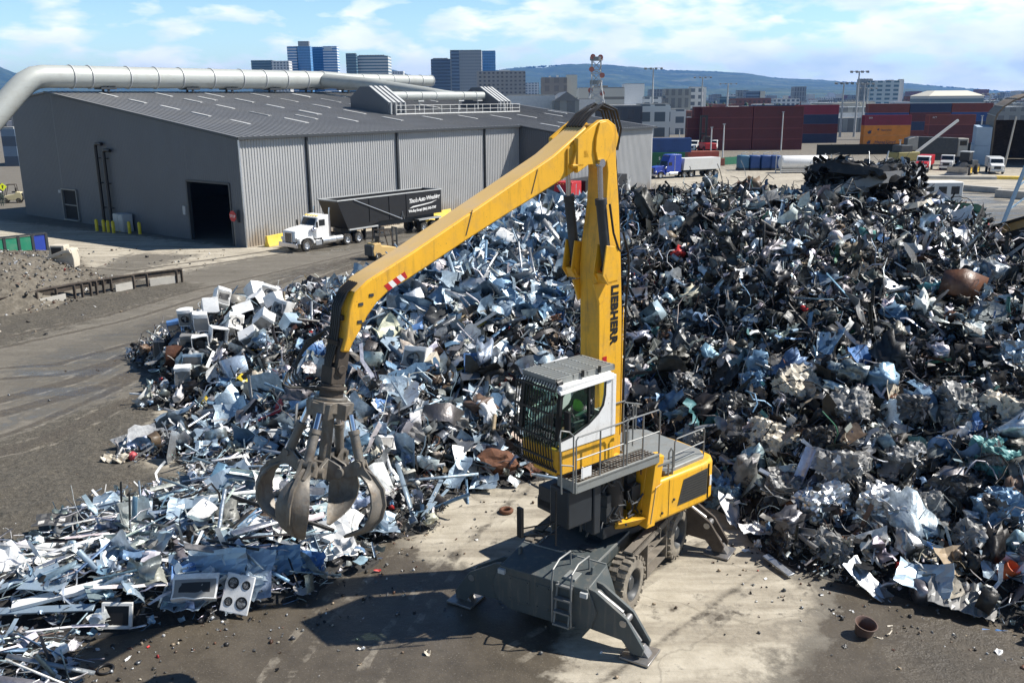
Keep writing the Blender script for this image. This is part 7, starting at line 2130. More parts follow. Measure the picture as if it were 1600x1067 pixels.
w = MB(); sw = [(-12.4, 2.5), (-12.9, 2.68), (-14.2, 2.76), (-15.4, 2.86), (-16.3, 3.02), (-15.5, 2.78), (-14.3, 2.66), (-13.2, 2.58)]; w.prism(sw, 1.282, 1.29, 'y'); w.build('swoosh', M['white'], tr, smooth=0)


def forklift(label, loc, rz, body_m, raised=.2):
    t = thing('forklift', label, 'forklift', loc, rz)
    w = MB(); w.prism([(-1.25, .35), (-1.35, .8), (-1.2, 1.35), (-.6, 1.42), (-.5, 1.15), (.45, 1.0), (.9, .9), (.95, .4)], -.58, .58, 'y'); w.build('body', body_m, t, bevel=.06, segs=3)
    pbox(t, 'counterweight', M['dark_paint'], (-1.5, -1.2, -.56, .56, .35, 1.25), bevel=.08)
    w = MB()
    for y in (-.5, .5):
        w.bar((-.75, y, 1.3), (-.6, y, 2.35), .07, .07); w.bar((.75, y, .9), (.35, y, 2.35), .07, .07); w.bar((-.6, y, 2.35), (.35, y, 2.35), .07, .07)
    for k in range(7): w.bar((-.6 + k * .158, -.5, 2.36), (-.6 + k * .158, .5, 2.36), .04, .04)
    w.build('overhead_guard', M['brown_steel'], t)
    pbox(t, 'seat', M['black'], (-.55, -.1, -.25, .25, 1.3, 1.45), (-.65, -.5, -.25, .25, 1.4, 1.9), bevel=.03)
    w = MB()
    for y in (-.32, .32): w.bar((1.1, y, .1), (1.1, y, 2.5), .12, .1)
    for z in (.3, 1.3, 2.4): w.box(1.06, 1.14, -.32, .32, z, z + .1)
    w.build('mast', M['dark_paint'], t)
    w = MB(); w.box(1.18, 1.24, -.5, .5, raised + .1, raised + .55)
    for y in (-.35, .35): w.box(1.24, 2.3, y - .06, y + .06, raised + .05, raised + .1)
    w.build('fork', M['dark_paint'], t)
    for x, r_ in ((.72, .36), (-.85, .32)):
        for y in (.5, -.5): veh_wheel(t, x, y, r_, .26, M['mud_steel'])
    return t


forklift('dusty yellow forklift working behind the tip of the heap near the black trailer', tuple(gp(600, 404)), R(40), M['yellow_dusty'])
forklift('cream forklift driving past the far left corner of the warehouse', tuple(gp(20, 317)), R(196), mat('cream_paint', (.62, .55, .34), .5, dirt=(.3, .25, .18)), .4)
# worker with the yellow diamond sign behind the left forklift
P = gp(4, 322)
pe = thing('person', 'person in white helmet standing behind the cream forklift', 'person', tuple(P), R(-70))
J = [((0, 0, .95), .14), ((0, 0, 1.2), .15), ((0, 0, 1.42), .17), ((0, 0, 1.53), .06), ((.02, 0, 1.64), .095), ((.02, 0, 1.72), .09), ((0, .21, 1.42), .07), ((.03, .27, 1.15), .05), ((.15, .25, .92), .04), ((0, -.21, 1.42), .07), ((.03, -.27, 1.15), .05), ((.15, -.25, .92), .04),
     ((0, .1, .88), .10), ((.03, .11, .48), .075), ((0, .11, .07), .05), ((.14, .12, .04), .045), ((0, -.1, .88), .10), ((.03, -.11, .48), .075), ((0, -.11, .07), .05), ((.14, -.12, .04), .045)]
skin_body('body', J, [(0, 1), (1, 2), (2, 3), (3, 4), (4, 5), (2, 6), (6, 7), (7, 8), (2, 9), (9, 10), (10, 11), (0, 12), (12, 13), (13, 14), (14, 15), (0, 16), (16, 17), (17, 18), (18, 19)], M['cloth_dark'], pe)
w = MB(); w.lathe([(0, .12), (.08, .105), (.12, .05), (.13, 0), (.165, -.01), (.165, -.02), (.11, -.02)], (.02, 0, 1.74), (0, 0, 1), 16); w.build('helmet', M['white'], pe, smooth=60)
P = gp(8, 320)
sg = thing('diamond_sign', 'bright yellow diamond warning sign on a post by the cream forklift', 'sign', tuple(P), R(-60))
w = MB(); w.bar((0, 0, 0), (0, 0, 2.6), .06, .06); w.build('post', M['rail'], sg)
M['sign_yellow'] = mat('fluorescent_yellow', (.75, .85, .03), .5)
w = MB(); w.prism([(0, 1.75), (.5, 2.25), (0, 2.75), (-.5, 2.25)], .04, .07, 'x'); w.build('sign_plate', M['sign_yellow'], sg, smooth=0)
w = MB(); w.prism([(-.06, 2.02), (.06, 2.02), (.06, 2.3), (.18, 2.3), (0, 2.5), (-.18, 2.3), (-.06, 2.3)], .071, .075, 'x'); w.build('arrow_mark', M['black'], sg, smooth=0)

# skid steer by the shredded heap
t = thing('skid_steer', 'beige skid steer loader nosing into the shredded heap', 'loader', tuple(gp(97, 424)), R(178))
mb_ = mat('beige_paint', (.58, .52, .42), .6, dirt=(.3, .25, .19), dirt_amt=.6)
w = MB(); w.prism([(-1.25, .35), (-1.3, 1.0), (-1.15, 1.75), (-.75, 1.85), (-.6, 1.1), (1.0, .95), (1.05, .35)], -.45, .45, 'y'); w.build('body', mb_, t, bevel=.05)
w = MB(); w.prism([(-.65, 1.1), (-.6, 2.05), (.45, 2.05), (.75, 1.0)], -.42, .42, 'y'); w.build('cab', mb_, t, bevel=.03)
pbox(t, 'cab_window', M['black'], (-.4, .4, .421, .43, 1.3, 1.9)); pbox(t, 'cab_window', M['black'], (-.4, .4, -.43, -.421, 1.3, 1.9))
for s in (1, -1):
    y0, y1 = sorted((s * .5, s * .66))
    w = MB(); w.prism([(-1.2, 1.5), (-1.1, 1.75), (-.6, 1.72), (.9, 1.15), (1.6, .7), (1.55, .45), (.8, .95), (-.6, 1.45)], y0, y1, 'y'); w.build('lift_arm', mb_, t, bevel=.02)
    for x in (-.6, .55): veh_wheel(t, x, s * .68, .42, .3, M['mud_steel'])
w = MB(); w.prism([(1.5, .15), (2.3, .12), (2.25, .2), (1.65, .3), (1.55, .9), (1.45, .9)], -.85, .85, 'y'); w.build('bucket', M['brown_steel'], t)

# red truck half hidden by the stick
P = atd(868, 300, 99); P[2] = 0
tractor('semi_truck', 'red semi truck cab showing under the stick beside the heap crest', tuple(P), R(238), M['red'], True)
tr = thing('dark_trailer', 'dark trailer behind the red truck in the shade of the projecting bay', 'trailer', tuple(P), R(238))
pbox(tr, 'box', M['black'], (-15.5, -4.6, -1.25, 1.25, 1.3, 3.7)); pbox(tr, 'frame', M['dark_paint'], (-15.4, -4.6, -.5, .5, .9, 1.3))
for x in (-13.2, -14.5):
    for y in (.92, -.92): veh_wheel(tr, x, y, .52, .55)
# blue truck with pale trailer
P = gp(1026, 279)
tractor('semi_truck', 'bright blue sleeper cab truck beyond the heap crest by the warehouse end', tuple(P), R(205), M['blue'], True, text='TFT')
tr = thing('low_trailer', 'pale low sided trailer coupled to the bright blue truck', 'trailer', tuple(P), R(205))
w = MB(); w.prism([(-4.3, 1.2), (-4.5, 3.05), (-11.6, 3.05), (-11.6, 1.2)], -1.25, 1.25, 'y'); w.build('box', M['white_dull'], tr, smooth=0)
pbox(tr, 'frame', M['dark_paint'], (-11.4, -4.3, -.5, .5, .9, 1.2))
for x in (-9.7, -10.9):
    for y in (.92, -.92): veh_wheel(tr, x, y, .52, .55)


def small_truck(name, label, loc, rz, cab_m, box_m=None, box=(-5.6, -1.9, 1.0, 2.6), white_top=False):
    t = thing(name, label, 'truck', loc, rz)
    w = MB(); w.prism([(1.0, .5), (1.02, 1.35), (.85, 1.5), (-.35, 1.7), (-.35, .5)], -1.0, 1.0, 'y'); w.build('hood', cab_m, t, bevel=.08, segs=3)
    w = MB(); w.prism([(-.3, .6), (-.32, 1.7), (-.75, 2.45), (-1.0, 2.55), (-1.85, 2.55), (-1.85, .6)], -1.08, 1.08, 'y'); w.build('cab', M['white'] if white_top else cab_m, t, bevel=.08, segs=3)
    w = MB(); w.hexa([(-.32, -.9, 1.78), (-.32, .9, 1.78), (-.37, .9, 1.78), (-.37, -.9, 1.78)], [(-.70, -.86, 2.38), (-.70, .86, 2.38), (-.75, .86, 2.38), (-.75, -.86, 2.38)]); w.build('windscreen', M['dark_glass'], t, smooth=0)
    for s in (1, -1): pbox(t, 'door_window', M['dark_glass'], (-1.6, -.85, *sorted((s * 1.075, s * 1.095)), 1.75, 2.3)); pbox(t, 'headlight', M['alu'], (.95, 1.04, *sorted((s * .62, s * .9)), 1.0, 1.2))
    pbox(t, 'grille', M['black'], (1.0, 1.05, -.5, .5, .85, 1.3)); pbox(t, 'bumper', M['alu'] if cab_m is not M['white'] else M['white_dull'], (1.02, 1.2, -1.1, 1.1, .42, .72), bevel=.02)
    if box_m: pbox(t, 'body_box', box_m, (box[0], box[1], -1.15, 1.15, box[2], box[3]), bevel=.04)
    pbox(t, 'chassis', M['dark_paint'], (-5.8, .6, -.45, .45, .55, .9))
    for x in (.05, -4.2):
        for y in (.95, -.95): veh_wheel(t, x, y, .5, .32)
    return t


small_truck('service_truck', 'red and white service truck parked in the far yard', tuple(gp(1440, 268)), R(238), M['red'], M['red'], white_top=True)
small_truck('tank_truck', 'white truck parked in front of the arched shed', tuple(gp(1556, 272)), R(250), M['white'], M['light_grey'])
small_truck('flatbed_truck', 'grey dirty truck under the raised dump box', tuple(gp(1478, 266)), R(240), M['light_grey'])
small_truck('box_truck', 'white truck with red box far off between the container stacks', tuple(gp(1279, 222)), R(215), M['white'], M['red'])
small_truck('white_truck', 'white tractor on the far road left of the container light poles', tuple(gp(1283, 212)), R(240), M['white'], M['white_dull'])
small_truck('yard_truck', 'white yard truck by the maroon container wall', tuple(gp(1113, 236)), R(250), M['white'])
small_truck('white_truck', 'white truck beside the blue and green containers', tuple(gp(1082, 237)), R(240), M['white'], M['dark_paint'])
# red reach stacker with tall dark mast
P = gp(1103, 238); t = thing('reach_stacker', 'red container handler with tall dark mast at the maroon stack', 'container handler', tuple(P), R(100))
pbox(t, 'body', M['red'], (-3, 1.6, -1.4, 1.4, .8, 2.2), bevel=.1); pbox(t, 'cab', M['black'], (-.6, .8, -.7, .7, 2.2, 3.7), bevel=.05); pbox(t, 'mast', M['black'], (2.0, 2.5, -.9, -.5, .2, 8.5), (2.0, 2.5, .5, .9, .2, 8.5), (2.0, 2.5, -.5, .5, 4, 4.4), (2.0, 2.5, -.5, .5, 8.0, 8.5))
for x in (-2.2, 1.4):
    for y in (1.3, -1.3): veh_wheel(t, x, y, .75, .5, M['red'])
# raised tipper box, wheel loader, yellow machine with crane arm
P = gp(1475, 262); P = P + np.array([0, 6, 0]); t = thing('tipper_truck', 'large dark tipper with cream tailgate raised behind the grey truck', 'dump truck', tuple(P), R(180))
w = MB(); w.prism([(-4.2, 2.2), (-4.2, 5.0), (3.5, 5.3), (4.6, 4.9), (4.6, 3.0), (2.6, 2.2)], -1.5, 1.5, 'y'); w.build('dump_box', M['dark_paint'], t, bevel=.03)
w = MB(); w.prism([(3.2, 2.75), (3.2, 5.34), (4.9, 4.95), (4.9, 3.0)], 1.0, 1.56, 'y'); w.build('box_front', M['concrete'], t)
pbox(t, 'cab', M['concrete'], (-6.3, -4.4, -1.2, 1.2, 1.6, 4.9), bevel=.1); pbox(t, 'cab_window', M['dark_glass'], (-6.0, -4.7, 1.2, 1.22, 3.6, 4.5)); pbox(t, 'chassis', M['dark_paint'], (-6, 4, -.6, .6, .9, 2.2))
for x in (-5.2, .8, 2.4):
    for y in (1.2, -1.2): veh_wheel(t, x, y, .75, .5)
P = gp(1506, 273); t = thing('wheel_loader', 'dark wheel loader with lowered bucket beside the grey truck', 'loader', tuple(P), R(225))
w = MB(); w.prism([(-3.2, 1.0), (-3.2, 2.2), (-.4, 2.4), (-.4, 1.0)], -1.0, 1.0, 'y'); w.build('body', M['dark_paint'], t, bevel=.1); pbox(t, 'cab', M['black'], (-1.0, .6, -.75, .75, 2.2, 3.6), bevel=.06); pbox(t, 'cab_roof', M['light_grey'], (-1.1, .75, -.85, .85, 3.6, 3.75)); pbox(t, 'front_frame', M['dark_paint'], (-.4, 1.8, -.6, .6, .8, 1.7))
w = MB(); w.prism([(.6, 1.8), (1.4, 2.1), (3.0, 1.0), (3.0, .7), (1.3, 1.6)], -.7, .7, 'y'); w.build('lift_arm', M['dark_paint'], t); w = MB(); w.prism([(3.0, .15), (4.4, .1), (4.3, .25), (3.2, .5), (3.3, 1.4), (3.0, 1.3)], -1.6, 1.6, 'y'); w.build('bucket', M['steel'], t)
for x in (-2.2, 1.0):
    for y in (1.15, -1.15): veh_wheel(t, x, y, .85, .6, M['barrier_yellow'])
P = gp(1412, 262); t = thing('crawler_crane', 'olive yellow crane with a long thin boom in the far yard', 'crane', tuple(P), R(20))
pbox(t, 'body', mat('olive_yellow', (.25, .22, .08), .6), (-2.6, 2.2, -1.3, 1.3, 1.2, 2.8), bevel=.1); pbox(t, 'cab', M['dark_paint'], (-2, .6, -1.1, 1.1, 2.8, 4.0), bevel=.05); pbox(t, 'track', M['dark_paint'], (-2.8, 2.8, -1.6, -1.0, 0, 1.1), (-2.8, 2.8, 1.0, 1.6, 0, 1.1), bevel=.2)
w = MB(); w.bar((1.8, 0, 2.2), (11.5, 0, 8.2), .35, .4); w.build('boom', M['light_grey'], t)
# ================================================================== FAR YARD, CONTAINERS, CITY, HILLS
def cmat(name, c): return mat('container_' + name, c, .55, 0, .14, .6, dirt=(c[0] * .5 + .05, c[1] * .5 + .05, c[2] * .5 + .05), dirt_amt=.6, dscale=.5)


CM = {'maroon': cmat('maroon', (.13, .028, .026)), 'oxide': cmat('oxide', (.19, .045, .032)), 'orange': cmat('orange', (.78, .27, .03)), 'navy': cmat('navy', (.028, .045, .10)), 'blue': cmat('blue', (.025, .075, .24)), 'green': cmat('green', (.012, .13, .06)), 'crimson': cmat('crimson', (.26, .03, .05)), 'brick': cmat('brick', (.42, .14, .09)), 'grey': cmat('grey', (.25, .26, .27))}
for k_, c_ in dict(maroon=(.21, .05, .045), oxide=(.3, .08, .055), orange=(.72, .28, .06), navy=(.05, .075, .15), blue=(.05, .12, .32), green=(.03, .19, .09), crimson=(.36, .06, .08), brick=(.5, .2, .13), grey=(.32, .33, .34)).items(): CM[k_ + '_frame'] = cmat(k_ + '_frame', c_)
CMESH = {}


def container(x, y, z, rz, colour, label, group='stacked shipping containers', L_=12.19, text=None):
    key = (colour, L_)
    if key not in CMESH:
        t = bpy.data.objects.new('shipping_container', None); COL.objects.link(t)
        h = 2.59; w = MB(); n = int(L_ / .42)
        w.box(.12, L_ - .12, -1.17, 1.17, .12, h - .06)
        for k in range(n):
            xx = .2 + k * (L_ - .4) / n
            for s in (1, -1): y0, y1 = sorted((s * 1.17, s * 1.2)); w.box(xx, xx + .2, y0, y1, .16, h - .12)
        w.build('wall', CM[colour], t, smooth=0)
        w = MB()
        for xx in (0, L_ - .14):
            for yy in (-1.22, 1.08): w.box(xx, xx + .14, yy, yy + .14, 0, h)
        for yy in (-1.22, 1.10):
            for zz in (0, h - .12): w.box(.14, L_ - .14, yy, yy + .12, zz, zz + .12)
        for xx in (0, L_ - .12):
            for zz in (0, h - .12): w.box(xx, xx + .12, -1.08, 1.08, zz, zz + .12)
        w.build('frame', CM[colour + '_frame'], t, smooth=0)
        w = MB()
        for yy in (-.9, -.35, .35, .9): w.box(-.02, .11, yy - .03, yy + .03, .15, h - .15)
        w.box(.02, .10, -1.06, -.01, .14, h - .14); w.box(.02, .10, .01, 1.06, .14, h - .14)
        w.build('door', CM[colour], t, smooth=0)
        CMESH[key] = t
        o = t
    else:
        o = copy_tree(CMESH[key])
        for ch in list(o.children):
            if ch.name.startswith('lettering'): bpy.data.objects.remove(ch)
    o.location = (x, y, z); o.rotation_euler = (0, 0, rz)
    tag(o, label, 'shipping container', group)
    if text: TXT.append((o, text))
    return o


TXT = []
TIER = ['bottom', 'second', 'third', 'top']


def stack(px_right, D, ncol, tiers, cols, what, rz=0.0, deep=1, side='right'):
    """columns counted from the right picture edge of the stack; long sides face the viewer"""
    p = atd(px_right, 230, D); xr = p[0]
    for c in range(ncol):
        for k in range(tiers[c]):
            for dd in range(deep):
                colr = cols[(c * 3 + k * 5 + dd) % len(cols)]
                pos = ['rightmost', 'middle' if ncol == 3 else 'second', 'leftmost' if ncol == 3 else 'third', 'fourth', 'fifth', 'sixth'][c] if ncol > 1 else 'only'
                lab = f"{colr} container, {TIER[k]} tier, {pos} column of {what}" + (', rear row' if dd else '')
                container(xr - 12.19 * (c + 1) - .25 * c, D + dd * 2.6, k * 2.6, rz, colr, lab)


stack(1250, 229, 2, (4, 4), ['maroon'], 'the tall maroon stack')
for k in range(4):
    p = atd(1072 if k < 3 else 1082, 200, 232); container(p[0], 232, k * 2.6, 0, 'maroon', f"short maroon container, {TIER[k]} tier, at the left end of the tall maroon stack", L_=6.06)
stack(1304, 262, 2, (4, 4), ['navy', 'maroon', 'navy', 'crimson'], 'the dark stack behind the maroon one')
stack(1516, 246, 1, (3,), ['maroon', 'oxide', 'maroon'], 'the maroon stack right of the orange pair')
stack(1541, 280, 3, (4, 4, 4), ['navy', 'maroon', 'navy', 'oxide', 'blue', 'navy'], 'the long mixed stack behind the orange pair')
pc = atd(1417, 230, 246)
for k, (colr, tx, lab) in enumerate((('orange', ('Hapag-Lloyd', 1.1, 2.0, .55, 'navy'), 'orange container with dark blue lettering at the bottom of the orange pair'), ('orange', ('Hapag-Lloyd', .55, 4.4, 1.2, 'navy'), 'orange container lying on the bottom orange one'), ('crimson', ('DO', .6, 1.0, 1.7, 'white'), 'crimson container on top of the two orange ones'))):
    o = container(pc[0] - 12.19 - (2 - k) * .0, 246, k * 2.6, 0, colr, lab)
    t_, sz_, xo, zo, cc = tx
    lettering('lettering', t_, sz_, frame_mat((xo + (1.0 if k == 0 else 0), -1.225, zo), (1, 0, 0), (0, 0, 1)), CM['navy'] if cc == 'navy' else M['white'], o, .004, bold=.01)
    if k < 2:
        w = MB(); r_ = .55 if k == 0 else .3; w.prism([(xo - .9 + r_ * a, zo + .35 + r_ * b) for a, b in ((0, -.8), (1.1, -.8), (1.5, -.1), (1.3, .1), (1.7, .7), (1.0, .6), (.6, .9), (.3, .3), (-.4, .1))], -1.228, -1.222, 'y'); w.build('painted_mark', CM['navy'], o, smooth=0)
P = atd(1432, 230, 246)
lettering('lettering', 'ACT', .6, frame_mat((pc[0] + 2.6 + 2.8, 246 - 1.225, 2.6 * 2 + 1.7), (1, 0, 0), (0, 0, 1)), M['white'], [o for o in scene.objects if str(o.get('label', '')).startswith('maroon container, third tier') and 'orange pair' in o['label']][0], .004)
for o in scene.objects:
    if o.name.startswith('lettering') and o.parent and 'orange pair' in str(o.parent.get('label', '')) and 'maroon' in o.parent['label']:
        o.matrix_parent_inverse = Matrix.Translation(-o.parent.location)
# blue over green, near
pb = atd(1072, 247, 176)
g_ = container(pb[0] - 12.6, 176, 0, R(2), 'green', 'green container with white letters beneath the blue one', 'pair of containers by the fence')
b_ = container(pb[0] - 11.4, 176.3, 2.6, R(2), 'blue', 'blue container lying on the green lettered one', 'pair of containers by the fence')
lettering('lettering', 'S   C', .75, frame_mat((7.2, -1.225, 1.25), (1, 0, 0), (0, 0, 1)), M['white'], g_, .004, bold=.015)
w = MB(); w.box(10.0, 10.28, -1.23, -1.222, 1.05, 2.15); w.build('painted_mark', M['white_dull'], g_)
container(pb[0] + .6, 179, 0, R(2), 'brick', 'brick red container half hidden behind the green one', L_=6.06)
container(pb[0] + 1.2, 176.5, -1.2, R(2), 'brick', 'low brick red box right of the green container foot', L_=6.06)

# ---- fences, poles, tanks
def screen_fence(px0, px1, py0, py1, h, m_, label):
    a, b = gp(px0, py0), gp(px1, py1); d = b - a; Ln = np.linalg.norm(d)
    t = thing('screen_fence', label, 'fence', tuple(a), math.atan2(d[1], d[0]))
    n = max(2, int(Ln / 3))
    w = MB(); w.box(0, Ln, -.03, .03, .05, h); w.build('screen', m_, t, smooth=0)
    for k in range(n + 1):
        w = MB(); w.bar((k * Ln / n, .08, 0), (k * Ln / n, .08, h + .1), .1, .1); w.build('post', M['dark_paint'], t)


M['screen_green'] = mat('green_fabric', (.02, .13, .075), .8); M['screen_dark'] = mat('dark_fabric', (.018, .022, .02), .85)
screen_fence(1000, 1109, 257, 258, 1.45, M['screen_dark'], 'dark screened fence between the blue truck and the containers')
screen_fence(1110, 1170, 260, 255, 1.45, M['screen_green'], 'green screened fence left of the blue tanks')
screen_fence(1276, 1515, 243, 240, 2.3, M['screen_dark'], 'long dark screened fence in front of the orange containers')


def light_pole(px, py_top, D, label, arms=4, group='tall yard floodlight poles', lamps=True):
    p = atd(px, py_top, D); h = p[2]; t = thing('light_pole', label, 'light pole', (p[0], p[1], 0), 0, group)
    w = MB(); w.cyl((0, 0, 0), (0, 0, h), D * .0011 + .1, D * .0005 + .06, n=8); w.build('mast', M['light_grey'], t)
    wd = D * .0085
    w = MB(); w.bar((-wd, 0, h), (wd, 0, h), .18, .18)
    w.build('cross_arm', M['light_grey'], t)
    for k in range(arms):
        x = -wd + 2 * wd * k / (arms - 1); w = MB(); w.hexa([(x - .4, -.5, h - .5), (x + .4, -.5, h - .5), (x + .4, .1, h - .2), (x - .4, .1, h - .2)], [(x - .4, -.4, h + .1), (x + .4, -.4, h + .1), (x + .4, .1, h + .25), (x - .4, .1, h + .25)]); w.build('flood_lamp', M['rail'], t)


for a in ((1021, 107, 330, 'tall floodlight pole left of the maroon container stack'), (1098, 121, 420, 'floodlight pole rising behind the left half of the maroon stack'), (1138, 131, 520, 'shorter floodlight pole behind the middle of the maroon stack'), (1343, 112, 300, 'tallest floodlight pole, left of the pale apartment block'),
          (1319, 130, 300, 'floodlight pole left of the tallest one'), (1352, 131, 340, 'floodlight pole close right of the tallest one'), (1357, 138, 420, 'farther floodlight pole overlapped by two nearer ones'), (1548, 147, 380, 'thin floodlight pole left of the arched shed')):
    light_pole(*a)
for px, py0, py1, lab in ((1110, 200, 246, 'thin lamp post before the maroon stack'), (1129, 195, 248, 'thick pale post before the maroon stack'), (1061, 203, 228, 'short white post by the blue container'), (1528, 182, 240, 'pale post left of the blue wall of the arched shed'), (1220, 176, 235, 'thin post before the right end of the maroon stack'), (1404, 220, 250, 'white post in front of the orange containers'), (1358, 252, 262, 'low white post behind the crushed cars')):
    b0 = gp(px, py1); p = atd(px, py0, b0[1]); t = thing('yard_post', lab, 'post', tuple(b0)); w = MB(); w.cyl((0, 0, 0), (0, 0, p[2]), .17, .12, n=10); w.build('mast', M['white_dull'], t)
    w = MB(); w.box(-.3, .3, -.12, .12, p[2], p[2] + .18); w.build('head', M['light_grey'], t)
for i, (px, lab) in enumerate(((1160, 'leftmost of the blue tanks'), (1177, 'second blue tank from the white cylinder end'), (1194, 'third blue tank in the row of blue tanks'), (1209, 'blue tank next to the white cylinder tank'))):
    p = gp(px, 266); t = thing('blue_tank', lab, 'tank', tuple(p), R(6), 'blue tanks in the far yard'); pbox(t, 'body', CM['blue'] if i else mat('steel_blue', (.05, .15, .26), .5), (-.85, .85, -1.0, 1.0, .35, 2.6), bevel=.15); pbox(t, 'skid', M['dark_paint'], (-.9, .9, -1.05, 1.05, 0, .35))
    w = MB(); w.tube([(-.3, 0, 2.6), (-.3, 0, 2.95), (.6, 0, 3.1), (.9, 0, 3.0)], .06, 6); w.build('vent_pipe', M['light_grey'], t)
p = gp(1254, 270); t = thing('cylinder_tank', 'long white cylindrical tank lying on a frame right of the blue tanks', 'tank', tuple(p), R(4))
w = MB(); w.lathe([(0, -4.3), (.6, -4.25), (1.05, -4.0), (1.15, -3.7), (1.15, 3.7), (1.05, 4.0), (.6, 4.25), (0, 4.3)], (0, 0, 1.75), (1, 0, 0), 24); w.build('shell', M['white'], t, smooth=45)
w = MB()
for x in (-4.3, 4.3):
    for y in (-1.2, 1.2): w.bar((x, y, 0), (x, y, 3.1), .14, .14)
for y in (-1.2, 1.2): w.bar((-4.3, y, .3), (4.3, y, .3), .14, .14); w.bar((-4.3, y, .6), (4.3, y, .6), .1, .1)
w.build('frame', M['white_dull'], t)
# blocks, kerb, sheds at far right
for px0, px1, py0, py1, h, lab in ((1497, 1562, 297, 302, .75, 'pale blue concrete block row behind the crest right end'), (1556, 1640, 308, 314, .95, 'larger pale blue concrete block at the right border')):
    a, b = gp(px0, py0), gp(px1, py1); d = b - a; t = MB(); t.box(0, np.linalg.norm(d), -.5, .5, 0, h); o = t.build('concrete_block', M['concrete'], None, loc=tuple(a), rotz=math.atan2(d[1], d[0]), bevel=.05); tag(o, lab, 'barrier')
for px0, px1, py, m_, lab in ((1430, 1556, 279, M['concrete'], 'long pale concrete kerb in front of the parked trucks'), (1556, 1660, 280, M['barrier_yellow'], 'yellow kerb continuing to the right border')):
    a, b = gp(px0, py), gp(px1, py + 1.5); d = b - a; t = MB(); t.box(0, np.linalg.norm(d), -.6, .6, 0, .45); o = t.build('kerb', m_, None, loc=tuple(a), rotz=math.atan2(d[1], d[0]), bevel=.04); tag(o, lab, 'kerb')
sh = atd(1548, 268, 172); t = thing('arched_shed', 'brown arched open fronted shed cut by the right border', 'shed', (sh[0] - .3, 172, 0), R(-24))
w = MB(); arc_o, arc_i = [], []
for k in range(13):
    a = math.pi * k / 12; arc_o.append((9 - 9.2 * math.cos(a), 8.0 + 5.2 * math.sin(a))); arc_i.append((9 - 8.9 * math.cos(a), 8.0 + 4.9 * math.sin(a)))
w.prism([(-.2, 0)] + arc_o + [(18.2, 0), (17.9, 0)] + arc_i[::-1] + [(.1, 0)], 0, 26, 'y'); w.build('vault', mat('brown_sheet', (.16, .12, .08), .7, 0, .2, .8), t, smooth=40)
w = MB(); w.box(.15, 17.8, 25.6, 25.9, 0, 7.6); w.build('back_wall', M['brown_steel'], t)
w = MB()
for k in range(9): a = math.pi * (k + .5) / 9; w.bar((9 - 9.25 * math.cos(a), -.05, 8 + 5.25 * math.sin(a)), (9 - 9.25 * math.cos(a), 26, 8 + 5.25 * math.sin(a)), .12, .12)
w.build('rib', M['concrete'], t)
w = MB(); w.box(-3.0, -.3, -.5, 14, 0, 3.5); w.box(-2.9, -.3, -.4, 14, 3.52, 6.9); w.build('side_wall', mat('blue_grey_block', (.33, .42, .52), .8, 0, .08, .5), t, bevel=.03)
p = gp(1568, 266); tt = thing('lamp_post', 'leaning pale lamp post in front of the arched shed', 'lamp post', tuple(p)); w = MB(); w.cyl((0, 0, 0), (1.0, 0, 9), .18, .13, n=10); w.build('mast', M['concrete'], tt)
# pale body behind the crest, conveyor and lattice leg at the right edge
p = gp(1418, 322); t = thing('trailer_body', 'pale grey windowed trailer body standing behind the heap crest', 'trailer', tuple(p), R(4))
pbox(t, 'shell', M['white_dull'], (0, 6.6, 0, 2.6, .3, 2.7), bevel=.08)
for k in range(4): pbox(t, 'window', M['dark_glass'], (.5 + k * 1.55, 1.5 + k * 1.55, -.02, .03, 1.3, 2.2))
p = gp(1497, 314); tt = thing('red_cabinet', 'small red post box beside the pale trailer body', 'post', tuple(p)); pbox(tt, 'body', M['red'], (-.3, .3, -.3, .3, 0, 1.5), bevel=.04); pbox(tt, 'lid', M['black'], (-.34, .34, -.34, .34, 1.5, 1.62))
a, b = atd(1522, 371, 47), atd(1640, 337, 43)
t = thing('conveyor', 'yellow edged dark conveyor frame rising out at the right border', 'conveyor', tuple(a)); d = Vector(b - a)
w = MB(); w.bar((0, 0, 0), d, .12, .42); w.build('side_beam', M['yellow_dusty'], t); w = MB(); w.bar((0, .9, -.1), d + Vector((0, .9, -.1)), 1.4, .1); w.build('belt', M['black'], t)
w = MB(); w.bar((0, -.08, -.16), d + Vector((0, -.08, -.16)), .06, .06); w.build('edge_strip', M['bollard'], t)
for f in (.12, .55, .95):
    q_ = d * f; w = MB(); w.bar(q_ + Vector((0, .5, 0)), Vector((q_.x, q_.y + .5, -a[2])), .2, .2); w.build('leg', M['dark_paint'], t)
w = MB(); w.bar(d * .1 + Vector((0, .1, -1.2)), d + Vector((0, .1, -1.2)), .1, 1.9); w.build('skirt_plate', M['dark_paint'], t)
a, b = gp(1566, 352), None
t = thing('lattice_support', 'pale blue steel lattice leg leaning in at the right border', 'steel frame', tuple(a)); top_ = Vector(atd(1614, 232, a[1])) - Vector(a)
m_ = mat('pale_blue_steel', (.36, .50, .62), .5); w = MB(); w.bar((0, 0, 0), top_, .28, .28); w.build('chord', m_, t); w = MB(); w.bar((3.0, 1.0, 0), top_ + Vector((2.0, 1.0, 0)), .24, .24); w.build('chord', m_, t)
for f in (.2, .5, .8):
    w = MB(); w.bar(top_ * f, Vector((3, 1, 0)).lerp(top_ + Vector((2, 1, 0)), min(1, f + .25)), .12, .12); w.build('brace', m_, t)
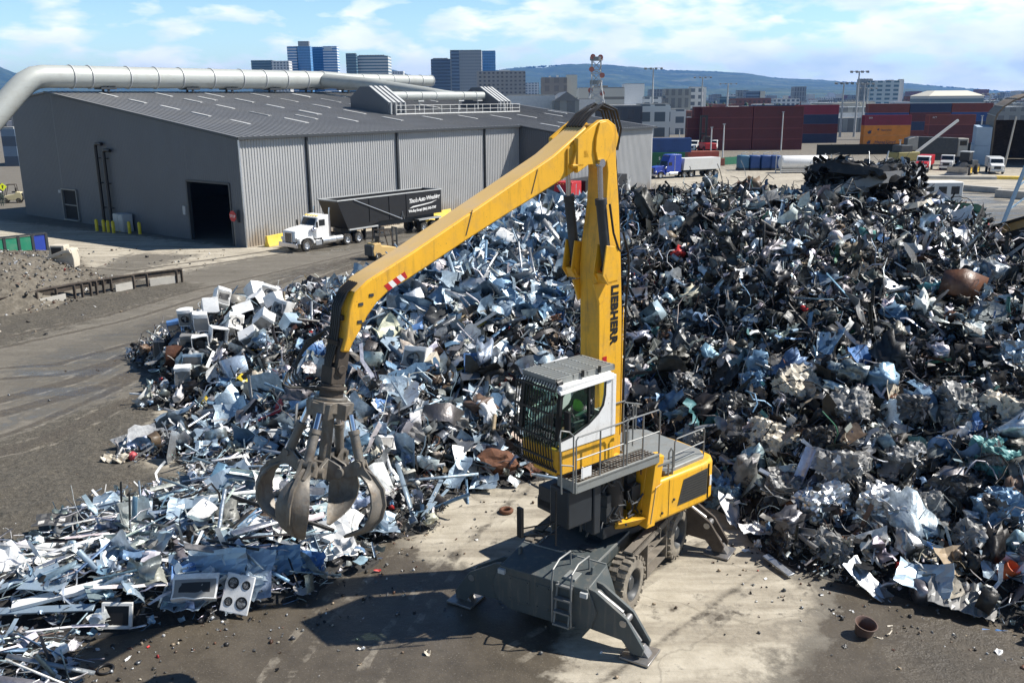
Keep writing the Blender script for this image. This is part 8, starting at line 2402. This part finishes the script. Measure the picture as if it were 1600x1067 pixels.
# lattice tower behind the warehouse
D = 330; p = atd(932, 95, D); h = p[2]; t = thing('lattice_tower', 'dark lattice radio tower with dishes behind the warehouse roof', 'tower', (p[0], D, 0))
def tw(z): return 1.9 + 3.6 * max(0, (1 - z / (h * .72)))
w = MB(); zs = [0, 4, 8, 12, 15, 18, 21, h - 3, h]
for sx, sy in ((1, 1), (1, -1), (-1, 1), (-1, -1)):
    for z0, z1 in zip(zs[:-1], zs[1:]):
        a0, a1 = tw(z0) * .8, tw(z1) * .8; w.bar((sx * a0, sy * a0, z0), (sx * a1, sy * a1, z1), .26, .26)
for z0, z1 in zip(zs[:-1], zs[1:]):
    a0, a1 = tw(z0) * .8, tw(z1) * .8
    for sy in (1, -1): w.bar((-a0, sy * a0, z0), (a1, sy * a1, z1), .16, .16); w.bar((a0, sy * a0, z0), (-a1, sy * a1, z1), .16, .16); w.bar((-a1, sy * a1, z1), (a1, sy * a1, z1), .18, .18)
    for sx in (1, -1): w.bar((sx * a0, -a0, z0), (sx * a1, a1, z1), .16, .16)
w.build('lattice', M['light_grey'], t)
w = MB(); w.cyl((0, 0, h), (0, 0, h + 1.2), 2.3, n=14); w.cyl((0, 0, h - 8), (0, 0, h - 6.6), 2.2, n=14); w.build('platform', M['rail'], t)
for z, x in ((h - 3, -1.8), (h - 5, 1.9), (h - 10, -2.1), (h - 11, 2.0), (h + 1, 1.2), (h + 1.2, -1.4)):
    w = MB(); w.lathe([(0, 0), (.5, .05), (.9, .25), (.9, .35), (0, .3)], (x, -1.5, z), (0, -1, .1), 12); w.build('dish', M['brick'] if 'brick' in M else CM['brick'], t, smooth=40)


# ---- city buildings beyond the yard
def facade(name, wall, win, fh=3.6, ww=3.0, fz=.55, fx=.7, glass=.25):
    m = bpy.data.materials.new(name); m.use_nodes = True; t = m.node_tree; L = t.links.new; b = t.nodes['Principled BSDF']
    co = t.nodes.new('ShaderNodeTexCoord'); sp = t.nodes.new('ShaderNodeSeparateXYZ'); L(co.outputs['Object'], sp.inputs[0])

    def frac(src, size, thr):
        d = t.nodes.new('ShaderNodeMath'); d.operation = 'DIVIDE'; d.inputs[1].default_value = size; L(src, d.inputs[0])
        f = t.nodes.new('ShaderNodeMath'); f.operation = 'FRACT'; L(d.outputs[0], f.inputs[0])
        l = t.nodes.new('ShaderNodeMath'); l.operation = 'LESS_THAN'; l.inputs[1].default_value = thr; L(f.outputs[0], l.inputs[0]); return l.outputs[0]
    u = t.nodes.new('ShaderNodeMath'); u.operation = 'ADD'; L(sp.outputs['X'], u.inputs[0]); L(sp.outputs['Y'], u.inputs[1])
    a = frac(sp.outputs['Z'], fh, fz); c = frac(u.outputs[0], ww, fx)
    mu = t.nodes.new('ShaderNodeMath'); mu.operation = 'MULTIPLY'; L(a, mu.inputs[0]); L(c, mu.inputs[1])
    mx = t.nodes.new('ShaderNodeMixRGB'); L(mu.outputs[0], mx.inputs[0]); mx.inputs[1].default_value = (*wall, 1); mx.inputs[2].default_value = (*win, 1); L(mx.outputs[0], b.inputs['Base Color'])
    rr = t.nodes.new('ShaderNodeMapRange'); rr.inputs['To Min'].default_value = .75; rr.inputs['To Max'].default_value = glass; L(mu.outputs[0], rr.inputs['Value']); L(rr.outputs[0], b.inputs['Roughness'])
    return m


FA = {'blueglass': facade('blue_curtain_wall', (.12, .32, .58), (.05, .18, .40), 4, 2.4, .75, .85, .12), 'bluewhite': facade('white_banded_tower', (.70, .73, .76), (.06, .20, .42), 4.2, 400, .55, 1.1, .15), 'white': facade('white_grid_block', (.68, .68, .66), (.13, .16, .19), 4, 5, .55, .6), 'band': facade('pale_banded_office', (.60, .60, .57), (.12, .19, .23), 4.4, 400, .5, 1.1),
      'greyblue': facade('blue_grey_banded_block', (.17, .23, .31), (.05, .08, .13), 4, 400, .5, 1.1), 'grey': facade('grey_tower', (.30, .32, .33), (.20, .22, .24), 3.6, 2.2, .5, .5), 'beige': facade('beige_hotel_grid', (.34, .32, .29), (.08, .08, .085), 3.6, 4.2, .45, .5), 'brown': facade('brown_block', (.25, .22, .19), (.16, .14, .13), 6, 7, .7, .5), 'pale': facade('pale_low_block', (.62, .58, .50), (.22, .20, .17), 6, 60, .25, .75),
      'whitewin': facade('white_office', (.66, .68, .66), (.10, .13, .15), 5, 5, .62, .72), 'greyrib': facade('grey_ribbed_block', (.27, .28, .27), (.14, .15, .16), 7, 4, .8, .55), 'teal': facade('pale_teal_apartments', (.50, .58, .60), (.08, .17, .23), 3.3, 6.5, .5, .62), 'dark': facade('dark_shed', (.06, .07, .085), (.05, .055, .07), 6, 4, .5, .5), 'brick': facade('brick_block', (.24, .10, .07), (.12, .07, .06), 4, 4, .5, .5), 'plainwhite': mat('white_wall', (.66, .66, .65), .8), 'plaincream': mat('cream_wall', (.60, .57, .48), .8), 'tealglass': facade('teal_glass', (.16, .24, .28), (.04, .10, .15), 4, 300, .7, 1.1, .15)}
FA['roofgrey'] = mat('flat_roof', (.30, .30, .29), .9)


def building(px0, px1, py, D, fa, label, depth=None, parts=(), rz=0.0, roof=None, cat_='building'):
    a, b = atd(px0, py, D), atd(px1, py, D); wd = b[0] - a[0]; h = (a[2] + b[2]) / 2; dp = depth or wd * .8
    t = thing('city_building', label, cat_, ((a[0] + b[0]) / 2, D, 0), R(rz)); pbox(t, 'wall', FA[fa], (-wd / 2, wd / 2, 0, dp, 0, h), smooth=0)
    s = wd / max(px1 - px0, 1)
    if roof == 'hip':
        w = MB(); w.hexa([(-wd / 2 - s, -s, h), (wd / 2 + s, -s, h), (wd / 2 + s, dp + s, h), (-wd / 2 - s, dp + s, h)], [(-wd * .3, dp * .3, h + 8 * s), (wd * .3, dp * .3, h + 8 * s), (wd * .3, dp * .7, h + 8 * s), (-wd * .3, dp * .7, h + 8 * s)]); w.build('roof', FA['plaincream'], t, smooth=0)
    elif roof == 'gable':
        w = MB(); w.prism([(-wd / 2 - s, h), (0, h + 14 * s), (wd / 2 + s, h)], -s, dp, 'y'); w.build('roof', M['roof'], t, smooth=0)
    else:
        pbox(t, 'roof', FA['roofgrey'], (-wd / 2 + .3, wd / 2 - .3, .3, dp - .3, h, h + .4), smooth=0)
    for (f, x0, x1, z0, z1) in parts:        # set-backs and roof boxes, in pixels relative to the wall
        pbox(t, 'roof_box', FA[f], (-wd / 2 + x0 * s, -wd / 2 + x1 * s, -.6 if z1 <= 0 else dp * .2, dp * .7, h + z0 * s, h + z1 * s), smooth=0)
    return t


building(392, 425, 95, 1500, 'tealglass', 'dark teal glass block at the left of the skyline'); building(424, 451, 96, 1450, 'white', 'white gridded block left of the blue twin towers')
building(448, 464, 73, 1500, 'bluewhite', 'white striped slab on the left side of the left blue tower'); building(463, 484, 73, 1500, 'blueglass', 'left blue glass tower with pale crown box', parts=(('grey', 2, 19, 0, 8),))
building(485, 505, 74, 1560, 'blueglass', 'right blue glass tower joined to the striped slab'); building(504, 526, 73, 1540, 'bluewhite', 'white striped tower slab with bright top sign', parts=(('plainwhite', 2, 14, -7, -.5),))
building(540, 556, 84, 1400, 'tealglass', 'grey stair core of the pale striped office'); building(555, 606, 88, 1420, 'band', 'pale striped broad office block', parts=(('greyrib', 4, 44, 0, 2),)); building(605, 630, 112, 1900, 'white', 'small white block behind trees right of the striped office')
building(664, 676, 122, 1300, 'white', 'small white gridded block left of the blue grey slab'); building(673, 704, 93, 1200, 'greyblue', 'blue grey banded slab left of the tall grey tower', parts=(('greyrib', 3, 26, 0, 2),)); building(703, 752, 79, 1150, 'grey', 'tall grey tower, tallest of the right skyline group', parts=(('greyblue', 2, 14, -60, -.01),))
building(752, 774, 80, 1400, 'blueglass', 'blue glass tower behind the tall grey one'); building(745, 821, 112, 900, 'beige', 'beige gridded hotel block with rooftop sign', parts=(('plainwhite', 35, 52, 0, 2.5), ('dark', 28, 58, 0, 1.2)))
building(820, 842, 130, 1500, 'white', 'small white block right of the hotel'); building(846, 886, 122, 700, 'brown', 'brown windowless block with white aerials', parts=(('plainwhite', 12, 15, 0, 3), ('plainwhite', 24, 27, 0, 4))); building(885, 902, 118, 705, 'plaincream', 'cream end tower of the brown block')
building(905, 976, 138, 520, 'pale', 'long pale low building behind the lattice tower', parts=(('pale', 20, 46, 0, 4),)); building(975, 1007, 132, 640, 'plainwhite', 'white plain block right of the pale low building'); building(955, 985, 146, 900, 'greyrib', 'grey block beside the white plain one')
building(1007, 1034, 152, 560, 'white', 'low pale block under the left floodlight pole'); building(1040, 1080, 140, 560, 'greyrib', 'grey ribbed block behind the maroon stack left end'); building(1079, 1104, 137, 580, 'white', 'pale end of the grey ribbed block')
building(998, 1048, 164, 310, 'whitewin', 'white gridded office left of the maroon container stack'); building(880, 1004, 167, 300, 'dark', 'long dark flat shed behind the warehouse roof'); building(1040, 1072, 172, 330, 'white', 'pale low store between office and containers')
building(790, 868, 150, 260, 'plainwhite', 'white flat roofed store behind the warehouse roof', 40); building(866, 905, 158, 250, 'greyrib', 'grey gabled shed behind the warehouse roof', 40, roof='gable'); building(904, 930, 156, 290, 'plainwhite', 'white wall block right of the gabled shed')
building(1166, 1188, 143, 1100, 'greyblue', 'dark blue block behind the maroon stack'); building(1187, 1196, 143, 1100, 'plaincream', 'cream end of the dark blue block'); building(1125, 1150, 152, 900, 'tealglass', 'pale green low block over the maroon stack'); building(1150, 1205, 154, 800, 'brick', 'long brick block over the maroon stack')
building(1345, 1364, 124, 760, 'grey', 'grey stair wing of the pale apartment block'); building(1363, 1406, 127, 750, 'teal', 'pale teal apartment block with many balconies', parts=(('plainwhite', 30, 36, 0, 2),)); building(1405, 1413, 125, 752, 'plainwhite', 'bright white end wall of the apartment block')
building(1452, 1538, 150, 560, 'band', 'pale office block with hip roof at right', roof='hip'); building(1416, 1428, 151, 900, 'brick', 'small brown tower between apartments and office'); building(1562, 1578, 154, 900, 'white', 'pale stepped tower near the right border')
building(1300, 1345, 163, 420, 'plaincream', 'cream shed behind the light poles', 30); building(1345, 1368, 160, 430, 'plaincream', 'cream shed right part behind the tallest pole', 30); building(1300, 1350, 186, 340, 'greyrib', 'grey wall building behind the light poles', 20); building(1210, 1250, 155, 1000, 'white', 'pale low block at the maroon stack right end')
building(0, 22, 202, 190, 'greyblue', 'pale blue shed with dark doorway at the far left', 40)

# low town in the plain: one mass of small roofs and trees
rgt = np.random.default_rng(21)
w = MB(); mats_ = [FA['plainwhite'], FA['plaincream'], FA['roofgrey'], FA['brick'], FA['greyrib'], FA['white']]
for k in range(1700):
    D = rgt.uniform(420, 4200) if k > 200 else rgt.uniform(330, 700); px = rgt.uniform(-150, 1750); X = (px - 800) / 1420 * D
    if D < 500 and -200 < px < 1010: continue
    s = rgt.uniform(8, 26); hh = rgt.uniform(3, 9) * (1 if D < 1200 else 1 + 2.6 * rgt.random() ** 3); w.box(X, X + s, D, D + s, 0, hh, int(rgt.integers(0, 6)))
o = w.build('distant_town', mats_, None, smooth=0); stuff(o, 'low roofs of the distant town below the hills', 'town')


def leaf_mass(name, n, fn, label, cat_, seed, m_):
    rg = np.random.default_rng(seed); tv, tf = t_chunk(.3); P, S = fn(rg, n); co = (tv[None] * S[:, None, None] * rg.uniform(.7, 1.3, (n, 1, 3)) + P[:, None]).reshape(-1, 3)
    F_ = (tf[0][None] + (np.arange(n) * len(tv))[:, None, None]).reshape(-1, 3); o = mesh_np(name, co, [F_], [m_]); return stuff(o, label, cat_)


M['far_leaf'] = mat('far_foliage', (.035, .06, .028), .9, 0, .4, .02)


def _trees(rg, n):
    D = rg.uniform(600, 5200, n); px = rg.uniform(-150, 1750, n); s = rg.uniform(2.2, 5.5, n); return np.stack([(px - 800) / 1420 * D, D, s * .35 + rg.uniform(0, 4, n)], 1), s


leaf_mass('distant_trees', 9000, _trees, 'scattered trees between the distant town roofs', 'trees', 5, M['far_leaf'])

# ---- hills
def ridge(D, pts, seed, name, back=2600, foot=1500):
    xs = np.linspace(-250, 1850, 330); py = np.interp(xs, [p[0] for p in pts], [p[1] for p in pts]); rows = 26; V = []
    for j in range(rows):
        f = j / (rows - 1); dd = D - foot + foot * f if f <= 1 else D
        for i, x in enumerate(xs):
            top_ = atd(x, py[i], D)[2]; X = (x - 800) / 1420 * dd
            nse = mnoise.fractal((X / 620 + seed, dd / 620, seed), 1.0, 2.1, 5)
            V.append((X, dd + 90 * nse, max(-5, (top_ + 5) * (f ** 1.1) * (1 + (1 - f) * .5 * nse) + (22 * mnoise.noise((X / 55, dd / 55, seed)) * f * .35))))
    for i, x in enumerate(xs): V.append(((x - 800) / 1420 * (D + back), D + back, -20))
    idx_ = np.arange(len(V)).reshape(rows + 1, len(xs)); q_ = np.stack([idx_[:-1, :-1], idx_[:-1, 1:], idx_[1:, 1:], idx_[1:, :-1]], -1).reshape(-1, 4)
    o = mesh_np(name, np.array(V), [q_], [M['hill']]); o.data.shade_smooth(); return setting(o)


def hill_mat():
    m = bpy.data.materials.new('wooded_hillside'); m.use_nodes = True; t = m.node_tree; L = t.links.new; b = t.nodes['Principled BSDF']; g = t.nodes.new('ShaderNodeNewGeometry')
    n = t.nodes.new('ShaderNodeTexNoise'); n.inputs['Scale'].default_value = .0035; n.inputs['Detail'].default_value = 12; n.inputs['Roughness'].default_value = .68; L(g.outputs['Position'], n.inputs['Vector'])
    r = t.nodes.new('ShaderNodeValToRGB'); e = r.color_ramp.elements; e[0].position = .42; e[0].color = (.020, .042, .018, 1); e[1].position = .70; e[1].color = (.15, .15, .085, 1)
    x = e.new(.56); x.color = (.05, .08, .035, 1); L(n.outputs['Fac'], r.inputs[0])
    v = t.nodes.new('ShaderNodeTexVoronoi'); v.inputs['Scale'].default_value = .03; L(g.outputs['Position'], v.inputs['Vector']); vr = t.nodes.new('ShaderNodeMapRange'); vr.inputs['From Min'].default_value = .0; vr.inputs['From Max'].default_value = .28; vr.inputs['To Min'].default_value = .9; vr.inputs['To Max'].default_value = 0; L(v.outputs['Distance'], vr.inputs['Value'])
    n2 = t.nodes.new('ShaderNodeTexNoise'); n2.inputs['Scale'].default_value = .0016; n2.inputs['Detail'].default_value = 6; L(g.outputs['Position'], n2.inputs['Vector']); th = t.nodes.new('ShaderNodeMapRange'); th.inputs['From Min'].default_value = .53; th.inputs['From Max'].default_value = .62; L(n2.outputs['Fac'], th.inputs['Value'])
    mu = t.nodes.new('ShaderNodeMath'); mu.operation = 'MULTIPLY'; L(vr.outputs[0], mu.inputs[0]); L(th.outputs[0], mu.inputs[1])
    mx = t.nodes.new('ShaderNodeMixRGB'); L(mu.outputs[0], mx.inputs[0]); L(r.outputs[0], mx.inputs[1]); mx.inputs[2].default_value = (.5, .47, .42, 1); L(mx.outputs[0], b.inputs['Base Color']); b.inputs['Roughness'].default_value = .95
    return m


M['hill'] = hill_mat()
ridge(9500, [(-250, 120), (0, 112), (18, 103), (36, 104), (60, 116), (300, 140), (560, 128), (610, 112), (625, 110), (650, 118), (700, 125), (770, 112), (820, 106), (850, 107), (880, 102), (915, 101), (950, 103), (990, 106), (1020, 110), (1060, 112), (1110, 113), (1160, 116), (1200, 123), (1250, 125), (1300, 129), (1340, 130), (1400, 132), (1450, 137), (1510, 141), (1560, 146), (1600, 149), (1850, 156)], 2.3, 'hills', foot=3600)
ridge(6000, [(-250, 150), (0, 150), (300, 152), (600, 146), (700, 148), (830, 138), (900, 140), (1000, 136), (1100, 141), (1200, 139), (1300, 143), (1400, 141), (1500, 147), (1600, 151), (1850, 155)], 8.1, 'foothills', foot=1600)


def _crest(rg, n):
    px = rg.uniform(540, 1620, n); pts = [(540, 128), (610, 112), (650, 118), (700, 125), (770, 112), (820, 106), (880, 102), (950, 103), (1020, 110), (1110, 113), (1200, 123), (1300, 129), (1400, 132), (1510, 141), (1620, 150)]
    py = np.interp(px, [p[0] for p in pts], [p[1] for p in pts]); z = np.array([atd(a, b, 9500)[2] for a, b in zip(px, py)]); s = rg.uniform(10, 26, n); return np.stack([(px - 800) / 1420 * 9500, np.full(n, 9480.) + rg.uniform(-60, 40, n), z + s * .05], 1), s


leaf_mass('ridge_trees', 700, _crest, 'dark tree line on the crest of the far hills', 'trees', 9, M['far_leaf'])
# ================================================================== HAZE: one closed box of even air
w = MB(); w.box(-15500, 15500, -2500, 12300, -60, 420)
hm_ = bpy.data.materials.new('haze'); hm_.use_nodes = True; t = hm_.node_tree; t.nodes.clear()
ho = t.nodes.new('ShaderNodeOutputMaterial'); hv = t.nodes.new('ShaderNodeVolumePrincipled')
hv.inputs['Color'].default_value = (.11, .37, 1.0, 1); hv.inputs['Density'].default_value = 0.00006; hv.inputs['Anisotropy'].default_value = 0.2
t.links.new(hv.outputs[0], ho.inputs['Volume'])
hz_ = w.build('haze', hm_, None, smooth=0); hz_['kind'] = 'stuff'
